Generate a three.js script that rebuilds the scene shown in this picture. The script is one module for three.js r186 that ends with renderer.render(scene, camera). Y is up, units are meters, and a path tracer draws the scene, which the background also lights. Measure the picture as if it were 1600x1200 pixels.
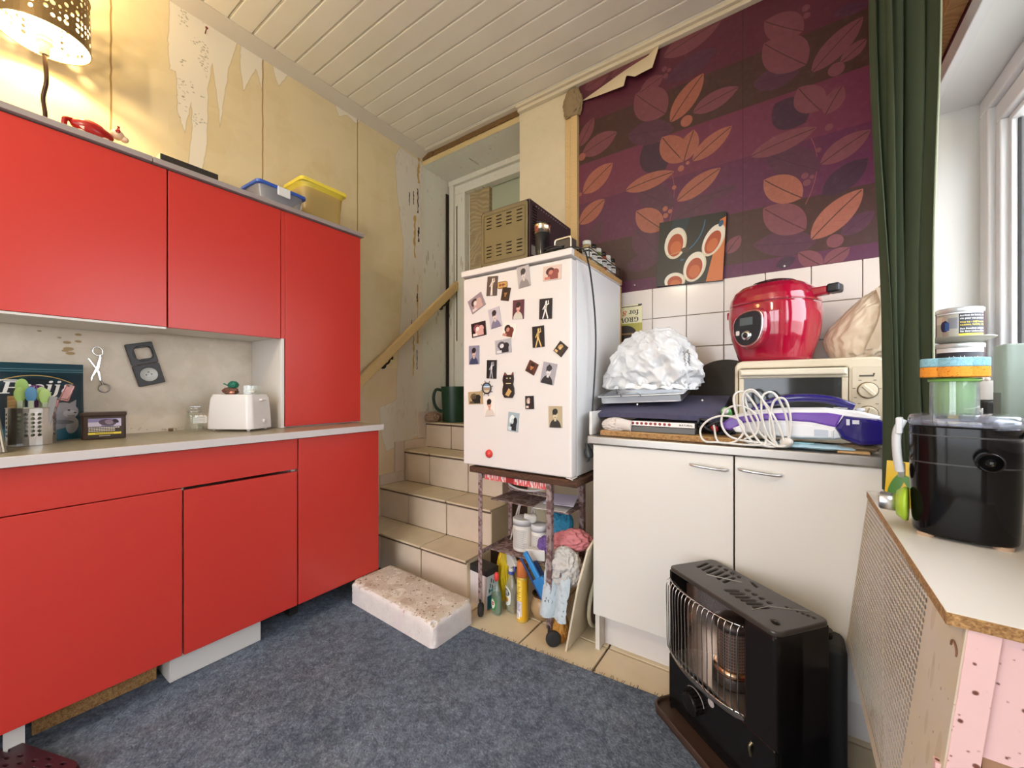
import * as THREE from 'three';
import { RoundedBoxGeometry } from 'three/addons/geometries/RoundedBoxGeometry.js';
import { mergeGeometries, mergeVertices } from 'three/addons/utils/BufferGeometryUtils.js';
import { ImprovedNoise } from 'three/addons/math/ImprovedNoise.js';

// ---------------------------------------------------------------- camera, sky, exposure
const scene = new THREE.Scene();
const camera = new THREE.PerspectiveCamera(88.12, 1600 / 1200, 0.03, 60);
camera.position.set(0, 1.1, 0);
camera.rotation.y = THREE.MathUtils.degToRad(34.6);
camera.setViewOffset(1600, 1200, 0, -8, 1600, 1200);
scene.background = new THREE.Color().setRGB(0.90, 0.94, 1.0);   // even overcast sky
scene.backgroundIntensity = 9.0;
const renderer = new THREE.WebGLRenderer({ antialias: true });
renderer.toneMapping = THREE.LinearToneMapping;
renderer.toneMappingExposure = 0.82;
renderer.shadowMap.enabled = true;

// ---------------------------------------------------------------- helpers
let seed = 7;
const rnd = (a = 0, b = 1) => { seed = (seed * 1664525 + 1013904223) >>> 0; return a + (b - a) * (seed / 4294967296); };
const PN = new ImprovedNoise();
const n3 = (x, y, z) => PN.noise(x, y, z);
const fbm = (x, y, z, o = 4) => { let s = 0, a = 0.5; for (let i = 0; i < o; i++) { s += a * n3(x, y, z); x *= 2.03; y *= 2.03; z *= 2.03; a *= 0.5; } return s; };
const V = (x, y, z) => new THREE.Vector3(x, y, z);
const PI = Math.PI, R = THREE.MathUtils.degToRad, clamp = THREE.MathUtils.clamp, lerp = THREE.MathUtils.lerp, sstep = THREE.MathUtils.smoothstep;
function mat(c, rough = 0.6, o = {}) {
  const m = new THREE.MeshPhysicalMaterial({ roughness: rough, ...o });
  m.color = Array.isArray(c) ? new THREE.Color().setRGB(...c) : new THREE.Color(c);
  m.side = THREE.DoubleSide;
  return m;
}
function canvas(w, h, draw) {
  const c = document.createElement('canvas'); c.width = w; c.height = h;
  draw(c.getContext('2d'), w, h);
  const t = new THREE.CanvasTexture(c); t.colorSpace = THREE.SRGBColorSpace; t.wrapS = t.wrapT = THREE.RepeatWrapping;
  return t;
}
// periodic value noise for tiling textures
const hash2 = (x, y, s) => { let h = Math.imul(x, 374761393) + Math.imul(y, 668265263) + Math.imul(s, 69069); h = Math.imul(h ^ (h >>> 13), 1274126177); return ((h ^ (h >>> 16)) >>> 0) / 4294967296; };
function pnoise(x, y, p, s) {
  const xi = Math.floor(x), yi = Math.floor(y), fx = x - xi, fy = y - yi, u = fx * fx * (3 - 2 * fx), v = fy * fy * (3 - 2 * fy), w = (n) => ((n % p) + p) % p;
  return lerp(lerp(hash2(w(xi), w(yi), s), hash2(w(xi + 1), w(yi), s), u), lerp(hash2(w(xi), w(yi + 1), s), hash2(w(xi + 1), w(yi + 1), s), u), v);
}
const pfbm = (u, v, f, s, o = 4) => { let r = 0, a = 0.5, t = 0; for (let i = 0; i < o; i++) { r += a * pnoise(u * f, v * f, f, s + i); t += a; a *= 0.5; f *= 2; } return r / t; };
function data(w, h, fn, srgb = true, size = 1) {     // fn(u, v) -> [r, g, b] in 0..255; size: metres of one tile
  const d = new Uint8Array(w * h * 4);
  for (let y = 0; y < h; y++) for (let x = 0; x < w; x++) { const c = fn(x / w, y / h), i = (y * w + x) * 4; for (let k = 0; k < 3; k++) d[i + k] = clamp(c[k], 0, 255); d[i + 3] = 255; }
  const t = new THREE.DataTexture(d, w, h); t.wrapS = t.wrapT = THREE.RepeatWrapping; t.magFilter = t.minFilter = THREE.LinearFilter;
  if (srgb) t.colorSpace = THREE.SRGBColorSpace;
  t.repeat.set(1 / size, 1 / size); t.needsUpdate = true;
  return t;
}
// a mottled tile with scattered marks: marks = [colour, how many, smallest, largest, stretch]
function mottled(w, h, a, b, marks, size, f = 6, sd = 1) {
  const t = canvas(w, h, (g) => {
    g.fillStyle = `rgb(${mix3(a, b, 0.5).map(Math.round)})`; g.fillRect(0, 0, w, h);
    const at = (x, y, rx, ry, an) => { for (const ox of [-w, 0, w]) for (const oy of [-h, 0, h]) { if (x + ox + rx < 0 || x + ox - rx > w || y + oy + ry < 0 || y + oy - ry > h) continue; g.beginPath(); g.ellipse(x + ox, y + oy, rx, ry, an, 0, 7); g.fill(); } };
    for (let i = 0; i < 500; i++) { g.fillStyle = `rgba(${(i % 2 ? a : b).join()},0.08)`; const r = rnd(w / 40, w / f); at(rnd(0, w), rnd(0, h), r, r * rnd(0.5, 1.4), rnd(0, 3)); }
    for (const [c, n, r0, r1, st = 1] of marks) for (let i = 0; i < n; i++) { g.fillStyle = c; const r = r0 + (r1 - r0) * Math.pow(rnd(), 3); const x = rnd(0, w), y = rnd(0, h); at(x, y, r, r * st * rnd(0.6, 1.2), st > 2 ? rnd(-0.06, 0.06) : rnd(0, 3)); }
  });
  t.repeat.set(1 / size, h / w / size * (w / h)); t.repeat.set(1 / size, 1 / (size * h / w)); return t;
}
const grey = (w, fn, size) => data(w, w, (u, v) => { const g = fn(u, v) * 255; return [g, g, g]; }, false, size);
const mix3 = (a, b, t) => [lerp(a[0], b[0], t), lerp(a[1], b[1], t), lerp(a[2], b[2], t)];

// geometry: everything non-indexed with position, normal, uv
function prep(g) {
  if (g.index) g = g.toNonIndexed();
  for (const k of Object.keys(g.attributes)) if (!['position', 'normal', 'uv'].includes(k)) g.deleteAttribute(k);
  if (!g.attributes.normal) g.computeVertexNormals();
  if (!g.attributes.uv) g.setAttribute('uv', new THREE.BufferAttribute(new Float32Array(g.attributes.position.count * 2), 2));
  return g;
}
function uvm(g) {            // uv in metres from the dominant face direction
  g = prep(g); const p = g.attributes.position, uv = g.attributes.uv, a = V(), b = V(), c = V(), n = V();
  for (let i = 0; i < p.count; i += 3) {
    a.fromBufferAttribute(p, i); b.fromBufferAttribute(p, i + 1); c.fromBufferAttribute(p, i + 2);
    n.copy(b).sub(a).cross(c.clone().sub(a)); const x = Math.abs(n.x), y = Math.abs(n.y), z = Math.abs(n.z);
    [a, b, c].forEach((q, k) => { if (y >= x && y >= z) uv.setXY(i + k, q.x, q.z); else if (x >= z) uv.setXY(i + k, q.z, q.y); else uv.setXY(i + k, q.x, q.y); });
  }
  return g;
}
const merge = (gs) => mergeGeometries(gs.map(prep), false);
const mv = (g, x = 0, y = 0, z = 0) => g.translate(x, y, z);
const rot = (g, x = 0, y = 0, z = 0) => { if (x) g.rotateX(x); if (y) g.rotateY(y); if (z) g.rotateZ(z); return g; };
function box(x0, x1, y0, y1, z0, z1, r = 0) {        // box by its extents, edges rounded by r
  const w = Math.abs(x1 - x0), h = Math.abs(y1 - y0), d = Math.abs(z1 - z0);
  const g = r ? new RoundedBoxGeometry(w, h, d, 2, Math.min(r, w / 2.01, h / 2.01, d / 2.01)) : new THREE.BoxGeometry(w, h, d);
  return uvm(mv(g, (x0 + x1) / 2, (y0 + y1) / 2, (z0 + z1) / 2));
}
const cbox = (w, h, d, r = 0, x = 0, y = 0, z = 0) => box(x - w / 2, x + w / 2, y, y + h, z - d / 2, z + d / 2, r);   // centred, standing at y
const cyl = (r0, r1, h, x = 0, y = 0, z = 0, n = 28) => mv(new THREE.CylinderGeometry(r1, r0, h, n), x, y + h / 2, z);
const lathe = (pts, n = 36) => prep(new THREE.LatheGeometry(pts.map((p) => new THREE.Vector2(...p)), n));
const sph = (r, x = 0, y = 0, z = 0, n = 20) => mv(new THREE.SphereGeometry(r, n, Math.ceil(n * 0.7)), x, y, z);
function tube(pts, r, seg, n = 8, closed = false) {
  const c = new THREE.CatmullRomCurve3(pts.map((p) => (p.isVector3 ? p : V(...p))), closed, 'centripetal');
  return prep(new THREE.TubeGeometry(c, seg ?? pts.length * 6, r, n, closed));
}
function bar(a, b, r, n = 10) {                      // straight round bar
  a = V(...a); b = V(...b); const d = b.clone().sub(a), g = new THREE.CylinderGeometry(r, r, d.length(), n);
  g.applyQuaternion(new THREE.Quaternion().setFromUnitVectors(V(0, 1, 0), d.clone().normalize())); const m = a.add(b).multiplyScalar(0.5);
  return prep(mv(g, m.x, m.y, m.z));
}
function prism(pts, depth, bevel = 0, curve = 8) {   // outline in xy, thickness along z from 0
  const s = pts instanceof THREE.Shape ? pts : new THREE.Shape(pts.map((p) => new THREE.Vector2(...p)));
  const g = new THREE.ExtrudeGeometry(s, { depth: depth - 2 * bevel, bevelEnabled: bevel > 0, bevelThickness: bevel, bevelSize: bevel, bevelOffset: -bevel, bevelSegments: 2, curveSegments: curve });
  return prep(mv(g, 0, 0, bevel));
}
function rrect(w, h, r, cx = 0, cy = 0) {
  const s = new THREE.Shape(), x = cx - w / 2, y = cy - h / 2;
  s.moveTo(x + r, y); s.lineTo(x + w - r, y); s.absarc(x + w - r, y + r, r, -PI / 2, 0); s.lineTo(x + w, y + h - r); s.absarc(x + w - r, y + h - r, r, 0, PI / 2);
  s.lineTo(x + r, y + h); s.absarc(x + r, y + h - r, r, PI / 2, PI); s.lineTo(x, y + r); s.absarc(x + r, y + r, r, PI, 1.5 * PI);
  return s;
}
const ellipse = (cx, cy, rx, ry) => { const s = new THREE.Path(); s.absellipse(cx, cy, rx, ry, 0, 2 * PI); return s; };
function surf(nu, nv, f, wrapU = false) {            // smooth surface from f(u, v) -> [x, y, z]
  const pos = [], uv = [], idx = [];
  for (let j = 0; j <= nv; j++) for (let i = 0; i <= nu; i++) { pos.push(...f(i / nu, j / nv)); uv.push(i / nu, j / nv); }
  for (let j = 0; j < nv; j++) for (let i = 0; i < nu; i++) { const a = j * (nu + 1) + i, b = a + 1, c = a + nu + 1, d = c + 1; idx.push(a, b, d, a, d, c); }
  const g = new THREE.BufferGeometry(); g.setAttribute('position', new THREE.Float32BufferAttribute(pos, 3)); g.setAttribute('uv', new THREE.Float32BufferAttribute(uv, 2)); g.setIndex(idx);
  g.computeVertexNormals();
  if (wrapU) { const n = g.attributes.normal; for (let j = 0; j <= nv; j++) { const a = j * (nu + 1), b = a + nu, x = n.getX(a) + n.getX(b), y = n.getY(a) + n.getY(b), z = n.getZ(a) + n.getZ(b), l = Math.hypot(x, y, z) || 1; n.setXYZ(a, x / l, y / l, z / l); n.setXYZ(b, x / l, y / l, z / l); } }
  return prep(g);
}
function sheet(nu, nv, f, t = 0.003) {               // a cloth or paper with both faces and a rim: f(u, v) -> [x, y, z]
  const p = (u, v) => V(...f(u, v)), e = 1e-3;
  const nor = (u, v) => { const a = p(Math.min(1, u + e), v).sub(p(Math.max(0, u - e), v)), b = p(u, Math.min(1, v + e)).sub(p(u, Math.max(0, v - e))); return a.cross(b).normalize(); };
  const back = (u, v) => p(u, v).addScaledVector(nor(u, v), -t).toArray();
  const rim = surf(2 * (nu + nv), 1, (s, w) => {
    const k = s * 4, q = Math.min(3, Math.floor(k)), r = k - q, [u, v] = [[r, 0], [1, r], [1 - r, 1], [0, 1 - r]][q];
    return w ? back(u, v) : f(u, v);
  });
  return merge([surf(nu, nv, f), surf(nu, nv, back), rim]);
}
function blob(rx, ry, rz, amp, freq, sd, opt = {}) { // lumpy closed body standing on y = 0; ridges make folds
  let g = new THREE.IcosahedronGeometry(1, opt.detail ?? 24); g.deleteAttribute('normal'); g.deleteAttribute('uv'); g = mergeVertices(g, 1e-4);
  const p = g.attributes.position, v = V();
  for (let i = 0; i < p.count; i++) {
    v.fromBufferAttribute(p, i);
    const q = opt.ridge ? (1 - Math.abs(fbm(v.x * freq + sd, v.y * freq * (opt.fy ?? 1), v.z * freq, 3)) * 3) : fbm(v.x * freq + sd, v.y * freq, v.z * freq, 3) * 2;
    v.multiplyScalar(1 + amp * q + (opt.crease ? opt.crease * (1 - 4 * Math.abs(n3(v.x * 3.1 + 0.8 * v.z, v.y * 1.7 + v.x * 1.1, v.z * 3.4 + sd))) + 0.5 * opt.crease * (1 - 4 * Math.abs(n3(v.x * 7 + v.y * 3, v.y * 4 - v.z * 3, v.z * 7))) : 0)); if (opt.square) { const s = opt.square, l = Math.pow(Math.pow(Math.abs(v.x), s) + Math.pow(Math.abs(v.y), s) + Math.pow(Math.abs(v.z), s), 1 / s), m = v.length(); v.multiplyScalar(m / l); }
    v.set(v.x * rx, v.y * ry, v.z * rz); if (opt.shape) opt.shape(v);
    if (opt.facet) { v.x += rnd(-1, 1) * opt.facet; v.y += rnd(-1, 1) * opt.facet; v.z += rnd(-1, 1) * opt.facet; }
    p.setXYZ(i, v.x, Math.max(0, v.y + ry * (opt.sink ?? 0.85)), v.z);
  }
  if (opt.facet) g = g.toNonIndexed();
  g.computeVertexNormals(); return prep(g);
}
// a plate of cells with oval holes: hole(i, j) -> [cx, cy, rx, ry, turn] in cell units or null; at(s, t) places it
function pierced(nu, nv, hole, at, k = 12, t = 0) {
  const pos = [], uv = [], put = (s, q) => { pos.push(...at(s, q)); uv.push(s, q); };
  for (let j = 0; j < nv; j++) for (let i = 0; i < nu; i++) {
    const h = hole(i, j), S = (x) => (i + x) / nu, T = (y) => (j + y) / nv;
    if (!h) { put(S(0), T(0)); put(S(1), T(0)); put(S(1), T(1)); put(S(0), T(0)); put(S(1), T(1)); put(S(0), T(1)); continue; }
    const ring = [], rim = [];
    for (let a = 0; a < k; a++) {
      const w = (a + 0.5) / k * 2 * PI, c = Math.cos(w), s = Math.sin(w), m = Math.max(Math.abs(c), Math.abs(s));
      rim.push([0.5 + 0.5 * c / m, 0.5 + 0.5 * s / m]);
      const ex = h[2] * c, ey = h[3] * s, ct = Math.cos(h[4] ?? 0), st = Math.sin(h[4] ?? 0); ring.push([h[0] + ex * ct - ey * st, h[1] + ex * st + ey * ct]);
    }
    const cor = [[0, 0], [1, 0], [1, 1], [0, 1]];
    for (let a = 0; a < k; a++) {
      const b = (a + 1) % k, A = rim[a], B = rim[b], C = ring[a], D = ring[b];
      put(S(A[0]), T(A[1])); put(S(B[0]), T(B[1])); put(S(D[0]), T(D[1])); put(S(A[0]), T(A[1])); put(S(D[0]), T(D[1])); put(S(C[0]), T(C[1]));
      if (A[0] !== B[0] && A[1] !== B[1]) { const q = cor.find((c) => (c[0] === Math.round(A[0]) || c[0] === Math.round(B[0])) && Math.hypot(c[0] - (A[0] + B[0]) / 2, c[1] - (A[1] + B[1]) / 2) < 0.4); if (q) { put(S(A[0]), T(A[1])); put(S(q[0]), T(q[1])); put(S(B[0]), T(B[1])); } }
    }
  }
  const g = new THREE.BufferGeometry(); g.setAttribute('position', new THREE.Float32BufferAttribute(pos, 3)); g.setAttribute('uv', new THREE.Float32BufferAttribute(uv, 2)); g.computeVertexNormals();
  return g;
}
function planar(g, x0, x1, y0, y1, ax = 'x', ay = 'y') {    // stretch a texture over x0..x1, y0..y1
  g = prep(g); const p = g.attributes.position, get = { x: (i) => p.getX(i), y: (i) => p.getY(i), z: (i) => p.getZ(i) };
  for (let i = 0; i < p.count; i++) g.attributes.uv.setXY(i, (get[ax](i) - x0) / (x1 - x0), (get[ay](i) - y0) / (y1 - y0));
  return g;
}
// objects
const taken = new Map();
function numbered(n) { const k = taken.get(n) ?? 0; taken.set(n, k + 1); return k ? `${n}_${String(k).padStart(3, '0')}` : n; }
function obj(name, g, m, parent = scene) {
  const o = new THREE.Mesh(Array.isArray(g) ? merge(g) : prep(g), m); o.name = parent === scene ? numbered(name) : name;
  o.castShadow = o.receiveShadow = true; parent.add(o); return o;
}
function tag(o, label, category, group) { o.userData = { label, category }; if (group) o.userData.group = group; return o; }
function thing(name, label, category, [x, y, z] = [0, 0, 0], turn = 0, group) {
  const o = new THREE.Group(); o.name = numbered(name); o.position.set(x, y, z); o.rotation.y = turn; scene.add(o); return tag(o, label, category, group);
}
function struct(name, g, m, parent = scene, label) { const o = obj(name, g, m, parent); if (parent === scene) { o.userData.kind = 'structure'; if (label) o.userData.label = label; } return o; }
function group(name, label) { const o = new THREE.Group(); o.name = numbered(name); o.userData = { kind: 'structure', label }; scene.add(o); return o; }
// ---------------------------------------------------------------- shared materials
const leafData = [["O",-0.487,2.468,-0.332,2.651,0.42],["P",-0.382,2.477,-0.182,2.519,0.42],["P",-0.511,2.522,-0.666,2.689,0.7],["O",-0.422,2.248,-0.529,2.408,0.6],["O",-0.422,2.248,-0.376,2.39,0.6],["O",-0.384,2.236,-0.21,2.346,0.4],["O",-0.723,2.185,-0.469,2.211,0.32],["O",-0.457,2.055,-0.257,2.163,0.38],["O",-0.526,1.929,-0.663,2.057,0.62],["U",-0.469,2.033,-0.656,2.17,0.55],["U",-0.481,1.957,-0.278,2.033,0.5],["D",-0.511,2.237,-0.624,2.396,0.75],["U",-0.71,2.48,-0.469,2.43,0.5],["O",-0.973,2.239,-0.793,2.36,0.5],["P",-0.978,2.467,-0.769,2.522,0.5],["P",-0.996,2.519,-0.905,2.656,0.45],["O",-0.996,2.066,-0.84,2.171,0.5],["U",-0.67,1.956,-0.535,1.797,0.7],["P",0.092,2.462,0.259,2.613,0.4],["P",0.073,2.505,-0.082,2.672,0.65],["P",0.062,2.654,-0.08,2.772,0.62],["P",0.121,2.057,0.282,2.146,0.45],["P",-0.135,2.175,0.11,2.22,0.32],["U",0.117,2.034,-0.073,2.166,0.55],["O",0.058,1.932,-0.082,2.052,0.62],["P",0.071,1.79,-0.084,1.923,0.62],["O",0.09,1.743,0.259,1.915,0.42],["P",0.121,2.289,0.045,2.416,0.7],["P",0.138,2.262,0.194,2.362,0.6],["D",0.071,2.256,-0.04,2.381,0.8],["U",0.109,1.732,-0.125,1.764,0.45],["U",0.19,1.74,0.293,1.816,0.5],["U",-0.125,2.506,0.049,2.484,0.55],["D",0.129,1.92,0.274,2.034,0.5],["P",-0.523,2.82,-0.251,2.873,0.4],["U",-0.511,2.687,-0.272,2.742,0.42],["P",-0.643,2.686,-0.521,2.723,0.6],["P",-0.807,2.838,-0.592,2.891,0.4],["P",-0.962,2.842,-0.814,2.868,0.5],["P",-0.233,1.745,-0.175,1.82,0.6],["P",0.129,1.623,0.045,1.697,0.6],["P",0.133,1.627,0.217,1.684,0.6],["U",-0.717,1.765,-0.542,1.786,0.5],["U",-0.947,1.919,-0.85,2.052,0.5],["D",-0.036,1.647,0.036,1.677,0.6],["U",-0.315,2.043,-0.19,2.055,0.4],["P",0.27,2.518,0.186,2.458,0.5],["U",0.162,2.675,0.278,2.653,0.4]];
const berryData = [["O",-0.41,2.446,0.028],["O",-0.405,2.234,0.009],["O",-0.436,2.216,0.015],["O",-0.469,2.129,0.011],["O",-0.513,2.032,0.013],["O",-0.489,2.013,0.011],["O",-0.511,1.996,0.013],["P",0.174,2.438,0.028],["P",0.071,2.751,0.014],["P",0.075,2.716,0.013],["P",0.068,2.025,0.013],["P",0.075,1.993,0.014],["P",0.093,2.013,0.009],["P",0.17,1.721,0.028],["P",0.115,2.121,0.01],["P",0.15,2.205,0.014],["O",-0.978,2.455,0.022],["P",-0.517,2.756,0.013],["P",-0.493,2.74,0.01],["P",-0.511,2.717,0.013],["O",-0.99,2.239,0.011]];
const plasterBump = grey(256, (u, v) => 0.5 * pfbm(u, v, 8, 3) + 0.5 * pfbm(u, v, 40, 9, 3), 0.6);
const fineBump = grey(128, (u, v) => pfbm(u, v, 32, 5, 2), 0.12);
const woodMap = (a, b, s, size = 0.5) => data(256, 256, (u, v) => { const g = pfbm(u, v, 4, s, 2) * 0.7, w = 0.5 + 0.5 * Math.sin((v * 20 + g * 9) * 2 * PI), f = pfbm(u * 1, v * 8, 16, s + 4, 2); return mix3(a, b, clamp(0.55 * w + 0.7 * f - 0.2, 0, 1)); }, true, size);
const chipMap = data(256, 256, (u, v) => { const n = pnoise(u * 64, v * 64, 64, 8), m = pfbm(u, v, 16, 2, 3); return mix3([120, 82, 45], [205, 165, 110], clamp(n * 0.7 + m * 0.6 - 0.2, 0, 1)); }, true, 0.12);
const M = {
  red: mat([0.57, 0.040, 0.029], 0.33, { bumpMap: fineBump, bumpScale: 0.00006 }),
  white: mat([0.74, 0.72, 0.69], 0.4), lacquer: mat([0.76, 0.73, 0.68], 0.3), carcass: mat([0.72, 0.67, 0.62], 0.5),
  laminate: mat('#ffffff', 0.3, { map: data(128, 128, (u, v) => mix3([150, 140, 116], [176, 166, 140], pfbm(u, v, 16, 3, 3)), true, 0.25) }),
  edge: mat([0.62, 0.58, 0.58], 0.45), topgrey: mat([0.33, 0.29, 0.29], 0.5),
  pvc: mat([0.80, 0.81, 0.82], 0.25), plank: mat('#ffffff', 0.42, { map: data(128, 128, (u, v) => mix3([228, 222, 206], [238, 233, 220], pfbm(u, v, 4, 31, 4)), true, 0.9) }),
  steel: mat([0.56, 0.55, 0.54], 0.28, { metalness: 1 }), chrome: mat([0.75, 0.75, 0.76], 0.12, { metalness: 1 }), alu: mat([0.72, 0.73, 0.75], 0.3, { metalness: 1 }),
  black: mat([0.012, 0.011, 0.012], 0.25), blackMatte: mat([0.018, 0.017, 0.017], 0.6), rubber: mat([0.02, 0.02, 0.021], 0.75),
  pine: mat('#ffffff', 0.55, { map: woodMap([208, 176, 122], [222, 194, 142], 3, 0.18) }), board: mat('#ffffff', 0.6, { map: woodMap([176, 136, 84], [208, 172, 118], 5, 0.3) }),
  brown: mat('#ffffff', 0.8, { map: woodMap([96, 70, 38], [140, 106, 62], 12, 0.3) }), chip: mat('#ffffff', 0.75, { map: chipMap }),
  rust: mat('#ffffff', 0.6, { metalness: 0.35, map: data(128, 128, (u, v) => mix3([112, 84, 80], [182, 168, 168], 0.75 * sstep(pfbm(u, v, 24, 14, 4), 0.35, 0.6)), true, 0.3) }),
  darkwood: mat('#ffffff', 0.75, { map: woodMap([58, 36, 24], [104, 66, 40], 21, 0.3) }),
  tile: mat('#ffffff', 0.35, { map: data(128, 128, (u, v) => mix3([210, 192, 158], [224, 208, 178], pfbm(u, v, 6, 17, 4)), true, 0.45) }),
  stair: mat('#ffffff', 0.4, { map: data(128, 128, (u, v) => mix3([202, 184, 154], [218, 202, 174], pfbm(u, v, 6, 27, 4)), true, 0.45) }),
  riser: mat('#ffffff', 0.45, { map: data(128, 128, (u, v) => mix3([206, 188, 168], [218, 202, 184], pfbm(u, v, 6, 37, 4)), true, 0.45) }),
  skirt: mat('#ffffff', 0.35, { map: data(64, 64, (u, v) => mix3([206, 188, 176], [218, 202, 190], pfbm(u, v, 6, 39, 3)), true, 0.3) }),
  grout: mat([0.13, 0.085, 0.06], 0.9, { bumpMap: fineBump, bumpScale: 0.0006 }), walltile: mat([0.72, 0.65, 0.60], 0.16), wallgrout: mat([0.34, 0.27, 0.23], 0.9),
  plaster: mat('#ffffff', 0.9, { bumpMap: plasterBump, bumpScale: 0.002, map: data(512, 512, (u, v) => { const a = pfbm(u, v, 4, 41, 5), b = pfbm(u, v, 24, 45, 3); return mix3(mix3([212, 200, 170], [228, 218, 190], a), [200, 186, 152], 0.25 * b); }, true, 1.1) }),
  weather: mat('#ffffff', 0.7, { bumpMap: plasterBump, bumpScale: 0.001, map: mottled(256, 512, [218, 211, 198], [232, 227, 217], [['rgba(150,132,100,0.35)', 40, 1, 4, 5], ['rgba(236,230,216,0.4)', 50, 1, 5, 4], ['rgba(60,44,30,0.8)', 5, 1, 2, 9]], 0.6) }),
  plain: mat([0.62, 0.57, 0.46], 0.9), grass: mat([0.1, 0.14, 0.06], 0.95),
  cablew: mat([0.74, 0.72, 0.68], 0.4), cableb: mat([0.015, 0.015, 0.015], 0.45),
  pane: mat([1, 1, 1], 0.0, { transmission: 1, thickness: 0, ior: 1.45 }),
  glass: mat([0.97, 0.99, 0.98], 0.03, { transmission: 1, thickness: 0, ior: 1.45 }),
};
// ---------------------------------------------------------------- walls
const XL = -2.32, XR = 0.43, ZB = -2.14, YC = 2.91, ZF = 1.9;
const peels = [
  [[-0.605, 2.88], [-0.682, 2.919], [-0.882, 2.906], [-0.839, 2.721], [-0.818, 2.539], [-0.801, 2.409], [-0.791, 2.538], [-0.768, 2.697], [-0.751, 2.561], [-0.748, 2.294], [-0.726, 2.136], [-0.71, 1.99], [-0.66, 1.99], [-0.673, 2.158], [-0.688, 2.34], [-0.685, 2.459], [-0.66, 2.302], [-0.634, 2.384], [-0.628, 2.566], [-0.605, 2.565], [-0.599, 2.693]],
  [[-0.893, 2.897], [-1.004, 2.9], [-0.996, 2.704], [-0.964, 2.804], [-0.904, 2.648], [-0.889, 2.779]],
  [[-1.044, 2.91], [-1.147, 2.907], [-1.078, 2.782], [-1.053, 2.845]],
  [[-1.4, 2.91], [-1.62, 2.91], [-1.56, 2.84], [-1.5, 2.86], [-1.44, 2.82]],
  [[-1.879, 2.788], [-1.922, 2.868], [-2.16, 2.86], [-2.16, 1.881], [-2.16, 0.759], [-1.8, 0.66], [-1.76, 0.785], [-1.742, 0.973], [-1.884, 1.017], [-1.897, 1.269], [-1.922, 1.574], [-1.94, 1.791], [-1.951, 2.199], [-1.893, 2.528]],
];
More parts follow.
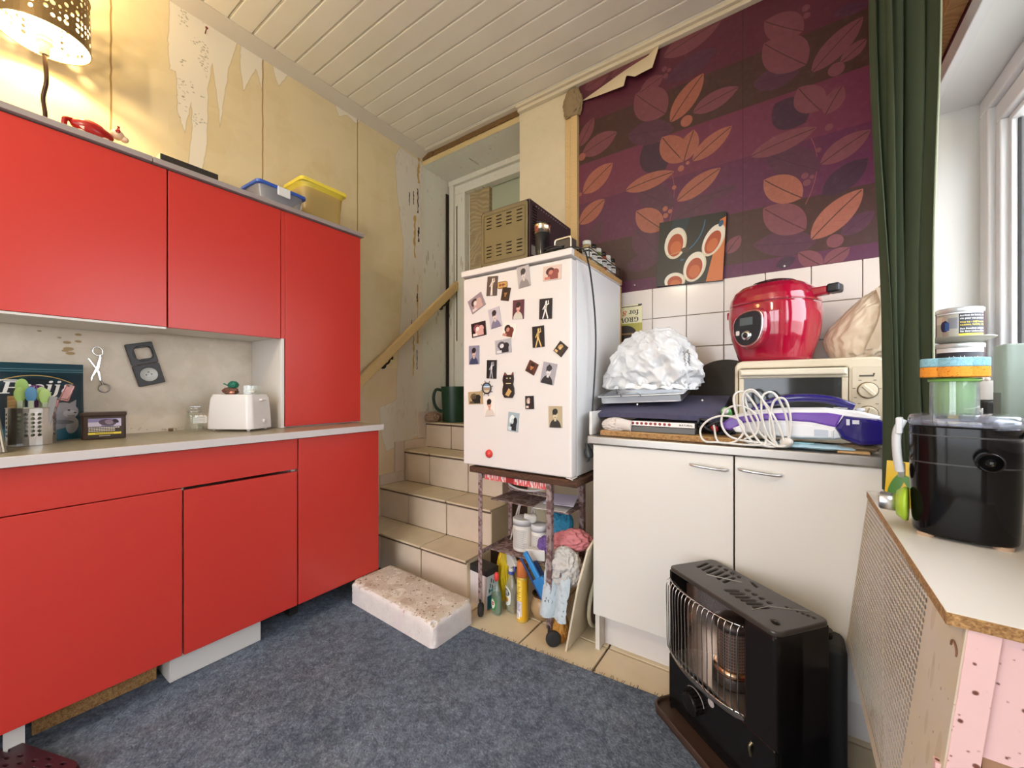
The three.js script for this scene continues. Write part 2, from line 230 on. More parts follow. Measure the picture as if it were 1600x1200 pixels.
const leftMap = canvas(1400, 1600, (g, w, h) => {
  const X = (z) => (0.4 - z) / 2.56 * w, Y = (y) => (2.92 - y) / 2.92 * h;
  g.fillStyle = '#e3d3ac'; g.fillRect(0, 0, w, h);
  g.fillStyle = '#e0ccae'; g.fillRect(X(-1.3), Y(1.25), X(-2.2) - X(-1.3), h);         // older beige coat low on the stair side
  for (let i = 0; i < 1400; i++) { g.fillStyle = `rgba(${i % 2 ? '238,220,170' : '196,168,116'},0.05)`; g.beginPath(); g.ellipse(rnd(0, w), rnd(0, h), rnd(8, 60), rnd(8, 60), 0, 0, 7); g.fill(); }
  const rag = (pts) => { g.beginPath(); pts.forEach((p, i) => { const q = pts[(i + 1) % pts.length]; for (let k = 0; k < 8; k++) { const x = lerp(X(p[0]), X(q[0]), k / 8) + rnd(-1.2, 1.2), y = lerp(Y(p[1]), Y(q[1]), k / 8) + rnd(-1.5, 1.5); i + k ? g.lineTo(x, y) : g.moveTo(x, y); } }); g.closePath(); };
  peels.forEach((p, i) => { rag(p); g.fillStyle = i === 4 ? '#e0d9cd' : '#ebe4d4'; g.fill(); g.strokeStyle = 'rgba(150,125,80,0.35)'; g.lineWidth = 1.5; g.stroke(); });
  g.save(); rag(peels[0]); g.clip(); for (let i = 0; i < 420; i++) { const z = rnd(-0.63, -0.75), y = rnd(2.35, 2.9); if (fbm(z * 14, y * 9, 2) < 0.05) continue; g.fillStyle = 'rgba(120,112,92,0.5)'; g.fillRect(X(z), Y(y), rnd(1, 5), rnd(1, 3)); } g.restore();
  g.save(); rag(peels[4]); g.clip();
  for (let i = 0; i < 900; i++) { const z = rnd(-1.74, -2.16), y = rnd(0.6, 2.85); if (fbm(z * 9, y * 3, 5) < 0.02) continue; g.fillStyle = ['rgba(150,132,104,0.10)', 'rgba(236,230,218,0.22)', 'rgba(178,150,96,0.12)'][i % 3]; g.beginPath(); g.ellipse(X(z), Y(y), rnd(1, 5), rnd(3, 20), rnd(-0.1, 0.1), 0, 7); g.fill(); }
  g.restore();
  g.fillStyle = '#c19e5c'; for (const [z, y0, y1, t] of [[-2.06, 2.42, 2.1, 9], [-2.1, 2.9, 2.68, 10], [-2.09, 1.9, 1.45, 7], [-2.05, 1.5, 1.2, 6]]) { g.beginPath(); for (let k = 0; k <= 12; k++) g.lineTo(X(z) + rnd(0, t), Y(lerp(y0, y1, k / 12))); for (let k = 12; k >= 0; k--) g.lineTo(X(z) - rnd(0, t), Y(lerp(y0, y1, k / 12))); g.fill(); }
  g.fillStyle = '#2a1d12'; for (const [z, y0, y1, t] of [[-2.093, 2.635, 2.45, 5], [-2.01, 2.575, 2.475, 3], [-2.05, 2.6, 2.5, 3], [-2.1, 2.345, 2.23, 6], [-2.087, 1.83, 1.77, 5], [-2.085, 1.4, 1.25, 3], [-2.03, 1.62, 1.5, 2]]) { g.beginPath(); for (let k = 0; k <= 10; k++) g.lineTo(X(z) + rnd(0.5, t), Y(lerp(y0, y1, k / 10))); for (let k = 10; k >= 0; k--) g.lineTo(X(z) - rnd(0.5, t), Y(lerp(y0, y1, k / 10))); g.fill(); }
  g.lineWidth = 3; for (const [z, y0, y1] of [[-0.413, 2.92, 1.95], [-0.997, 2.91, 1.95], [-1.572, 2.9, 1.5]]) { g.strokeStyle = '#9a7a48'; g.beginPath(); for (let k = 0; k <= 30; k++) g.lineTo(X(z) + rnd(-0.8, 0.8), Y(lerp(y0, y1, k / 30))); g.stroke(); }
  g.fillStyle = '#ddd0c0'; g.fillRect(0, Y(1.36), X(-0.95), Y(0.88) - Y(1.36));         // white coat in the niche
  for (let i = 0; i < 500; i++) { g.fillStyle = `rgba(${i % 2 ? '240,232,222' : '198,184,164'},0.10)`; g.beginPath(); g.arc(rnd(0, X(-0.95)), rnd(Y(1.36), Y(0.88)), rnd(4, 26), 0, 7); g.fill(); }
  for (const [z, y, a] of [[-0.29, 1.283, 6], [-0.294, 1.258, 8], [-0.32, 1.317, 5], [-0.299, 1.241, 7], [-0.285, 1.25, 5], [-0.32, 1.29, 5], [-0.27, 1.3, 3], [-0.22, 1.32, 3]]) { g.fillStyle = '#a88e68'; g.beginPath(); g.ellipse(X(z), Y(y), a, a * 0.5, 0, 0, 7); g.fill(); }
  for (let i = 0; i < 60; i++) { g.fillStyle = 'rgba(140,120,95,0.5)'; g.fillRect(rnd(X(0), X(-0.93)), Y(0.915 + rnd(0, 0.05) ** 1.3), rnd(1, 4), rnd(1, 3)); }
});
const wallL = struct('wall_left', planar(box(XL - 0.15, XL, -0.1, 2.92, ZB - 0.006, 0.4), 0.4, -2.16, 0, 2.92, 'z', 'y'), mat('#ffffff', 0.85, { map: leftMap, bumpMap: null }), scene, 'yellow painted wall with peeled plaster patches behind the red cupboards');
struct('plain_section', box(XL - 0.15, XL, -0.1, 2.95, 0.4, ZF), M.plain, wallL);
struct('reveal_board', box(XL - 0.15, XL - 0.004, 0.7, 2.95, -2.34, ZB - 0.006), M.weather, wallL);
struct('reveal_board', box(XL - 0.15, XL - 0.012, 0.7, 2.95, -2.62, -2.345), M.weather, wallL);
{ // rusty nail in the peeled patch
  tag(obj('nail', [bar([-2.322, 2.826, -0.74], [-2.285, 2.832, -0.735], 0.0022), rot(cyl(0.006, 0.006, 0.002, 0, 0, 0, 12), 0, 0, PI / 2).translate(-2.284, 2.832, -0.735)], mat([0.2, 0.03, 0.015], 0.7)), 'small rusty nail sticking out of the peeled yellow wall', 'nail');
}
const wpMap = canvas(1440, 1280, (g, w, h) => {
  const X = (x) => (x + 1.0) / 1.44 * w, Y = (y) => (2.91 - y) / 1.28 * h, S = w / 1.44;
  for (const [y0, y1, c] of [[1.6, 1.69, '#541e40'], [1.69, 1.93, '#40221e'], [1.93, 2.18, '#561f40'], [2.18, 2.41, '#662740'], [2.41, 2.64, '#42251f'], [2.64, 2.95, '#561f30']]) { g.fillStyle = c; g.fillRect(0, Y(y1), w, Y(y0) - Y(y1) + 1); }
  const C = { O: '#985848', P: '#733e46', U: '#4e263a', D: '#3c1e32' }, vein = { O: '#43241f', P: '#4c2228', U: '#3c1a30', D: '#30182e' };
  g.strokeStyle = '#8a4a44'; g.lineWidth = 2.5; g.beginPath(); g.moveTo(X(-0.48), Y(2.2)); g.quadraticCurveTo(X(-0.45), Y(2.1), X(-0.5), Y(1.93)); g.moveTo(X(0.09), Y(2.18)); g.quadraticCurveTo(X(0.14), Y(2.05), X(0.07), Y(1.9)); g.stroke();
  for (const pass of ['D', 'U', 'P', 'O']) for (const [c, bx, by, tx, ty, k] of leafData) {
    if (c !== pass) continue;
    const dx = X(tx) - X(bx), dy = Y(ty) - Y(by), l = Math.hypot(dx, dy);
    g.save(); g.translate(X(bx), Y(by)); g.rotate(Math.atan2(dy, dx)); g.fillStyle = C[c];
    g.beginPath(); g.moveTo(0, 0); g.bezierCurveTo(l * 0.22, -l * k * 0.72, l * 0.75, -l * k * 0.66, l, 0); g.bezierCurveTo(l * 0.75, l * k * 0.66, l * 0.22, l * k * 0.72, 0, 0); g.fill();
    g.strokeStyle = vein[c]; g.lineWidth = c === 'O' || c === 'P' ? 4 : 2; g.beginPath(); g.moveTo(0, 0); g.quadraticCurveTo(l * 0.5, -l * 0.03, l * 0.97, 0); g.stroke();
    g.globalAlpha = 0.18; g.lineWidth = 1.2; for (let i = 1; i < 7; i++) { g.beginPath(); g.moveTo(l * i / 8, 0); g.lineTo(l * (i / 8 + 0.12), -l * k * 0.42 * Math.sin(i / 7 * PI)); g.moveTo(l * i / 8, 0); g.lineTo(l * (i / 8 + 0.12), l * k * 0.42 * Math.sin(i / 7 * PI)); g.stroke(); }
    g.restore();
  }
  for (const [c, x, y, r] of berryData) { g.fillStyle = C[c]; g.beginPath(); g.arc(X(x), Y(y), r * S, 0, 7); g.fill(); }
  g.strokeStyle = 'rgba(40,16,24,0.8)'; g.lineWidth = 2; g.beginPath(); g.moveTo(X(-0.165), 0); g.lineTo(X(-0.165), h); g.stroke();
  for (let i = 0; i < 5000; i++) { g.fillStyle = i % 2 ? 'rgba(255,230,220,0.018)' : 'rgba(0,0,0,0.025)'; g.beginPath(); g.arc(rnd(0, w), rnd(0, h), rnd(1, 12), 0, 7); g.fill(); }
});
const wallB = struct('wall_back', [box(-1.416, XR + 0.3, -0.1, 2.95, -2.45, ZB)], M.plaster, scene, 'back wall with bare plaster pier, dark floral wallpaper and white splashback tiles');
struct('lower_masonry', box(XL - 0.15, -1.416, -0.1, 0.8, -2.75, -2.2), M.plain, wallB);
struct('lintel', box(XL - 0.15, -1.416, 2.83, 2.95, -2.75, ZB), M.weather, wallB);
struct('rear_closing_wall', box(XL - 0.15, -1.3, 0.7, 2.95, -2.85, -2.75), M.plain, wallB);
struct('pier_side', box(-1.416, -1.3, 0.7, 2.95, -2.75, -2.45), M.plaster, wallB);
const wpMat = mat('#ffffff', 0.45, { map: wpMap, bumpMap: fineBump, bumpScale: 0.0002 });
struct('wallpaper', planar(box(-0.997, XR, 1.622, 2.9, ZB - 0.002, ZB + 0.003), -1.0, 0.44, 1.63, 2.91), wpMat, wallB).userData.label = 'plum and brown leaf-patterned wallpaper';
struct('tile_bed', box(-0.997, XR, 0.6, 1.63, ZB - 0.002, ZB + 0.002), M.wallgrout, wallB);
for (let i = -1; i < 7; i++) for (let j = 0; j < 5; j++) {
  const x0 = -0.576 + 0.1665 * i - 0.1665 + 0.0016, x1 = Math.min(x0 + 0.1633, XR - 0.002), y1 = 1.628 - 0.159 * j - 0.0016, y0 = y1 - 0.1558;
  if (x0 < -0.95 || x1 - x0 < 0.02) continue;
  struct('wall_tile', box(x0, x1, y0, y1, ZB, ZB + 0.009, 0.0025), M.walltile, wallB);
}
{ // torn flap of wallpaper folding down at the top left
  const back = mat([0.72, 0.6, 0.40], 0.9);
  const pts = [[-0.955, 2.762], [-0.72, 2.735], [-0.70, 2.775], [-0.655, 2.745], [-0.565, 2.755], [-0.545, 2.83], [-0.53, 2.905]];
  const top = [[-0.985, 2.775], [-0.80, 2.82], [-0.72, 2.84], [-0.66, 2.85], [-0.60, 2.86], [-0.56, 2.885], [-0.528, 2.908]];
  const at = (arr, u) => { const k = u * (arr.length - 1), i = Math.min(arr.length - 2, Math.floor(k)), f = k - i; return [lerp(arr[i][0], arr[i + 1][0], f), lerp(arr[i][1], arr[i + 1][1], f)]; };
  struct('torn_flap', sheet(36, 8, (u, v) => { const a = at(top, u), b = at(pts, u); return [lerp(a[0], b[0], v), lerp(a[1], b[1], v), ZB + 0.006 + 0.07 * v * (1 - 0.5 * v) * Math.sin(PI * clamp(u, 0.05, 0.95)) + 0.012 * v]; }, 0.0015), back, wallB).userData.label = 'torn flap showing the pale paper back';
}
const lintelTimber = group('trim_1', 'brown timber strip and frayed straw plaster above the doorway');
struct('timber', [box(-2.31, -2.2, 2.862, 2.905, ZB - 0.01, ZB + 0.012, 0.003), box(-2.198, -1.93, 2.866, 2.912, ZB - 0.01, ZB + 0.008, 0.003), box(-1.928, -1.418, 2.868, 2.908, ZB - 0.01, ZB + 0.010, 0.003)], M.brown, lintelTimber);
struct('frayed_plaster', surf(60, 4, (u, v) => [lerp(-2.315, -1.418, u), 2.829 + 0.04 * v + 0.006 * n3(u * 40, v * 3, 1) * v, ZB + 0.012 * Math.sin(PI * v) + 0.004 * n3(u * 60, v * 6, 4)]), mat([0.62, 0.48, 0.24], 0.95), lintelTimber);
const battenT = group('trim_2', 'pale vertical timber batten at the edge of the wallpaper');
struct('batten', [box(-1.082, -1.045, 1.2, 2.74, ZB - 0.002, ZB + 0.014, 0.003), box(-1.043, -1.0, 1.2, 2.8, ZB - 0.002, ZB + 0.022, 0.003)], M.pine, battenT);
struct('ragged_top', blob(0.05, 0.08, 0.02, 0.35, 2.2, 4, { ridge: true, detail: 10 }).translate(-1.03, 2.70, ZB + 0.015), mat([0.30, 0.22, 0.12], 0.95), battenT);
// ceiling: cladding boards, each one a part
const ceil = struct('ceiling', box(XL - 0.15, XR + 0.3, 2.925, 3.05, ZB - 0.1, ZF), mat([0.30, 0.26, 0.20], 0.9), scene, 'white tongue and groove ceiling boards');
for (let k = 0, z = -0.813 + 0.1062 * 25; z > ZB - 0.02; k++, z -= 0.1062) {
  const z0 = Math.max(z - 0.0985, ZB);
  if (z - z0 < 0.01 || z > ZF + 0.05) continue;
  struct('ceiling_board', [box(XL, XR, YC, YC + 0.012, z0, z - 0.002, 0.004), box(XL, XR, YC + 0.007, YC + 0.013, z - 0.0125, z + 0.004)], M.plank, ceil);
}
const coveL = struct('trim_3', [prism([[0, 0], [0.082, 0.03], [0.082, 0.034], [0.07, 0.034], [0.02, 0.012], [0, 0.03]], ZF - ZB, 0).translate(XL, YC - 0.034, ZB)], mat([0.66, 0.61, 0.53], 0.4), scene, 'white ceiling moulding along the yellow wall');
struct('trim_4', [box(-1.416, XR, YC - 0.038, YC - 0.002, ZB, ZB + 0.03, 0.004), box(-1.416, XR, YC - 0.02, YC - 0.001, ZB + 0.03, ZB + 0.05, 0.003)], mat([0.70, 0.62, 0.46], 0.45), scene, 'cream ceiling batten along the wallpaper');
struct('trim_5', box(XL + 0.07, -1.416, YC - 0.008, YC - 0.001, ZB, ZB + 0.045, 0.003), mat([0.70, 0.64, 0.52], 0.45), scene, 'cream ceiling strip above the doorway');
// doorway with a closed door
const door = group('door_1', 'weathered green-panelled door in a pale frame at the top of the steps');
struct('frame', box(-2.325, -2.165, 0.8, 2.715, -2.52, -2.455, 0.004), M.weather, door); struct('frame', box(-2.325, -1.40, 2.716, 2.79, -2.52, -2.455, 0.004), M.weather, door); struct('cover_strip', box(-2.325, -1.40, 2.791, 2.832, -2.50, -2.43, 0.004), M.weather, door); struct('cover_strip', box(-2.316, -2.27, 0.8, 2.79, -2.4545, -2.43, 0.003), M.weather, door);
struct('leaf_stile', [box(-2.15, -1.945, 0.8, 2.72, -2.56, -2.50, 0.003), box(-2.15, -1.4, 0.8, 1.0, -2.56, -2.51)], mat('#ffffff', 0.7, { map: woodMap([150, 132, 98], [190, 172, 134], 61, 0.8) }), door);
struct('gap_shade_strip', box(-2.324, -2.3165, 0.9, 2.72, -2.4295, -2.40), mat([0.03, 0.02, 0.012], 0.9), door);  // dark strip on the surface, coloured as the shade of an open gap
struct('green_panel', box(-1.94, -1.4, 0.9, 2.76, -2.575, -2.53), mat([0.42, 0.46, 0.34], 0.6), door);
struct('gap_shade_strip', [box(-2.255, -2.245, 1.5, 2.62, -2.456, -2.4535)], mat([0.03, 0.02, 0.012], 0.9), door);  // thin dark strip, gap shade put in as colour
// right wall with the window
const wallR = struct('wall_right', [box(XR, XR + 0.3, -0.1, 1.0, ZB - 0.3, ZF), box(XR, XR + 0.3, 2.12, 2.95, ZB - 0.3, ZF), box(XR, XR + 0.3, 1.0, 2.12, ZB - 0.3, -2.05), box(XR, XR + 0.3, 1.0, 2.12, -0.35, ZF)], mat([0.66, 0.64, 0.58], 0.85), scene, 'window wall with deep white reveal');
const liner = mat([0.74, 0.76, 0.74], 0.4);
struct('reveal_lining', box(XR - 0.002, 0.57, 1.0, 2.1, -2.052, -2.047), liner, wallR);
struct('reveal_lining', box(XR - 0.002, 0.57, 2.085, 2.1, -2.05, -0.35), liner, wallR);
struct('fascia_board', box(XR - 0.02, XR + 0.01, 2.085, 2.14, -2.06, -0.3, 0.003), M.pvc, wallR);
struct('wallpaper', planar(box(XR - 0.004, XR, 2.18, 2.9, ZB, -0.3), -0.3, -2.14, 1.63, 2.91, 'z', 'y'), wpMat, wallR);
struct('trim_6', box(XR - 0.05, XR - 0.005, 2.19, 2.275, -1.93, -0.3, 0.004), M.board, scene, 'bare wooden batten above the window');
const win = group('window_1', 'white plastic framed window at the right');
for (const [y0, y1, z0, z1] of [[1.06, 2.03, -2.046, -1.975], [2.03, 2.084, -2.046, -0.35], [1.0, 1.06, -2.046, -0.35], [1.06, 2.03, -0.41, -0.35]]) struct('frame', box(0.55, 0.63, y0, y1, z0, z1, 0.005), M.pvc, win);
const sash = struct('sash', box(0.566, 0.632, 1.128, 1.968, -1.973, -1.938, 0.006), M.pvc, win);
for (const [y0, y1, z0, z1] of [[1.968, 2.028, -1.973, -0.412], [1.062, 1.128, -1.973, -0.412], [1.128, 1.968, -0.47, -0.412], [1.128, 1.968, -1.24, -1.15]]) struct('sash', box(0.566, 0.632, y0, y1, z0, z1, 0.006), M.pvc, win);
for (const [y0, y1, z0, z1] of [[1.146, 1.95, -1.937, -1.918], [1.129, 1.146, -1.937, -0.47], [1.95, 1.967, -1.937, -0.47]]) struct('glazing_bead', box(0.584, 0.618, y0, y1, z0, z1, 0.003), M.pvc, win);
struct('gasket', [box(0.597, 0.612, 1.15, 1.946, -1.9175, -1.913), box(0.597, 0.612, 1.1462, 1.150, -1.9175, -1.25)], M.rubber, sash);
struct('pane', box(0.60, 0.606, 1.13, 1.99, -1.92, -1.2), M.pane, win);
struct('pane', box(0.60, 0.606, 1.13, 1.99, -1.2, -0.45), M.pane, win);
struct('window_sill', box(XR - 0.03, 0.56, 0.975, 1.0, -2.05, -0.3, 0.006), mat([0.72, 0.73, 0.71], 0.3), wallR);
// wall behind the camera with a glazed garden door
const wallF = struct('wall_front', [box(XL - 0.15, -1.95, -0.1, 2.95, ZF, ZF + 0.15), box(0.1, XR + 0.3, -0.1, 2.95, ZF, ZF + 0.15), box(-1.95, 0.1, 2.25, 2.95, ZF, ZF + 0.15), box(-1.95, 0.1, -0.1, 0.12, ZF, ZF + 0.15)], M.plain, scene, 'wall behind the camera with a glazed door opening');
const win2 = group('window_2', 'glazed double door behind the camera');
struct('frame', [box(-1.95, -1.87, 0.12, 2.25, ZF + 0.04, ZF + 0.1), box(0.02, 0.1, 0.12, 2.25, ZF + 0.04, ZF + 0.1), box(-1.95, 0.1, 2.17, 2.25, ZF + 0.04, ZF + 0.1), box(-1.95, 0.1, 0.12, 0.2, ZF + 0.04, ZF + 0.1), box(-0.975, -0.875, 0.12, 2.25, ZF + 0.04, ZF + 0.1)], M.pvc, win2);
struct('pane', box(-1.88, -0.96, 0.19, 2.18, ZF + 0.065, ZF + 0.071), M.pane, win2);
struct('pane', box(-0.89, 0.03, 0.19, 2.18, ZF + 0.065, ZF + 0.071), M.pane, win2);
struct('ground', box(-14, 14, -0.4, -0.15, -14, 14), mat([0.46, 0.44, 0.40], 0.95), scene, 'unseen ground outside, made pale to bounce daylight up to the ceiling');  // out of view; pale colour added to reflect daylight through the windows
// ---------------------------------------------------------------- floor
const floor = struct('floor', box(XL - 0.15, XR + 0.15, -0.12, -0.012, -2.75, ZF + 0.15), M.grout, scene, 'tiled floor along the white cupboards');
for (let i = -2; i < 5; i++) for (let j = 0; j < 4; j++) {
  const x0 = -0.951 + 0.3295 * i + 0.004, x1 = Math.min(x0 + 0.3215, XR), z1 = -1.29 - 0.3295 * j - 0.004, z0 = Math.max(z1 - 0.3215, ZB);
  if (z1 - z0 < 0.03) continue;
  struct('floor_tile', box(x0, x1, -0.012, 0, z0, z1, 0.003), M.tile, floor);
}
const carpetMap = data(512, 512, (u, v) => { const a = pfbm(u, v, 8, 71, 4), b = pnoise(u * 256, v * 256, 256, 73), c = pnoise(u * 128, v * 128, 128, 74), d = pfbm(u, v, 48, 75, 2); const t = clamp(0.16 + 0.5 * b * c + 0.4 * d - 0.12 + 0.22 * (a - 0.5), 0, 1); let k = mix3([54, 64, 80], [158, 170, 186], t); return mix3(k, [k[0] * 1.06, k[1], k[2] * 0.92], sstep(pfbm(u, v, 5, 79, 3), 0.5, 0.75) * 0.35); }, true, 0.8);
const carpetBump = grey(512, (u, v) => 0.6 * pnoise(u * 200, v * 200, 200, 76) + 0.4 * pfbm(u, v, 40, 77, 3), 0.8);
const carpetEdge = (x) => -1.397 - 0.0735 * (x + 1.186);
{
  const s = [[XL, ZF]]; s.push([XR, ZF], [XR, carpetEdge(XR)]);
  for (let k = 1; k <= 60; k++) { const x = lerp(XR, XL, k / 60); s.push([x, x < -1.3 ? -1.36 : carpetEdge(x) + 0.003 * n3(x * 30, 0, 3)]); }
  const g = prism(s.map(([x, z]) => [x, -z]), 0.009, 0.002).rotateX(-PI / 2);
  struct('floor_carpet', uvm(g), mat('#ffffff', 0.95, { map: carpetMap, bumpMap: carpetBump, bumpScale: 0.004, sheen: 0.25, sheenRoughness: 0.6, sheenColor: new THREE.Color(0.3, 0.32, 0.36) }), scene, 'worn blue grey carpet with a cut edge');
  const loose = obj('loose_pile', (() => { const gs = []; for (let k = 0; k < 90; k++) { const x = rnd(-1.15, -0.1), z = carpetEdge(x), a = rnd(0, 6); gs.push(bar([x, 0.006, z + 0.004], [x + 0.008 * Math.cos(a), 0.012, z - rnd(0.004, 0.014)], 0.0008, 4)); } return gs; })(), mat([0.04, 0.045, 0.055], 0.95)); loose.userData = { kind: 'stuff', label: 'frayed carpet fibres along the cut edge', category: 'fibres' };
}
// ---------------------------------------------------------------- steps up to the door
const SY = [0, 0.22, 0.428, 0.652, 0.845], SZ = [0, -1.54, -1.745, -1.957, -2.17], SX = -1.345;
const stairs = group('stairs', 'four tiled steps climbing to the door beside the refrigerator');
struct('mortar_core', [1, 2, 3, 4].map((k) => box(XL, SX - 0.012, 0, SY[k] - 0.012, k < 4 ? SZ[k + 1] - 0.02 : -2.75, SZ[k] - 0.012)), M.grout, stairs);
for (let k = 1; k <= 4; k++) {
  const zf = SZ[k], zb = k < 4 ? SZ[k + 1] - 0.01 : -2.455, j = [0, [-2.045, -1.686], [-2.03, -1.688], [-2.055, -1.70], [-2.05, -1.70]][k], xs = [XL, ...j, k > 2 ? -1.42 : SX];
  for (let i = 0; i < 3; i++) {
    const x0 = xs[i] + (i ? 0.004 : 0.002), x1 = xs[i + 1] - 0.004;
    struct('tread_tile', box(x0, x1, SY[k] - 0.011, SY[k], zb + 0.003, zf + 0.004, 0.002), M.stair, stairs);
    struct('nosing', box(x0, x1, SY[k] - 0.022, SY[k] - 0.0112, zf - 0.02, zf - 0.003), M.grout, stairs);
    struct('riser_tile', box(x0, x1, SY[k - 1] + 0.003, SY[k] - 0.024, zf - 0.014, zf - 0.004, 0.002), M.riser, stairs);
  }
  if (k < 3) struct('side_tile', box(SX - 0.013, SX - 0.001, SY[k - 1] + 0.003, SY[k] - 0.013, zb + 0.01, zf - 0.006, 0.002), M.tile, stairs);
}
for (const [z0, z1, y0, y1] of [[-1.742, -1.953, 0.432, 0.502], [-1.87, -1.953, 0.506, 0.72], [-1.96, -2.165, 0.655, 0.722], [-2.085, -2.165, 0.727, 0.925], [-2.172, -2.45, 0.849, 0.925], [-1.54, -1.74, 0.224, 0.30]]) struct('skirting_tile', box(XL, XL + 0.01, y0, y1, z0, z1, 0.002), M.skirt, stairs);
// ---------------------------------------------------------------- red kitchen along the left wall
{
  const unit = (name, label, z0, z1, y0, y1, xf, cat) => { const t = thing(name, label, cat, [XL, y0, (z0 + z1) / 2]); const L = (a, b, c, d, e, f, r) => box(a - XL, b - XL, c - y0, d - y0, e - (z0 + z1) / 2, f - (z0 + z1) / 2, r); return [t, L]; };
  // base unit with two doors and a long fascia
  let [t, L] = unit('base_cabinet', 'red base cupboard with long fascia and two wide doors, nearest the camera', -0.93, 0.32, 0, 0.88, -1.82, 'cupboard');
  obj('body', [L(XL + 0.005, -1.845, 0.118, 0.136, -0.929, 0.31), L(XL + 0.005, -1.845, 0.136, 0.87, -0.929, -0.911), L(XL + 0.005, -1.845, 0.136, 0.87, 0.292, 0.31), L(XL + 0.005, XL + 0.015, 0.136, 0.87, -0.911, 0.292), L(XL + 0.015, -1.845, 0.136, 0.87, -0.522, -0.506)], M.carcass, t);
  obj('fascia', L(-1.840, -1.820, 0.739, 0.876, -0.9275, 0.31, 0.0015), M.red, t);
  obj('door', L(-1.840, -1.820, 0.124, 0.7355, -0.5105, 0.31, 0.0015), M.red, t);
  const d2 = obj('door', L(-1.840, -1.820, 0.122, 0.7275, -0.9265, -0.5165, 0.0015), M.red, t);
  obj('leg', [L(-1.90, -1.875, 0.009, 0.118, -0.15, -0.11), L(-1.925, -1.90, 0.009, 0.118, -0.135, -0.123)], M.white, t);
  obj('leg', L(-2.2, -2.16, 0.009, 0.118, -0.5, -0.46), M.blackMatte, t);
  [t, L] = unit('base_cabinet', 'red base cupboard with one tall plain door beside the tiled steps', -1.362, -0.931, 0, 0.88, -1.82, 'cupboard');
  obj('body', [L(XL + 0.005, -1.845, 0.118, 0.136, -1.36, -0.933), L(XL + 0.005, -1.845, 0.136, 0.87, -1.36, -1.342), L(XL + 0.005, -1.845, 0.136, 0.87, -0.951, -0.933), L(XL + 0.005, XL + 0.015, 0.136, 0.87, -1.342, -0.951)], M.carcass, t);
  obj('door', L(-1.840, -1.820, 0.122, 0.876, -1.362, -0.9325, 0.0015), M.red, t);
  obj('leg', L(-2.2, -2.16, 0.009, 0.118, -1.33, -1.29), M.blackMatte, t); obj('leg', L(-2.0, -1.96, 0.009, 0.118, -1.0, -0.96), M.blackMatte, t);
  // worktop
  const w = thing('worktop', 'long grey beige laminate worktop with pale edge on the red cupboards', 'worktop', [XL, 0.88, -0.53]);
  obj('slab', box(0.005, 0.519, 0, 0.03, -0.848, 0.85, 0.002), M.laminate, w);
  obj('edge_strip', [box(0.518, 0.523, -0.001, 0.0295, -0.848, 0.85, 0.002), box(0.006, 0.521, -0.001, 0.0295, -0.8525, -0.8475, 0.002)], M.edge, w);
  // plinth
  const p = thing('plinth_panel', 'short white plinth panel under the middle red door', 'plinth', [-1.885, 0.009, -0.645]);
  obj('panel', box(-0.008, 0.006, 0, 0.105, -0.155, 0.155, 0.002), M.white, p);
  obj('lip', box(-0.006, 0.009, 0.084, 0.107, -0.155, 0.155, 0.003), M.white, p);
  obj('return_side', box(-0.16, -0.008, 0, 0.1, 0.143, 0.155), M.carcass, p);
  tag(obj('plinth_panel', box(-1.965, -1.95, 0.009, 0.085, -0.47, -0.17, 0.001), M.chip), 'bare chipboard strip in shadow under the red cupboard', 'plinth');
  // wall units
  const wallUnit = (label, z0, z1, y0, zd0, zd1, yd0) => {
    const [t, L] = unit('wall_cabinet', label, z0, z1, y0, 1.966, -2, 'cupboard');
    obj('body', [L(XL + 0.004, -2.022, y0, y0 + 0.018, z0 + 0.001, z1 - 0.001), L(XL + 0.004, -2.022, 1.948, 1.966, z0 + 0.001, z1 - 0.001), L(XL + 0.004, -2.022, y0 + 0.018, 1.948, z0 + 0.001, z0 + 0.019), L(XL + 0.004, -2.022, y0 + 0.018, 1.948, z1 - 0.019, z1 - 0.001), L(XL + 0.004, XL + 0.01, y0, 1.948, z0 + 0.019, z1 - 0.019)], M.carcass, t);
    obj('door', L(-2.02, -2.0, yd0, 1.962, zd0, zd1, 0.0015), M.red, t); return [t, L];
  };
  let [a, La] = wallUnit('red wall cupboard with wide flat door under the perforated lamp', -0.514, 0.32, 1.338, -0.5125, 0.31, 1.345);
  obj('bottom_edge', La(-2.02, -2.004, 1.336, 1.344, -0.512, 0.31), M.white, a);
  wallUnit('red wall cupboard with square door below the blue food box', -0.941, -0.516, 1.350, -0.9395, -0.5175, 1.343);
  let [b, Lb] = wallUnit('tall red cupboard standing on the worktop beside the stair wall', -1.374, -0.943, 0.911, -1.374, -0.962, 0.918);
  obj('side_edge', Lb(-2.021, -2.003, 0.912, 1.345, -0.958, -0.943, 0.002), M.white, b);
  obj('door_edge_strip', Lb(-2.02, -2.001, 1.345, 1.962, -0.961, -0.9425, 0.001), M.red, b);
  tag(obj('top_board', box(XL + 0.004, -1.985, 1.967, 1.988, -0.467, 0.33, 0.002), M.topgrey), 'grey top board of the red wall cupboard carrying the lamp', 'board', 'boards on the red wall cupboards');
  tag(obj('top_board', box(XL + 0.004, -1.985, 1.967, 1.988, -1.39, -0.469, 0.002), M.topgrey), 'grey top board carrying the blue and yellow food boxes', 'board', 'boards on the red wall cupboards');
}
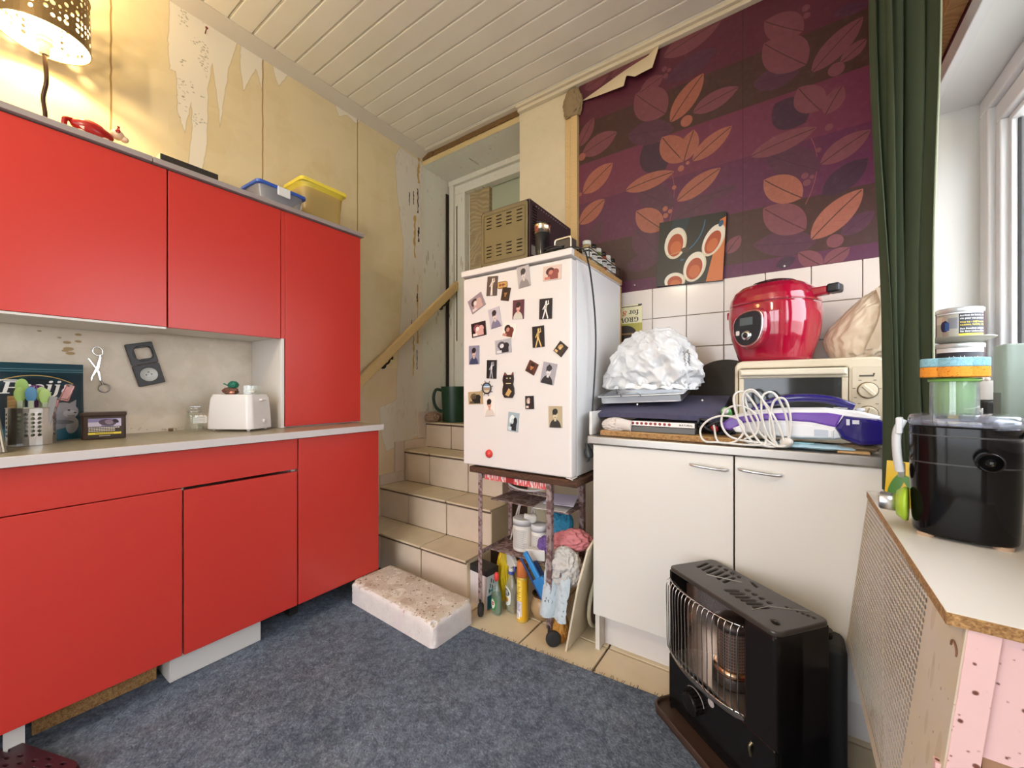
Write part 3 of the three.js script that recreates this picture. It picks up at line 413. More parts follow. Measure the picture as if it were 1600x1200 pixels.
// ---------------------------------------------------------------- perforated lamp, lit
{
  const t = thing('table_lamp', 'lit table lamp with pierced bronze drum shade on the red cupboard', 'lamp', [-2.15, 1.988, -0.215]);
  const bronze = mat([0.30, 0.20, 0.09], 0.35, { metalness: 0.8 }), inner = mat([0.9, 0.85, 0.65], 0.6);
  obj('base', lathe([[0, 0], [0.05, 0], [0.052, 0.006], [0.03, 0.014], [0.008, 0.02], [0, 0.02]]), bronze, t);
  obj('stem', tube([[0, 0.015, 0], [0.002, 0.08, -0.002], [-0.005, 0.14, 0.002], [0.006, 0.19, -0.004], [0.004, 0.23, -0.004], [0.002, 0.30, 0]], 0.0062, 40), mat([0.05, 0.022, 0.012], 0.3, { metalness: 0.5 }), t);
  const y0 = 0.345, H = 0.19, r = 0.112, hole = (i, j) => { const k = hash2(i, j, 5); const on = (hash2(Math.floor(i / 5), 3, 9) < 0.7) && j > 0; if (!on || (j === 1 && k < 0.5)) return null; return [0.5 + (k - 0.5) * 0.12, 0.5 + (hash2(i, j, 6) - 0.5) * 0.12, 0.3 + 0.13 * hash2(i, j, 7), 0.3 + 0.13 * hash2(i, j, 8), hash2(i, j, 9) * 3]; };
  const at = (rr) => (s, q) => { const a = s * 2 * PI, k = rr * (1.02 - 0.03 * q); return [k * Math.cos(a), y0 + H * q, k * Math.sin(a)]; };
  const shade = obj('shade', pierced(44, 9, hole, at(r)), bronze, t);
  obj('lining', pierced(44, 9, hole, at(r - 0.0015)), inner, shade);
  obj('rim', [prep(mv(rot(new THREE.TorusGeometry(r * 1.02, 0.002, 8, 64), PI / 2), 0, y0, 0)), prep(mv(rot(new THREE.TorusGeometry(r * 0.99, 0.002, 8, 64), PI / 2), 0, y0 + H, 0))], bronze, shade);
  for (const k of [0, 1, 2]) obj('wire_carrier', [(() => { const a = k * 2.094 + 0.5; return tube([[0.018 * Math.cos(a), 0.345, 0.018 * Math.sin(a)], [0.07 * Math.cos(a), 0.345, 0.07 * Math.sin(a)], [0.09 * Math.cos(a), 0.352, 0.09 * Math.sin(a)], [0.111 * Math.cos(a), 0.36, 0.111 * Math.sin(a)]], 0.0012, 12, 6); })()], M.steel, t);
  obj('socket', lathe([[0, 0.29], [0.013, 0.29], [0.014, 0.325], [0.021, 0.33], [0.021, 0.336], [0.017, 0.338], [0.017, 0.345], [0.021, 0.347], [0.021, 0.353], [0.014, 0.356], [0, 0.356]]), mat([0.7, 0.62, 0.42], 0.5), t);
  const bulb = obj('bulb', lathe([[0, 0.356], [0.011, 0.358], [0.013, 0.37], [0.026, 0.395], [0.029, 0.415], [0.024, 0.435], [0.012, 0.447], [0, 0.45]]), mat([1, 0.9, 0.7], 0.4, { emissive: new THREE.Color(1, 0.70, 0.32), emissiveIntensity: 6 }), t);
  const light = new THREE.PointLight(new THREE.Color(1, 0.74, 0.40), 1.1, 0, 2); light.name = 'lamp_light'; light.position.set(0, 0.41, 0); light.castShadow = true; light.shadow.radius = 1; t.add(light);
}
// ---------------------------------------------------------------- things on the wall cupboards
{
  const t = thing('cow_figurine', 'small red cow figurine with white hearts on the cupboard top', 'figurine', [-2.1, 1.988, -0.325], 0);
  const red = mat('#ffffff', 0.25, { map: canvas(256, 128, (g, w, h) => { g.fillStyle = '#a01818'; g.fillRect(0, 0, w, h); g.fillStyle = '#f4d8cc'; for (const [x, y, s] of [[30, 30, 10], [80, 55, 12], [130, 35, 11], [60, 92, 10], [170, 75, 12], [215, 40, 10], [120, 100, 9], [235, 95, 9]]) { g.beginPath(); g.moveTo(x, y + s); g.bezierCurveTo(x - s * 1.6, y - s * 0.2, x - s * 0.7, y - s * 1.2, x, y - s * 0.3); g.bezierCurveTo(x + s * 0.7, y - s * 1.2, x + s * 1.6, y - s * 0.2, x, y + s); g.fill(); } }) });
  const cream = mat([0.75, 0.55, 0.4], 0.3);
  obj('body', surf(40, 24, (u, v) => { const a = u * 2 * PI, s = Math.sin(PI * v), k = Math.pow(s, 0.6); return [0.033 * k * Math.cos(a), 0.062 + 0.032 * k * Math.sin(a) + 0.004 * Math.cos(v * PI), 0.058 - 0.116 * v]; }, true), red, t);
  for (const [x, z] of [[-0.017, 0.03], [0.017, 0.03], [-0.017, -0.032], [0.017, -0.032]]) obj('leg', lathe([[0, 0], [0.010, 0], [0.0105, 0.012], [0.010, 0.042], [0, 0.045]], 14).translate(x, 0, z), cream, t);
  obj('head', [blob(0.02, 0.019, 0.02, 0.05, 2, 1, { detail: 8 }).translate(0, 0.066, -0.066), blob(0.014, 0.012, 0.013, 0.03, 2, 2, { detail: 8 }).translate(0, 0.064, -0.086)], cream, t);
  for (const s of [-1, 1]) { obj('horn', bar([0.010 * s, 0.09, -0.066], [0.02 * s, 0.108, -0.066], 0.004), red, t); obj('ear', sph(0.008, 0.022 * s, 0.088, -0.064, 10), red, t); }
  obj('tail', tube([[0, 0.075, 0.05], [0.004, 0.07, 0.066], [0.006, 0.05, 0.07], [0.004, 0.03, 0.068]], 0.008, 20), red, t);
}
{
  const t = thing('storage_box', 'long black box with a pale end on the cupboard top', 'box', [-2.25, 1.988, -0.64], R(0));
  obj('case', box(-0.06, 0.06, 0, 0.118, -0.11, 0.10, 0.003), M.blackMatte, t);
  obj('end_label', box(-0.056, 0.058, 0.06, 0.116, 0.1002, 0.1016), mat([0.75, 0.65, 0.42], 0.6), t);
}
{
  const tub = (w, h, d, wall, top) => { const g = []; const n = 48; const rr = (a, k) => { const c = Math.cos(a), s = Math.sin(a), p = 6; const l = Math.pow(Math.pow(Math.abs(c), p) + Math.pow(Math.abs(s), p), -1 / p); return [c * l * w / 2 * k, s * l * d / 2 * k]; };
    g.push(surf(n, 8, (u, v) => { const k = v < 0.15 ? v / 0.15 * 0.86 : 0.86 + 0.14 * (v - 0.15) / 0.85, [x, z] = rr(u * 2 * PI, k); return [x, v < 0.15 ? 0 : h * (v - 0.15) / 0.85, z]; }, true)); return merge(g); };
  const lid = (w, h0, d, th, k) => { const s = rrect(w, d, 0.02); return prism(s, th, 0.003, 6).rotateX(-PI / 2).translate(0, h0, 0); };
  const a = thing('food_box', 'clear plastic food box with a blue lid on the cupboard top', 'food box', [-2.1, 1.988, -0.955], R(2));
  obj('tub', tub(0.17, 0.075, 0.22), mat([0.88, 0.88, 0.86], 0.12, { transmission: 0.75, thickness: 0 }), a);
  const l = obj('lid', [lid(0.182, 0.075, 0.236, 0.016)], mat([0.03, 0.10, 0.50], 0.3), a);
  obj('clip', [box(-0.03, 0.03, 0.045, 0.088, -0.125, -0.118, 0.003), box(0.0895, 0.097, 0.045, 0.088, -0.03, 0.03, 0.003)], mat([0.8, 0.82, 0.85], 0.25), l);
  const b = thing('food_box', 'tall clear food tub with a yellow lid behind the blue box', 'food box', [-2.185, 1.988, -1.215], R(0));
  obj('tub', tub(0.19, 0.215, 0.245), mat([0.86, 0.72, 0.34], 0.2, { transmission: 0.65, thickness: 0 }), b);
  obj('lid', [lid(0.208, 0.215, 0.266, 0.02)], mat([0.92, 0.76, 0.08], 0.35), b);
  obj('rim_band', tub(0.2, 0.05, 0.258).translate(0, 0.165, 0), mat([0.92, 0.76, 0.08], 0.35, { transmission: 0.3, thickness: 0 }), b);
}
// ---------------------------------------------------------------- niche
{
  const bag = canvas(512, 560, (g, w, h) => {
    g.fillStyle = '#14333f'; g.fillRect(0, 0, w, h); g.fillStyle = '#1c4552'; g.fillRect(0, 0, w, 70); g.fillStyle = '#10202a'; g.beginPath(); g.ellipse(250, 300, 200, 190, 0, 0, 7); g.fill();
    g.fillStyle = '#23596c'; g.fillRect(0, 460, w, 100);
    g.strokeStyle = '#c8a860'; g.lineWidth = 6; g.beginPath(); g.arc(262, 420, 330, -2.2, -0.95); g.stroke();
    g.fillStyle = '#f4f2ee'; g.font = 'italic bold 118px serif'; g.fillText('Freija', 96, 218); g.fillRect(96, 122, 110, 7);
    g.fillStyle = '#7c9298'; g.fillRect(350, 252, 60, 8); g.fillRect(350, 268, 70, 8);
    // grey cat lying with a paw forward
    g.fillStyle = '#8e8c92'; g.beginPath(); g.ellipse(330, 400, 130, 85, 0.05, 0, 7); g.fill(); g.beginPath(); g.ellipse(400, 350, 78, 62, 0.2, 0, 7); g.fill();
    g.beginPath(); g.moveTo(420, 300); g.lineTo(468, 268); g.lineTo(462, 340); g.fill(); g.beginPath(); g.moveTo(330, 310); g.lineTo(325, 262); g.lineTo(380, 300); g.fill();
    g.fillStyle = '#a5a3a8'; g.beginPath(); g.ellipse(440, 460, 34, 60, 0.2, 0, 7); g.fill(); g.beginPath(); g.ellipse(432, 372, 40, 28, 0.2, 0, 7); g.fill(); g.fillStyle = '#6f6d74'; g.beginPath(); g.ellipse(390, 430, 60, 16, 0.1, 0, 7); g.fill();
    g.fillStyle = '#2a282c'; g.beginPath(); g.ellipse(424, 345, 8, 7, 0, 0, 7); g.fill(); g.beginPath(); g.ellipse(458, 365, 8, 5, 0.3, 0, 7); g.fill(); g.strokeStyle = '#55535a'; g.lineWidth = 3; g.beginPath(); g.moveTo(455, 385); g.quadraticCurveTo(430, 395, 415, 384); g.stroke();
    for (let i = 0; i < 700; i++) { g.strokeStyle = i % 2 ? 'rgba(190,188,194,0.25)' : 'rgba(80,78,86,0.22)'; g.lineWidth = 1; const a = rnd(0, 6.3), q = Math.sqrt(rnd()), x = 340 + 120 * q * Math.cos(a), y = 392 + 75 * q * Math.sin(a); g.beginPath(); g.moveTo(x, y); g.lineTo(x - 8, y + rnd(-2, 5)); g.stroke(); }
  });
  const t = thing('pet_food_pouch', 'dark teal pet food pouch printed with a grey cat', 'pouch', [-2.255, 0.911, -0.20], R(94));
  const f = (s) => (u, v) => { const e = Math.pow(Math.sin(PI * u), 0.5), b = (0.034 * e * (1 - v) + 0.012 * e * Math.sin(PI * v)) * s; return [lerp(-0.13, 0.13, u) * (1 - 0.02 * Math.sin(PI * v)), 0.285 * v, b + 0.004 * fbm(u * 5, v * 5, s + 2) * Math.sin(PI * u) + 0.02 * v * v * -1]; };
  obj('front', surf(40, 40, f(1)), mat('#ffffff', 0.28, { map: bag }), t);
  obj('back', surf(40, 40, f(-1)), mat([0.02, 0.07, 0.09], 0.3), t);
  obj('zip_seam', [tube([[-0.128, 0.262, -0.015], [0, 0.262, -0.009], [0.128, 0.262, -0.015]], 0.0018, 20), tube([[-0.128, 0.254, -0.013], [0, 0.254, -0.007], [0.128, 0.254, -0.013]], 0.0014, 20)], mat([0.10, 0.22, 0.26], 0.25), t);
}
{
  const H = [-2.13, 0.911, -0.185];
  const t = thing('utensil_holder', 'perforated brushed steel utensil holder in front of the pouch', 'utensil holder', H, R(20));
  const rr = 0.056, hh = 0.125;
  obj('cup', pierced(24, 9, (i, j) => (j > 1 && j < 8 && i % 6 < 4 && i % 2 === 0 ? [0.5, 0.5, 0.34, 0.36] : (j > 1 && j < 8 && i % 6 < 4 ? [0.5, 0.5, 0.34, 0.36] : null)), (s, q) => [rr * Math.cos(s * 2 * PI), hh * q, rr * Math.sin(s * 2 * PI)]), mat([0.62, 0.6, 0.58], 0.3, { metalness: 1, anisotropy: 0.6 }), t);
  obj('bottom', [cyl(rr - 0.001, rr - 0.001, 0.004), prep(mv(rot(new THREE.TorusGeometry(rr, 0.0016, 8, 48), PI / 2), 0, hh, 0))], M.steel, t);
  const spoon = (label, c, x, z, lean, dir, h, big = 1) => {
    const s = thing('baby_spoon', label, 'spoon', [H[0] + x, H[1] + 0.005, H[2] + z], dir, 'spoons in the steel holder');
    const cm = mat(c, 0.4), clear = mat([0.75, 0.85, 0.7], 0.3, { transmission: 0.5, thickness: 0 });
    const q = (g) => rot(g, lean); 
    obj('handle', q(box(-0.007, 0.007, 0, h - 0.02, -0.003, 0.003, 0.003)), clear, s);
    obj('bowl', q(surf(20, 12, (u, v) => { const a = u * 2 * PI, k = Math.sin(PI * v); return [0.0145 * big * k * Math.cos(a) * (0.8 + 0.3 * v), h + 0.027 * big * -Math.cos(PI * v), 0.0035 * k * Math.sin(a) - 0.004]; }, true)), cm, s);
    return s;
  };
  spoon('lime green spoon at the left rim of the steel holder', [0.42, 0.66, 0.22], 0.02, 0.028, -0.05, R(80), 0.165);
  spoon('lime green spoon behind its twin in the steel holder', [0.36, 0.60, 0.18], -0.015, 0.02, 0.03, R(80), 0.19, 1.1);
  spoon('blue spoon standing in the middle of the steel holder', [0.10, 0.30, 0.58], 0.03, 0.004, 0.06, R(85), 0.165);
  spoon('pale green spoon near the grey scraper in the holder', [0.42, 0.62, 0.25], 0.0, -0.022, 0.05, R(88), 0.165);
  spoon('small lime spoon at the right of the steel holder', [0.45, 0.68, 0.25], 0.026, -0.026, 0.1, R(90), 0.158);
  const sc = thing('scraper', 'grey flat scraper leaning in the steel holder', 'scraper', [H[0] + 0.035, H[1] + 0.006, H[2] - 0.02], R(84)); obj('blade', rot(box(-0.009, 0.009, 0.05, 0.16, -0.001, 0.002, 0.001), 0.05, 0, -0.16), mat([0.34, 0.36, 0.4], 0.4), sc); obj('grip', rot(box(-0.008, 0.008, 0.005, 0.055, -0.002, 0.003, 0.002), 0.05, 0, -0.16), M.blackMatte, sc);
  const pr = thing('peeler', 'rose metal peeler tilting out of the steel holder', 'peeler', [H[0] - 0.012, H[1] + 0.006, H[2] - 0.03], R(86));
  obj('grip', rot(box(-0.006, 0.006, 0.01, 0.15, -0.004, 0.004, 0.004), 0, 0, -0.2), mat([0.42, 0.2, 0.22], 0.3, { metalness: 0.6 }), pr); obj('head', rot(merge([bar([-0.01, 0.15, 0], [-0.01, 0.205, 0], 0.0025), bar([0.01, 0.15, 0], [0.01, 0.205, 0], 0.0025), bar([-0.01, 0.205, 0], [0.01, 0.205, 0], 0.0025), box(-0.008, 0.008, 0.155, 0.2, -0.001, 0.001), bar([-0.01, 0.15, 0], [0.01, 0.15, 0], 0.004)]), 0, 0, -0.3), mat([0.48, 0.26, 0.26], 0.25, { metalness: 0.7 }), pr);
  tag(obj('whisk', [0, 0.6, 1.2, 1.8, 2.4].map((a) => tube([[0, 0.05, 0], [0.004 * Math.cos(a), 0.13, 0.004 * Math.sin(a)], [0.026 * Math.cos(a), 0.165, 0.026 * Math.sin(a)], [0.012 * Math.cos(a), 0.195, 0.012 * Math.sin(a)], [-0.012 * Math.cos(a), 0.195, -0.012 * Math.sin(a)], [-0.026 * Math.cos(a), 0.165, -0.026 * Math.sin(a)], [-0.004 * Math.cos(a), 0.13, -0.004 * Math.sin(a)], [0, 0.05, 0]], 0.0017, 40, 6).translate(H[0] - 0.025, H[1] + 0.004, H[2] - 0.012)), mat([0.22, 0.06, 0.28], 0.4)), 'purple loop whisk at the back of the steel holder', 'whisk');
  const sp = thing('spatula', 'wooden spatula at the left side of the steel holder', 'spatula', [H[0] + 0.0, H[1] + 0.006, H[2] + 0.04], R(80)); obj('blade', rot(box(-0.012, 0.012, 0.075, 0.16, -0.002, 0.002, 0.002), 0.02), M.board, sp); obj('grip', rot(box(-0.006, 0.006, 0, 0.08, -0.003, 0.003, 0.002), 0.02), M.board, sp);
  // magazines leaning at the edge of the picture
  const mg = thing('magazine_stack', 'thin stack of magazines leaning at the end of the niche', 'magazine', [-2.02, 0.911, -0.10], 0);
  [[0, '#16140f'], [0.006, '#8a8478'], [0.011, '#c8c2b4'], [0.015, '#5a5648']].forEach(([o, c], i) => obj('magazine', rot(box(-0.11, 0.11, 0, 0.235, 0.0 - o - 0.004, 0.0 - o, 0.001), 0.12), mat(c, 0.5), mg));
}
{
  const prt = canvas(384, 256, (g, w, h) => {
    g.fillStyle = '#3a322e'; g.fillRect(0, 0, w, h); g.fillStyle = '#8b84b8'; g.fillRect(14, 12, 356, 104);
    g.fillStyle = '#c9c4e0'; g.fillRect(14, 60, 140, 56); g.fillRect(290, 20, 80, 96); g.fillStyle = '#564a5e'; g.beginPath(); g.ellipse(220, 66, 96, 42, 0.1, 0, 7); g.fill(); g.fillStyle = '#8f7c92'; g.beginPath(); g.ellipse(236, 62, 46, 30, 0.2, 0, 7); g.fill(); g.fillStyle = '#2a2230'; g.beginPath(); g.ellipse(310, 50, 36, 22, 0.5, 0, 7); g.fill();
    g.fillStyle = '#f4f1ea'; for (const [y, w2] of [[126, 340], [146, 300], [166, 290]]) for (let x = 18; x < w2; x += 26) g.fillRect(x, y, 22, 9);
    g.fillStyle = '#f0dc50'; g.fillRect(14, 190, 356, 26); g.fillStyle = '#3a322e'; for (let x = 90; x < 280; x += 20) g.fillRect(x, 200, 15, 7); g.fillStyle = '#d8d2c8'; g.fillRect(130, 230, 120, 7);
  });
  const t = thing('tobacco_tin', 'dark brown tobacco tin with a warning label on the worktop', 'tin', [-2.165, 0.911, -0.368], R(78));
  obj('body', prism(rrect(0.118, 0.075, 0.008), 0.088, 0.002, 4).rotateX(-PI / 2), mat([0.05, 0.025, 0.018], 0.35), t);
  obj('lid', prism(rrect(0.124, 0.081, 0.009), 0.014, 0.003, 4).rotateX(-PI / 2).translate(0, 0.087, 0), mat([0.045, 0.024, 0.018], 0.3), t);
  obj('warning_label', planar(box(-0.045, 0.05, 0.006, 0.082, 0.0372, 0.0386), -0.045, 0.05, 0.006, 0.082), mat('#ffffff', 0.4, { map: prt }), t);
  obj('barcode', planar(box(-0.0602, -0.0588, 0.012, 0.05, -0.012, 0.012), -0.012, 0.012, 0.012, 0.05, 'z', 'y'), mat('#ffffff', 0.5, { map: canvas(64, 96, (g, w, h) => { g.fillStyle = '#e8e4dc'; g.fillRect(0, 0, w, h); g.fillStyle = '#222'; for (let y = 6; y < 90; y += 6) g.fillRect(8, y, 48, 2 + (y * 7) % 3); }) }), t);
}
{
  const t = thing('scissors', 'silver kitchen scissors hanging open on the niche wall', 'scissors', [-2.3155, 1.18, -0.367], PI / 2);
  const ring = (x, y, rx, ry, a) => tube(Array.from({ length: 14 }, (_, i) => { const w = i / 14 * 2 * PI, c = Math.cos(w) * rx, s = Math.sin(w) * ry; return [x + c * Math.cos(a) - s * Math.sin(a), y + c * Math.sin(a) + s * Math.cos(a), 0.004]; }), 0.0024, 40, 8, true);
  obj('blade', prism([[-0.022, 0.045], [-0.017, 0.042], [0.012, -0.01], [0.016, -0.044], [0.013, -0.048], [0.004, -0.004]], 0.0022, 0.0005).translate(0, 0, 0.001), M.chrome, t);
  obj('blade', prism([[-0.012, -0.048], [-0.008, -0.03], [0.01, 0.006], [0.016, 0.05], [0.011, 0.052], [0.002, 0.012], [-0.014, -0.036]], 0.0022, 0.0005).translate(0, 0, 0.0035), M.chrome, t);
  obj('handle', [ring(0.006, 0.074, 0.014, 0.018, 0.3), bar([0.014, 0.05, 0.004], [0.014, 0.06, 0.004], 0.0035)], M.chrome, t);
  obj('handle', [ring(0.026, -0.076, 0.016, 0.017, -0.2), bar([0.014, -0.044, 0.003], [0.021, -0.061, 0.004], 0.0032)], mat([0.28, 0.26, 0.25], 0.3, { metalness: 1 }), t);
}
{
  const dark = mat([0.014, 0.011, 0.010], 0.4), p = (x) => R(-16.5);
  const t = thing('socket_frame', 'tilted black double wall plate with an empty opening and a white socket', 'wall plate', [XL + 0.004, 1.21, -0.519], PI / 2);
  const inner = new THREE.Group();
  const plate = (cy, hole) => { const s = rrect(0.092, 0.092, 0.005, 0, cy); s.holes.push(hole); return rot(prism(s, 0.011, 0.002, 16), 0, 0, 0.26); };
  const sq = new THREE.Path(rrect(0.056, 0.048, 0.006, 0.006, 0.047).getPoints(6));
  obj('frame', plate(0.047, sq), dark, t);
  obj('inner_ring', rot(prep(new THREE.TorusGeometry(0.034, 0.002, 8, 36).translate(0.004, 0.047, 0.010)), 0, 0, 0.26), dark, t);
  obj('frame', plate(-0.047, ellipse(0, -0.047, 0.03, 0.03)), dark, t);
  obj('socket', rot(merge([lathe([[0, 0], [0.030, 0], [0.030, 0.012], [0.027, 0.014], [0.024, 0.006], [0, 0.005]], 36).rotateX(PI / 2).translate(0, -0.047, 0)]), 0, 0, 0.26), mat([0.6, 0.62, 0.6], 0.3), t);
  obj('pin', rot(merge([bar([-0.009, -0.047, 0.004], [-0.009, -0.047, 0.0062], 0.003), bar([0.009, -0.047, 0.004], [0.009, -0.047, 0.0062], 0.003), bar([0, -0.036, 0.004], [0, -0.036, 0.014], 0.0024)]), 0, 0, 0.26), M.black, t);
}
{
  const t = thing('glass_jar', 'clear glass jar with a paper tag beside the toaster', 'jar', [-2.225, 0.911, -0.668]);
  obj('glass', lathe([[0, 0.002], [0.030, 0], [0.034, 0.004], [0.034, 0.06], [0.031, 0.075], [0.027, 0.082], [0.027, 0.09], [0.0255, 0.09], [0.0255, 0.082], [0.0295, 0.074], [0.032, 0.06], [0.032, 0.006], [0, 0.005]], 40), M.glass, t);
  obj('lid', lathe([[0, 0.092], [0.031, 0.092], [0.033, 0.095], [0.033, 0.104], [0.031, 0.106], [0, 0.106]], 40), M.glass, t);
  obj('clasp', [bar([-0.014, 0.108, 0.01], [0.016, 0.108, -0.02], 0.003), prep(rot(new THREE.TorusGeometry(0.029, 0.0015, 6, 36), PI / 2).translate(0, 0.086, 0))], M.chrome, t);
  obj('paper_tag', planar(rot(prism([[-0.026, -0.016], [0.026, -0.016], [0.026, 0.012], [0.018, 0.022], [0.012, 0.016], [0.004, 0.026], [-0.004, 0.017], [-0.014, 0.023], [-0.026, 0.012]], 0.001), 0, 1.1).translate(0.033, 0.05, -0.012), -0.04, 0.04, 0.03, 0.08, 'z', 'y'), mat('#ffffff', 0.8, { map: canvas(128, 96, (g, w, h) => { g.fillStyle = '#f2eeea'; g.fillRect(0, 0, w, h); g.fillStyle = '#b84a40'; g.fillRect(10, 12, 108, 5); g.fillStyle = '#777'; for (let y = 30; y < 84; y += 9) g.fillRect(20, y, 60 + (y * 13) % 40, 3); }) }), t);
  tag(obj('cork', lathe([[0, 0], [0.008, 0], [0.0095, 0.008], [0.008, 0.012], [0, 0.012]], 16).translate(-2.285, 0.911, -0.60), mat([0.2, 0.12, 0.06], 0.85)), 'tiny brown stopper lying at the niche wall', 'stopper');
}
{
  const t = thing('toaster', 'white two slot toaster with browning dial on the worktop', 'toaster', [-2.085, 0.911, -0.80], R(118));
  const wt = mat([0.76, 0.73, 0.73], 0.28), W = 0.145, D = 0.225, H = 0.152;
  const prof = (k) => rrect(W * k, D * k, 0.026 * k);
  const at = (u, v) => { const s = prof(1).getPoints(8), i = Math.min(s.length - 1, Math.floor(u * (s.length - 1))), p = s[i], q = s[Math.min(s.length - 1, i + 1)], f = u * (s.length - 1) - i; return [lerp(p.x, q.x, f), lerp(p.y, q.y, f)]; };
  obj('shell', [surf(36 * 2, 10, (u, v) => { const [x, z] = at(u), k = 1 - 0.10 * Math.pow(v, 1.6), e = v > 0.9 ? Math.sqrt(1 - Math.pow((v - 0.9) / 0.1, 2)) * 0.05 + 0.95 : 1; return [x * k * e, 0.012 + H * v, z * k * e]; }), prism(rrect(W * 0.86, D * 0.86, 0.024), 0.004, 0.001).rotateX(-PI / 2).translate(0, H + 0.009, 0), prism(rrect(W, D, 0.026), 0.006, 0.002).rotateX(-PI / 2).translate(0, 0.009, 0)], wt, t);
  obj('slot', [box(-0.034, -0.014, H + 0.0128, H + 0.0136, -0.07, 0.07), box(0.014, 0.034, H + 0.0128, H + 0.0136, -0.07, 0.07)], M.black, t);
  obj('foot', [[-0.05, -0.085], [0.05, -0.085], [-0.05, 0.085], [0.05, 0.085]].map(([x, z]) => cyl(0.007, 0.008, 0.012, x, 0, z, 14)), wt, t);
  const zf = D / 2;
  obj('lever_slot', [rot(prism(rrect(0.034, 0.085, 0.015, 0.008, 0.105), 0.002, 0.0008), -0.075).translate(0, 0.004, zf - 0.0022)], mat([0.66, 0.63, 0.64], 0.3), t);
  obj('lever_gap', rot(box(0.0, 0.007, 0.068, 0.126, 0, 0.003), -0.075).translate(0, 0.004, zf - 0.0015), M.black, t);
  obj('lever', rot(box(-0.01, 0.02, 0.132, 0.142, 0.002, 0.02, 0.004), -0.075).translate(0, 0.002, zf - 0.004), wt, t);
  obj('dial', lathe([[0, 0.012], [0.009, 0.012], [0.011, 0.009], [0.012, 0], [0, 0]], 28).rotateX(PI / 2 - 0.05).translate(0.01, 0.042, zf - 0.003), wt, t);
}
{
  const y = 0.911 + 0.165;
  const t = thing('gift_bundle', 'small brown bundle with a green ribbon on top of the toaster', 'bundle', [-2.11, y, -0.77], R(30));
  obj('bundle', blob(0.034, 0.018, 0.024, 0.2, 2, 7, { detail: 10 }), mat([0.16, 0.07, 0.045], 0.45), t);
  obj('ribbon', [blob(0.018, 0.015, 0.016, 0.3, 2.5, 3, { ridge: true, detail: 10 }).translate(0.014, 0.03, 0), tube([[0, 0.034, 0], [-0.016, 0.044, 0.006], [-0.026, 0.05, 0.01]], 0.003)], mat([0.01, 0.16, 0.10], 0.5), t);
  obj('copper_seal', blob(0.013, 0.010, 0.012, 0.1, 2, 9, { detail: 8 }).translate(0.022, 0.0, 0.018), mat([0.6, 0.25, 0.17], 0.3, { metalness: 0.7 }), t);
  const d = thing('glass_dish', 'small square glass dish on top of the toaster', 'dish', [-2.045, y, -0.835], R(52));
  obj('wall', [box(-0.028, 0.028, 0.002, 0.04, -0.028, -0.025), box(-0.028, 0.028, 0.002, 0.04, 0.025, 0.028), box(-0.028, -0.025, 0.002, 0.04, -0.025, 0.025), box(0.025, 0.028, 0.002, 0.04, -0.025, 0.025), box(-0.028, 0.028, 0, 0.003, -0.028, 0.028)], M.glass, d);
  tag(obj('wax_ball', blob(0.016, 0.010, 0.015, 0.12, 2, 3, { detail: 8 }).translate(-2.045, y + 0.004, -0.835), mat([0.7, 0.62, 0.55], 0.4)), 'pale wax lump inside the small glass dish', 'wax');
}
// ---------------------------------------------------------------- handrail, jug, block, mat
{
  const t = thing('handrail', 'pale pine handrail on black brackets up the stair wall', 'handrail', [XL, 0, 0]);
  const a = [0.072, 1.02, -1.40], b = [0.072, 1.975, -2.468];
  const len = Math.hypot(b[1] - a[1], b[2] - a[2]), rg = box(-0.016, 0.016, -0.034, 0.034, -len / 2, len / 2, 0.013).rotateX(Math.atan2(b[1] - a[1], a[2] - b[2])).translate(0.072, (a[1] + b[1]) / 2, (a[2] + b[2]) / 2); obj('rail', rg, M.pine, t);
  for (const s of [0.352, 0.878]) { const p = [0.072, lerp(a[1], b[1], s), lerp(a[2], b[2], s)];
    obj('bracket', [tube([[0.07, p[1] - 0.018, p[2]], [0.06, p[1] - 0.07, p[2]], [0.02, p[1] - 0.085, p[2] + 0.005], [0.0, p[1] - 0.085, p[2] + 0.008]], 0.0075, 14), rot(cyl(0.03, 0.03, 0.006, 0, -0.003, 0, 20), 0, 0, PI / 2).translate(0.004, p[1] - 0.085, p[2] + 0.008), box(0.06, 0.084, p[1] - 0.052, p[1] - 0.03, p[2] - 0.018, p[2] + 0.018)], M.black, t); }
}
{
  const t = thing('plastic_jug', 'dark green plastic jug on the top step beside the refrigerator', 'jug', [-2.13, 0.846, -2.295], R(34));
  const gr = mat([0.006, 0.035, 0.016], 0.4);
  obj('body', lathe([[0, 0.003], [0.085, 0], [0.09, 0.006], [0.1, 0.25], [0.104, 0.275], [0.1, 0.275], [0.096, 0.25], [0.086, 0.01], [0, 0.008]], 36), gr, t);
  obj('handle', tube([[-0.095, 0.245, 0.02], [-0.135, 0.25, 0.03], [-0.155, 0.2, 0.034], [-0.145, 0.13, 0.032], [-0.115, 0.09, 0.026], [-0.09, 0.08, 0.02]], 0.012, 30), gr, t);
  tag(obj('dust_cloth', blob(0.05, 0.035, 0.05, 0.35, 2.4, 11, { ridge: true, detail: 16 }).translate(-2.262, 0.8465, -2.195), mat([0.30, 0.2, 0.14], 0.95)), 'crumpled pale brown cloth beside the green jug', 'cloth');
}
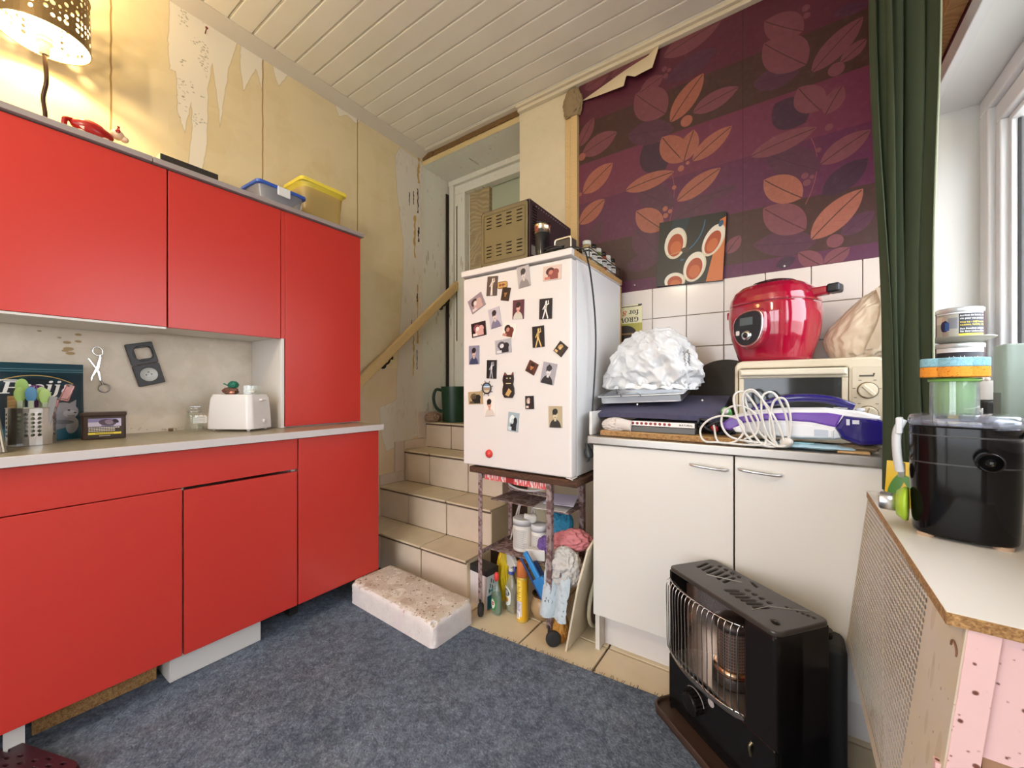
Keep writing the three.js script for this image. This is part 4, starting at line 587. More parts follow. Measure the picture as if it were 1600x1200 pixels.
{
  const speck = mottled(512, 512, [196, 184, 164], [224, 216, 202], [['rgba(160,128,96,0.10)', 60, 10, 50], ['rgba(150,136,116,0.5)', 700, 1, 4], ['rgba(242,238,230,0.5)', 60, 6, 40], ['rgba(245,242,236,0.8)', 400, 1, 5], ['rgba(84,72,58,0.7)', 900, 0.8, 4], ['rgba(140,104,70,0.18)', 40, 12, 60]], 0.66);
  const face = mottled(256, 256, [220, 210, 204], [236, 230, 226], [['rgba(170,140,112,0.5)', 14, 1, 7], ['rgba(196,178,164,0.3)', 60, 1, 5, 3]], 0.35);
  const t = thing('concrete_block', 'pale aerated concrete block lying on the carpet as a step', 'block', [-1.52, 0.009, -1.315], R(-2.5));
  const rough = (w, h, d) => { let g = new THREE.BoxGeometry(w, h, d, 60, 12, 26); const p = g.attributes.position, q = V();
    for (let i = 0; i < p.count; i++) { q.fromBufferAttribute(p, i); const ex = w / 2 - Math.abs(q.x), ey = h / 2 - q.y, ez = d / 2 - Math.abs(q.z); const c = 0.02; const edge = (a, b) => Math.max(0, 1 - Math.hypot(a, b) / c); const m = edge(ex, ey) + edge(ey, ez) + edge(ex, ez); const n = fbm(q.x * 30, q.y * 30, q.z * 30, 3); const k = m * (0.006 + 0.012 * Math.abs(n)); p.setXYZ(i, q.x - Math.sign(q.x) * (ex < c ? k : 0), q.y - (ey < c ? k : 0) + 0.003 * n * (ey < 0.001 ? 1 : 0), q.z - Math.sign(q.z) * (ez < c ? k : 0)); }
    g.computeVertexNormals(); return g; };
  const g = uvm(rough(0.628, 0.113, 0.25)).translate(0, 0.0565, 0), pos = g.attributes.position, top = [], side = [];
  for (let i = 0; i < pos.count; i += 3) { const up = g.attributes.normal.getY(i) + g.attributes.normal.getY(i + 1) + g.attributes.normal.getY(i + 2) > 1.6; (up ? top : side).push(i, i + 1, i + 2); }
  const pick = (ix) => { const o = new THREE.BufferGeometry(); for (const k of ['position', 'normal', 'uv']) { const a = g.attributes[k], s = a.itemSize, f = new Float32Array(ix.length * s); ix.forEach((q, n) => { for (let c = 0; c < s; c++) f[n * s + c] = a.array[q * s + c]; }); o.setAttribute(k, new THREE.BufferAttribute(f, s)); } return o; };
  obj('weathered_top', pick(top), mat('#ffffff', 0.95, { map: speck, bumpMap: fineBump, bumpScale: 0.002 }), t);
  obj('sawn_sides', pick(side), mat('#ffffff', 0.95, { map: face, bumpMap: fineBump, bumpScale: 0.0015 }), t);
}
{
  const t = thing('plastic_step', 'dark maroon slotted plastic step at the bottom left corner', 'plastic step', [-1.715, 0.009, -0.045], R(20));
  const s = rrect(0.30, 0.30, 0.04); for (let i = -4; i <= 4; i++) for (let j = -4; j <= 4; j++) s.holes.push(new THREE.Path(rrect(0.017, 0.007, 0.003, i * 0.03, j * 0.03 + (i % 2) * 0.015).getPoints(3)));
  obj('tread', prism(s, 0.018, 0.002, 6).rotateX(-PI / 2).translate(0, 0.018, 0), mat([0.05, 0.012, 0.018], 0.35), t);
  obj('skirt', prism(rrect(0.31, 0.31, 0.044), 0.022, 0.004, 6).rotateX(-PI / 2), mat([0.045, 0.011, 0.016], 0.4), t);
}
// ---------------------------------------------------------------- warm pendant in the room behind the camera
{
  const t = thing('pendant_lamp', 'warm glass globe pendant hanging from the ceiling behind the camera', 'lamp', [-1.0, 2.909, 0.75]);
  obj('rose', lathe([[0, 0], [0.05, 0], [0.045, -0.02], [0.01, -0.03], [0, -0.03]], 24), M.white, t); obj('flex', bar([0, -0.02, 0], [0, -0.42, 0], 0.003), M.cableb, t);
  obj('bulb', sph(0.05, 0, -0.47, 0, 24), mat([1, 0.92, 0.8], 0.3, { emissive: new THREE.Color(1, 0.78, 0.5), emissiveIntensity: 12 }), t);
  const l = new THREE.PointLight(new THREE.Color(1, 0.84, 0.62), 4.0, 0, 2); l.name = 'pendant_light'; l.position.set(0, -0.47, 0); l.castShadow = true; l.shadow.radius = 2; t.add(l);
}
// ---------------------------------------------------------------- refrigerator
{
  const t = thing('refrigerator', 'white refrigerator covered in photo magnets on a rusty stand', 'refrigerator', [-1.03, 0.722, -1.79]);
  const w = mat([0.78, 0.74, 0.72], 0.3, { bumpMap: fineBump, bumpScale: 0.00005 }), side = mat([0.80, 0.80, 0.80], 0.32);
  obj('body', box(-0.297, 0.297, 0.004, 0.933, -0.30, 0.238, 0.004), side, t);
  obj('door', box(-0.298, 0.298, 0.006, 0.925, 0.246, 0.295, 0.008), w, t);
  obj('door_seal', box(-0.288, 0.288, 0.02, 0.915, 0.236, 0.248), mat([0.5, 0.48, 0.46], 0.7), t);
  const top = obj('top_panel', box(-0.304, 0.304, 0.934, 0.963, -0.30, 0.305, 0.004), w, t);
  obj('rear_edging', [box(0.3035, 0.3055, 0.936, 0.961, -0.3, 0.28), box(0.29, 0.300, 0.01, 0.93, -0.308, -0.296)], M.board, top);
  obj('hinge', [box(0.275, 0.30, 0.0005, 0.006, 0.24, 0.28, 0.002), bar([0.27, 0.004, 0.285], [0.305, 0.004, 0.30], 0.003)], M.white, t);
}
{ // magnets, each a thing of its own; the prints share one sheet
  const mags = [[-1.144,1.588,0.061,0.091,5],[-1.084,1.584,0.058,0.033,0],[-1.065,1.539,0.046,0.061,12],[-0.966,1.604,0.065,0.095,-6],[-0.821,1.597,0.088,0.063,2],[-1.239,1.519,0.092,0.071,-25],[-1.127,1.436,0.066,0.094,-10],[-0.995,1.46,0.061,0.087,2],[-0.853,1.447,0.063,0.088,2],[-1.226,1.39,0.089,0.069,-6],[-1.047,1.37,0.074,0.067,12],[-0.89,1.329,0.06,0.093,-2],[-1.079,1.298,0.091,0.065,-4],[-1.255,1.267,0.065,0.091,0],[-0.78,1.269,0.048,0.052,40],[-1.147,1.194,0.058,0.088,2],[-0.923,1.195,0.051,0.054,28],[-0.839,1.168,0.067,0.092,12],[-1.049,1.118,0.069,0.117,0],[-1.176,1.104,0.069,0.055,0],[-1.246,1.057,0.09,0.062,-3],[-1.159,1.018,0.067,0.092,-4],[-0.935,1.041,0.044,0.058,-2],[-1.023,0.95,0.059,0.088,5],[-0.806,0.982,0.064,0.091,-1]];
  const portrait = (bg, skin, hair, shirt, hat) => (g) => { g.fillStyle = bg; g.fillRect(0, 0, 200, 200); g.fillStyle = shirt; g.beginPath(); g.ellipse(100, 205, 84, 84, 0, 0, 7); g.fill(); g.fillStyle = skin; g.fillRect(84, 100, 32, 40); g.beginPath(); g.ellipse(100, 80, 34, 40, 0, 0, 7); g.fill(); g.fillStyle = hair; g.beginPath(); g.ellipse(100, 52, 40, 28, -0.1, 0, 7); g.fill(); g.fillRect(62, 50, 12, 36); if (hat) { g.fillStyle = hat; g.beginPath(); g.moveTo(56, 52); g.lineTo(96, 14); g.lineTo(146, 50); g.fill(); } g.fillStyle = hair; g.fillRect(82, 78, 10, 4); g.fillRect(108, 78, 10, 4); g.fillRect(90, 104, 20, 4); };
  const figure = (bg, c, c2, pose) => (g) => { g.fillStyle = bg; g.fillRect(0, 0, 200, 200); g.strokeStyle = g.fillStyle = c; g.lineCap = 'round'; g.beginPath(); g.ellipse(108, 40, 14, 18, 0, 0, 7); g.fill(); g.lineWidth = 34; g.beginPath(); g.moveTo(104, 66); g.lineTo(98, 108); g.stroke(); g.lineWidth = 18; g.beginPath(); g.moveTo(96, 112); g.lineTo(70 - pose, 188); g.moveTo(104, 112); g.lineTo(132 + pose, 188); g.stroke(); g.lineWidth = 12; g.beginPath(); g.moveTo(112, 66); g.lineTo(146, 54); g.lineTo(138, 26); g.moveTo(92, 66); g.lineTo(60, 104); g.stroke(); g.fillStyle = c2; g.fillRect(96, 60, 16, 44); };
  const scene2 = (bg, a, b, c) => (g) => { g.fillStyle = bg; g.fillRect(0, 0, 200, 200); g.fillStyle = a; g.beginPath(); g.ellipse(80, 80, 46, 52, 0.3, 0, 7); g.fill(); g.fillStyle = b; g.fillRect(56, 110, 110, 76); g.beginPath(); g.ellipse(140, 90, 34, 40, -0.2, 0, 7); g.fill(); g.fillStyle = c; g.beginPath(); g.ellipse(86, 92, 24, 30, 0.3, 0, 7); g.fill(); g.fillRect(20, 150, 60, 36); };
  const draws = [figure('#5a4a44', '#e6dcd0', '#c8b8a8', -20), null, portrait('#2a1608', '#a87840', '#140c06', '#3a2412'), portrait('#b8b0b0', '#d2c8c4', '#3a3434', '#8e8684'), scene2('#d8c0b4', '#4a1c1c', '#8c4440', '#c47a6a'), scene2('#9a8890', '#3c2e30', '#c8a49a', '#e0cfca'), portrait('#c4bcc6', '#d8c6c0', '#2c2426', '#7c7890'), portrait('#5c2c38', '#d8a898', '#2a1416', '#d0ccc0'), figure('#181014', '#f0ece8', '#b0aaa8', 6), scene2('#200c14', '#8a4a50', '#d8a8a0', '#f0e0dc'), scene2('#f2e8e0', '#28100c', '#6a3020', '#c08a78'), figure('#140c08', '#e0c078', '#a88448', 12), scene2('#b0aeb4', '#4a484e', '#202024', '#dedce0'), portrait('#8c8ca0', '#d0b0a4', '#241c20', '#3c4464'), scene2('#1c100a', '#c89c5c', '#3c2414', '#e0bc80'), figure('#16161a', '#bcbcc4', '#e8e8ec', -6), portrait('#5a2c18', '#c07848', '#180c08', '#3a1a10'), portrait('#a8a4ac', '#dcd8d8', '#2a282c', '#232026', '#2c2a2e'), null, null, scene2('#b49c74', '#6c5a40', '#201c18', '#5c4c38'), portrait('#efe4dc', '#d8a08c', '#1c1214', '#d8ccc4'), scene2('#180e10', '#c8a89c', '#2c1a1c', '#e0ccc0'), scene2('#a4b4bc', '#e4ecee', '#20282c', '#c8d8de'), portrait('#b8a888', '#d0c4a4', '#1c1a16', '#2c2a24')];
  const atlas = canvas(1000, 1000, (g) => { g.fillStyle = '#222'; g.fillRect(0, 0, 1000, 1000); draws.forEach((d, i) => { g.save(); g.translate((i % 5) * 200, Math.floor(i / 5) * 200); g.beginPath(); g.rect(0, 0, 200, 200); g.clip(); if (d) d(g); g.restore(); }); });
  const pm = mat('#ffffff', 0.35, { map: atlas });
  const look = ['pale standing figure on brown, top left', null, 'tiny dark brown portrait below the oval badge', 'grey smiling portrait, topmost of the door', 'sepia profile picture at the top right corner', 'tilted picture of a seated pair at the left edge', 'portrait in uniform shirt left of centre', 'maroon picture of a figure in a white shirt', 'white figure on black near the right side', 'dark red stage picture at the left edge', 'white bordered profile picture, tilted', 'golden dancer on black', 'grey picture of a wheel', 'portrait in a blue jacket at the left edge', 'small diamond-wise picture at the right edge', 'guitar player on charcoal', 'small tilted brown portrait', 'grey portrait with a cap', null, null, 'sepia group picture under the ship wheel magnet', 'white picture overlapping the sepia one', 'small dark picture right of the cat magnet', 'pale blue grey picture, lowest on the door', 'beige drawn portrait near the lower right'];
  mags.forEach(([x, y, w, h, r], i) => {
    if (!draws[i]) return;
    const g = box(-w / 2, w / 2, -h / 2, h / 2, 0, 0.004, 0.0008), p = g.attributes.position, uv = g.attributes.uv, c = (i % 5) / 5, q = 1 - (Math.floor(i / 5) + 1) / 5;
    for (let k = 0; k < p.count; k++) uv.setXY(k, c + 0.002 + 0.196 * (p.getX(k) / w + 0.5), q + 0.002 + 0.196 * (p.getY(k) / h + 0.5));
    const o = obj('photo_magnet', g.rotateZ(-R(r)).translate(x, y, -1.4948), pm); tag(o, 'photo magnet: ' + look[i], 'magnet', 'photo magnets on the refrigerator');
  });
  tag(obj('badge_magnet', planar(prism(rrect(0.058, 0.033, 0.012), 0.004, 0.001), -0.03, 0.03, -0.017, 0.017).translate(-1.084, 1.584, -1.4948), mat('#ffffff', 0.4, { map: canvas(128, 64, (g, w, h) => { g.fillStyle = '#caa05c'; g.fillRect(0, 0, w, h); g.strokeStyle = '#6c3c18'; g.lineWidth = 5; g.strokeRect(6, 6, w - 12, h - 12); g.strokeStyle = '#7a2c14'; g.beginPath(); for (let x = 26; x < 104; x += 4) g.lineTo(x, 32 + 9 * Math.sin(x * 0.7)); g.stroke(); }) })), 'small oval brown badge magnet with lettering near the door top', 'magnet');
  const c = thing('cat_magnet', 'black beckoning cat magnet holding a gold plate', 'magnet', [-1.049, 1.06, -1.4948]);
  obj('body', prism([[-0.022, 0], [0.022, 0], [0.033, 0.018], [0.032, 0.045], [0.026, 0.062], [0.03, 0.085], [0.026, 0.118], [0.014, 0.106], [-0.008, 0.106], [-0.02, 0.118], [-0.03, 0.098], [-0.033, 0.08], [-0.028, 0.062], [-0.033, 0.04], [-0.033, 0.016]], 0.006, 0.0015), mat([0.02, 0.01, 0.01], 0.3), c);
  obj('ear', [prism([[-0.018, 0.104], [-0.011, 0.104], [-0.018, 0.113]], 0.0008).translate(0, 0, 0.006), prism([[0.016, 0.104], [0.023, 0.104], [0.024, 0.113]], 0.0008).translate(0, 0, 0.006)], mat([0.6, 0.1, 0.08], 0.4), c);
  obj('eyes', [prism(rrect(0.008, 0.005, 0.002, -0.006, 0.09), 0.0008).translate(0, 0, 0.006), prism(rrect(0.008, 0.005, 0.002, 0.012, 0.09), 0.0008).translate(0, 0, 0.006), box(-0.012, 0.016, 0.064, 0.068, 0.006, 0.0068)], mat([0.75, 0.66, 0.4], 0.4), c);
  obj('gold_plate', prism([[-0.016, 0.014], [0.004, 0.006], [0.02, 0.03], [0.004, 0.044]], 0.001).translate(0, 0, 0.006), mat([0.75, 0.5, 0.2], 0.35, { metalness: 0.5 }), c);
  const sw = thing('wheel_magnet', 'round ship wheel magnet with a seaside picture', 'magnet', [-1.176, 1.104, -1.4948]);
  obj('rim', [prep(new THREE.TorusGeometry(0.025, 0.0035, 8, 36).translate(0, 0, 0.004)), ...Array.from({ length: 8 }, (_, k) => { const a = k * PI / 4 + 0.3; return merge([bar([0.026 * Math.cos(a), 0.026 * Math.sin(a), 0.003], [0.035 * Math.cos(a), 0.035 * Math.sin(a), 0.003], 0.0014, 6), sph(0.0022, 0.036 * Math.cos(a), 0.036 * Math.sin(a), 0.003, 8)]); })], mat([0.03, 0.025, 0.03], 0.4), sw);
  obj('picture', planar(lathe([[0, 0.003], [0.023, 0.003], [0.023, 0], [0, 0]], 30).rotateX(PI / 2), -0.023, 0.023, -0.023, 0.023), mat('#ffffff', 0.3, { map: canvas(96, 96, (g) => { g.fillStyle = '#7a98b8'; g.fillRect(0, 0, 96, 96); g.fillStyle = '#dfe8ee'; g.fillRect(0, 26, 96, 12); g.fillStyle = '#b09478'; g.fillRect(0, 44, 96, 30); g.fillStyle = '#d8c8b0'; g.fillRect(0, 66, 96, 30); }) }), sw);
  tag(obj('button_magnet', lathe([[0, 0.016], [0.012, 0.014], [0.0185, 0.009], [0.02, 0.003], [0.018, 0], [0, 0]], 30).rotateX(PI / 2).translate(-1.161, 0.793, -1.4945), mat([0.66, 0.05, 0.035], 0.35)), 'round red button magnet low on the refrigerator door', 'magnet');
}
// ---------------------------------------------------------------- stand and what is under the refrigerator
{
  const t = thing('refrigerator_stand', 'rusty steel stand with timber top and caster under the refrigerator', 'stand', [-1.03, 0, -1.63]);
  const B = (x0, x1, y0, y1, z0, z1, r) => box(x0 + 1.03, x1 + 1.03, y0, y1, z0 + 1.63, z1 + 1.63, r);
  obj('top_frame', [B(-1.285, -0.705, 0.692, 0.721, -1.535, -1.49, 0.005), B(-1.285, -0.705, 0.692, 0.721, -2.09, -2.04, 0.005), B(-1.285, -1.235, 0.692, 0.721, -2.04, -1.535, 0.005), B(-0.76, -0.705, 0.692, 0.721, -2.04, -1.535, 0.005)], M.darkwood, t);
  for (const [x, z, y] of [[-1.222, -1.5, 0.065], [-0.842, -1.5, 0.065], [-1.222, -1.755, 0], [-0.79, -1.715, 0]]) { const s = x < -1 ? 1 : -1; obj('leg', [B(x - 0.011, x + 0.011, y, 0.692, z - 0.002, z + 0.002), B(x - s * 0.011 - 0.002, x - s * 0.011 + 0.002, y, 0.692, z - 0.022, z)], M.rust, t); }
  obj('apron', [B(-1.222, -0.842, 0.668, 0.692, -1.512, -1.508)], M.rust, t);
  const tape = obj('warning_tape', [B(-1.2, -1.075, 0.664, 0.69, -1.5075, -1.5065), B(-1.03, -0.86, 0.661, 0.688, -1.5075, -1.5065)], mat('#ffffff', 0.5, { map: data(128, 32, (u, v) => (pnoise(u * 48, v * 8, 48, 3) > 0.55 ? [236, 214, 210] : [214, 92, 92]), true, 0.16) }), t);
  obj('tape_patch', B(-1.075, -1.03, 0.664, 0.690, -1.508, -1.5064), mat([0.34, 0.02, 0.02], 0.5), tape);
  obj('shelf', B(-1.22, -0.905, 0.298, 0.306, -1.72, -1.57, 0.002), M.rust, t); obj('shelf', B(-1.22, -0.785, 0.545, 0.551, -1.76, -1.58, 0.002), M.rust, t);
  obj('rail', [B(-1.22, -0.79, 0.56, 0.575, -1.75, -1.745), B(-1.22, -1.215, 0.30, 0.32, -1.75, -1.5), B(-0.79, -0.785, 0.30, 0.32, -1.715, -1.5)], M.rust, t);
  const cs = obj('caster', [rot(lathe([[0, -0.014], [0.022, -0.014], [0.031, -0.009], [0.033, 0], [0.031, 0.009], [0.022, 0.014], [0, 0.014]], 32), 0, 0, PI / 2).rotateY(-0.9).translate(0.213, 0.034, 0.135)], M.rubber, t);
  obj('caster', [rot(lathe([[0, -0.014], [0.022, -0.014], [0.031, -0.009], [0.033, 0], [0.031, 0.009], [0.022, 0.014], [0, 0.014]], 32), 0, 0, PI / 2).rotateY(0.6).translate(-0.185, 0.034, 0.135), cyl(0.006, 0.006, 0.04, -0.19, 0.04, 0.132, 12)], M.rubber, t);
  obj('hub', [bar([0.2, 0.034, 0.142], [0.226, 0.034, 0.128], 0.008), cyl(0.006, 0.006, 0.04, 0.19, 0.04, 0.132, 12)], M.blackMatte, cs);
}
{
  const lab = (w, h, f) => mat('#ffffff', 0.4, { map: canvas(w, h, f) });
  const wrapL = (r, y0, y1, a0, a1) => surf(24, 1, (u, v) => { const a = lerp(a0, a1, u); return [r * Math.sin(a), lerp(y0, y1, v), r * Math.cos(a)]; });
  // carton
  const bx = thing('carton', 'small carton with black top and printed front beside the stand leg', 'carton', [-1.278, 0, -1.6], R(-8));
  obj('box', box(-0.062, 0.062, 0, 0.165, -0.04, 0.04, 0.001), lab(256, 256, (g) => { g.fillStyle = '#ded8da'; g.fillRect(0, 0, 256, 256); g.fillStyle = '#888'; for (let y = 20; y < 240; y += 9) g.fillRect(16, y, 150 + (y * 31) % 70, 3); }), bx);
  obj('lid_band', box(-0.063, 0.063, 0.165, 0.198, -0.041, 0.041, 0.001), M.blackMatte, bx);
  obj('side_print', planar(box(0.0622, 0.0632, 0.002, 0.163, -0.038, 0.038), -0.038, 0.038, 0, 0.165, 'z', 'y'), lab(128, 256, (g) => { g.fillStyle = '#cfdfe6'; g.fillRect(0, 0, 128, 256); g.fillStyle = '#1c6a80'; g.fillRect(0, 150, 128, 106); g.fillStyle = '#1a2228'; for (let i = 0; i < 8; i++) g.fillRect(10 + i * 13, 20 + (i * 37) % 90, 10, 30); g.fillStyle = '#3a9ab4'; g.fillRect(20, 110, 80, 14); }), bx);
  // dish soap
  const ds = thing('dish_soap_bottle', 'green dish soap bottle with a red cap', 'bottle', [-1.168, 0, -1.56], R(-20));
  const gl = mat([0.03, 0.30, 0.06], 0.12, { transmission: 0.55, thickness: 0 });
  obj('body', surf(40, 24, (u, v) => { const a = u * 2 * PI, y = 0.165 * v, k = v < 0.06 ? 0.85 + 2.5 * v : v < 0.45 ? 1 : lerp(1, 0.28, sstep(v, 0.45, 1)); return [0.034 * k * Math.sin(a), y, 0.022 * k * Math.cos(a)]; }, true), mat([0.70, 0.80, 0.74], 0.08, { transmission: 0.8, thickness: 0 }), ds);
  obj('liquid', surf(36, 12, (u, v) => { const a = u * 2 * PI, y = 0.003 + 0.095 * v, q = y / 0.165, k = (v < 0.001 ? 0 : q < 0.06 ? 0.85 + 2.5 * q : q < 0.45 ? 1 : lerp(1, 0.28, sstep(q, 0.45, 1))) * 0.94; return [0.034 * k * Math.sin(a), y, 0.022 * k * Math.cos(a)]; }, true), gl, ds);
  obj('cap', lathe([[0, 0.202], [0.007, 0.2], [0.012, 0.19], [0.013, 0.178], [0.011, 0.163], [0, 0.163]], 24), mat([0.72, 0.05, 0.05], 0.35), ds);
  obj('label', surf(16, 8, (u, v) => { const a = lerp(-0.75, 0.75, u), m = Math.sqrt(Math.max(0, 1 - Math.pow(2 * v - 1, 2))); return [0.0348 * Math.sin(a * m), 0.025 + 0.06 * v, 0.0228 * Math.cos(a * m)]; }), lab(128, 128, (g) => { g.fillStyle = '#1c8a34'; g.fillRect(0, 0, 128, 128); g.fillStyle = '#f0f4ee'; g.beginPath(); g.ellipse(64, 64, 40, 50, 0, 0, 7); g.fill(); g.fillStyle = '#b83040'; g.beginPath(); g.ellipse(64, 60, 28, 18, -0.3, 0, 7); g.fill(); g.fillStyle = '#fff'; g.fillRect(44, 56, 40, 7); }), ds);
  // spray cleaner
  const sp = thing('spray_bottle', 'clear spray cleaner bottle with white trigger head', 'bottle', [-1.125, 0, -1.625], R(-30)); sp.scale.y = 0.92;
  obj('body', surf(40, 24, (u, v) => { const a = u * 2 * PI, k = v < 0.04 ? 0.9 + 2.5 * v : v < 0.55 ? 1 - 0.12 * Math.sin((v - 0.04) * 5) * 0.6 : lerp(0.95, 0.3, sstep(v, 0.55, 0.95)); return [0.044 * k * Math.sin(a), 0.215 * v, 0.026 * k * Math.cos(a)]; }, true), mat([0.82, 0.84, 0.78], 0.1, { transmission: 0.75, thickness: 0 }), sp);
  obj('liquid', surf(36, 8, (u, v) => { const a = u * 2 * PI, k = v < 0.001 ? 0 : 0.93; return [0.044 * k * Math.sin(a), 0.003 + 0.035 * v, 0.026 * k * Math.cos(a)]; }, true), mat([0.5, 0.42, 0.08], 0.15, { transmission: 0.5, thickness: 0 }), sp);
  obj('label', surf(16, 8, (u, v) => { const a = lerp(-0.8, 0.8, u), m = Math.sqrt(Math.max(0.05, 1 - Math.pow(2 * v - 1, 4))); return [0.0445 * Math.sin(a * m), 0.035 + 0.1 * v, 0.0265 * Math.cos(a * m)]; }), lab(128, 192, (g) => { g.fillStyle = '#eef0ec'; g.fillRect(0, 0, 128, 192); g.fillStyle = '#3c4a50'; g.beginPath(); g.ellipse(64, 58, 48, 34, 0, 0, 7); g.fill(); g.fillStyle = '#fff'; g.fillRect(34, 42, 60, 8); g.fillRect(40, 56, 48, 8); g.fillRect(34, 70, 56, 8); g.fillStyle = '#e69a1c'; g.beginPath(); g.ellipse(60, 134, 32, 24, 0, 0, 7); g.fill(); g.fillStyle = '#f4c040'; g.fillRect(30, 112, 66, 14); }), sp);
  obj('trigger_head', [cyl(0.014, 0.013, 0.03, 0, 0.205, 0, 20), prism([[-0.028, 0.235], [0.012, 0.232], [0.05, 0.262], [0.062, 0.262], [0.062, 0.276], [0.05, 0.278], [0.02, 0.30], [-0.022, 0.312], [-0.034, 0.29]], 0.026, 0.005).translate(0, 0, -0.013)], M.white, sp);
  obj('trigger', [tube([[0.03, 0.262, 0], [0.04, 0.242, 0], [0.038, 0.226, 0]], 0.005, 14), cyl(0.016, 0.016, 0.016, 0, 0.197, 0, 20)], mat([0.08, 0.12, 0.45], 0.4), sp);
  // aerosol
  const ae = thing('aerosol_can', 'yellow aerosol can with an orange cap', 'spray can', [-1.032, 0, -1.585], R(-30));
  obj('body', lathe([[0, 0.002], [0.026, 0], [0.028, 0.004], [0.028, 0.205], [0.024, 0.214], [0, 0.214]], 36), mat([0.75, 0.55, 0.12], 0.3, { metalness: 0.4 }), ae);
  obj('label', wrapL(0.0283, 0.012, 0.2, -1.9, 1.9), lab(256, 256, (g) => { g.fillStyle = '#e8b428'; g.fillRect(0, 0, 256, 256); g.fillStyle = '#f4d860'; g.fillRect(60, 0, 130, 130); g.fillStyle = '#d8d4e2'; g.fillRect(60, 135, 130, 96); g.fillStyle = '#6a3c10'; g.font = 'bold 20px sans-serif'; for (let y = 20; y < 120; y += 11) g.fillRect(74, y, 70 + (y * 17) % 40, 3); g.fillRect(100, 84, 36, 10); g.fillStyle = '#555'; for (let y = 144; y < 200; y += 7) g.fillRect(72, y, 80 + (y * 29) % 30, 2); g.fillStyle = '#fff'; g.fillRect(86, 206, 80, 42); g.fillStyle = '#222'; for (let x = 90; x < 160; x += 5) g.fillRect(x, 210, 2, 34); }), ae);
  obj('cap', lathe([[0, 0.284], [0.022, 0.283], [0.0265, 0.278], [0.0285, 0.212], [0, 0.212]], 36), mat([0.66, 0.2, 0.06], 0.4), ae);
  // glove bundle
  tag(obj('rubber_gloves', blob(0.042, 0.125, 0.032, 0.3, 2.2, 21, { ridge: true, fy: 0.5, detail: 18, sink: 0.92 }).translate(-1.215, 0, -1.70), mat([0.80, 0.60, 0.02], 0.45)), 'crumpled yellow rubber gloves behind the spray bottle', 'gloves');
  // clay pot
  const cp = thing('clay_pot', 'brown glazed clay pot standing on the floor tiles', 'pot', [-0.965, 0, -1.66]);
  obj('body', lathe([[0, 0.004], [0.035, 0], [0.042, 0.006], [0.058, 0.04], [0.06, 0.062], [0.052, 0.088], [0.046, 0.1], [0.05, 0.115], [0.046, 0.115], [0.042, 0.1], [0.05, 0.085], [0.055, 0.06], [0.05, 0.02], [0, 0.012]], 40), mat([0.44, 0.30, 0.16], 0.22), cp);
  obj('dark_rim', lathe([[0.0445, 0.101], [0.0515, 0.116], [0.0455, 0.1165], [0.0415, 0.101]], 40), mat([0.08, 0.03, 0.015], 0.25), cp);
  // tubs on the shelf
  const tub = (label, x, z, r, h, turn) => { const t = thing('powder_tub', label, 'tub', [x, 0.307, z], turn, 'white tubs on the stand shelf'); obj('body', lathe([[0, 0.001], [r - 0.002, 0], [r, 0.003], [r, h - 0.03], [0, h - 0.03]], 36), M.white, t); obj('lid', lathe([[0, h], [r - 0.002, h], [r + 0.002, h - 0.003], [r + 0.002, h - 0.03], [0, h - 0.03]], 36), mat([0.72, 0.72, 0.74], 0.35), t); obj('label', wrapL(r + 0.0006, 0.01, h - 0.036, -1.5, 1.5), lab(256, 192, (g) => { g.fillStyle = '#e4e0da'; g.fillRect(0, 0, 256, 192); g.fillStyle = '#c07848'; for (let y = 24; y < 170; y += 12) g.fillRect(24, y, 70, 4); g.fillStyle = '#8a8a90'; for (let y = 24; y < 180; y += 8) g.fillRect(112, y, 100 + (y * 13) % 30, 3); }), t); };
  tub('larger white powder tub on the stand shelf', -1.075, -1.66, 0.052, 0.155, R(-25));
  tub('narrower white powder tub next to the larger one', -0.975, -1.645, 0.038, 0.145, R(-25));
  tag(obj('bottle_lid', lathe([[0, 0], [0.02, 0], [0.024, 0.006], [0.024, 0.02], [0.014, 0.03], [0.012, 0.06], [0, 0.062]], 28).rotateX(1.2).rotateY(-0.5).translate(-0.995, 0.476, -1.635), M.white), 'white nozzle cap lying on the narrower tub', 'cap');
  tag(obj('white_flex', [tube([[-1.25, 0.2, -1.74], [-1.2, 0.32, -1.735], [-1.175, 0.42, -1.735], [-1.145, 0.5, -1.74], [-1.1, 0.515, -1.74], [-1.07, 0.49, -1.735], [-1.075, 0.465, -1.735]], 0.0045, 60), tube([[-1.16, 0.42, -1.735], [-1.13, 0.5, -1.72], [-1.09, 0.525, -1.715], [-1.05, 0.5, -1.715], [-1.045, 0.467, -1.72]], 0.004, 40)], M.cablew), 'white electric cable looping behind the tubs', 'cable');
  tag(obj('white_flex', tube([[-0.87, 0.66, -1.54], [-0.95, 0.635, -1.55], [-1.05, 0.63, -1.56], [-1.1, 0.645, -1.57], [-1.1, 0.67, -1.575], [-1.0, 0.68, -1.6]], 0.005, 50), M.cablew), 'white cable curled under the red taped apron', 'cable');
  const crd = thing('card_sheet', 'white punched card sheet lying at the upper stand shelf', 'card', [-0.89, 0.552, -1.63], R(8)); const cs = rrect(0.16, 0.12, 0.004); cs.holes.push(new THREE.Path(rrect(0.03, 0.008, 0.003).getPoints(3))); obj('sheet', prism(cs, 0.002).rotateX(-PI / 2), M.white, crd);
  tag(obj('card_sheet', rot(box(-0.07, 0.07, 0, 0.0025, -0.05, 0.05), 0.25, 0.2).translate(-0.86, 0.585, -1.65), mat([0.62, 0.56, 0.7], 0.5)), 'lilac card lying above the white punched card', 'card');
  // hand brush and dustpan
  const hb = thing('hand_brush', 'bright blue hand brush tucked between the stand legs', 'brush', [-0.925, 0.307, -1.52], 0);
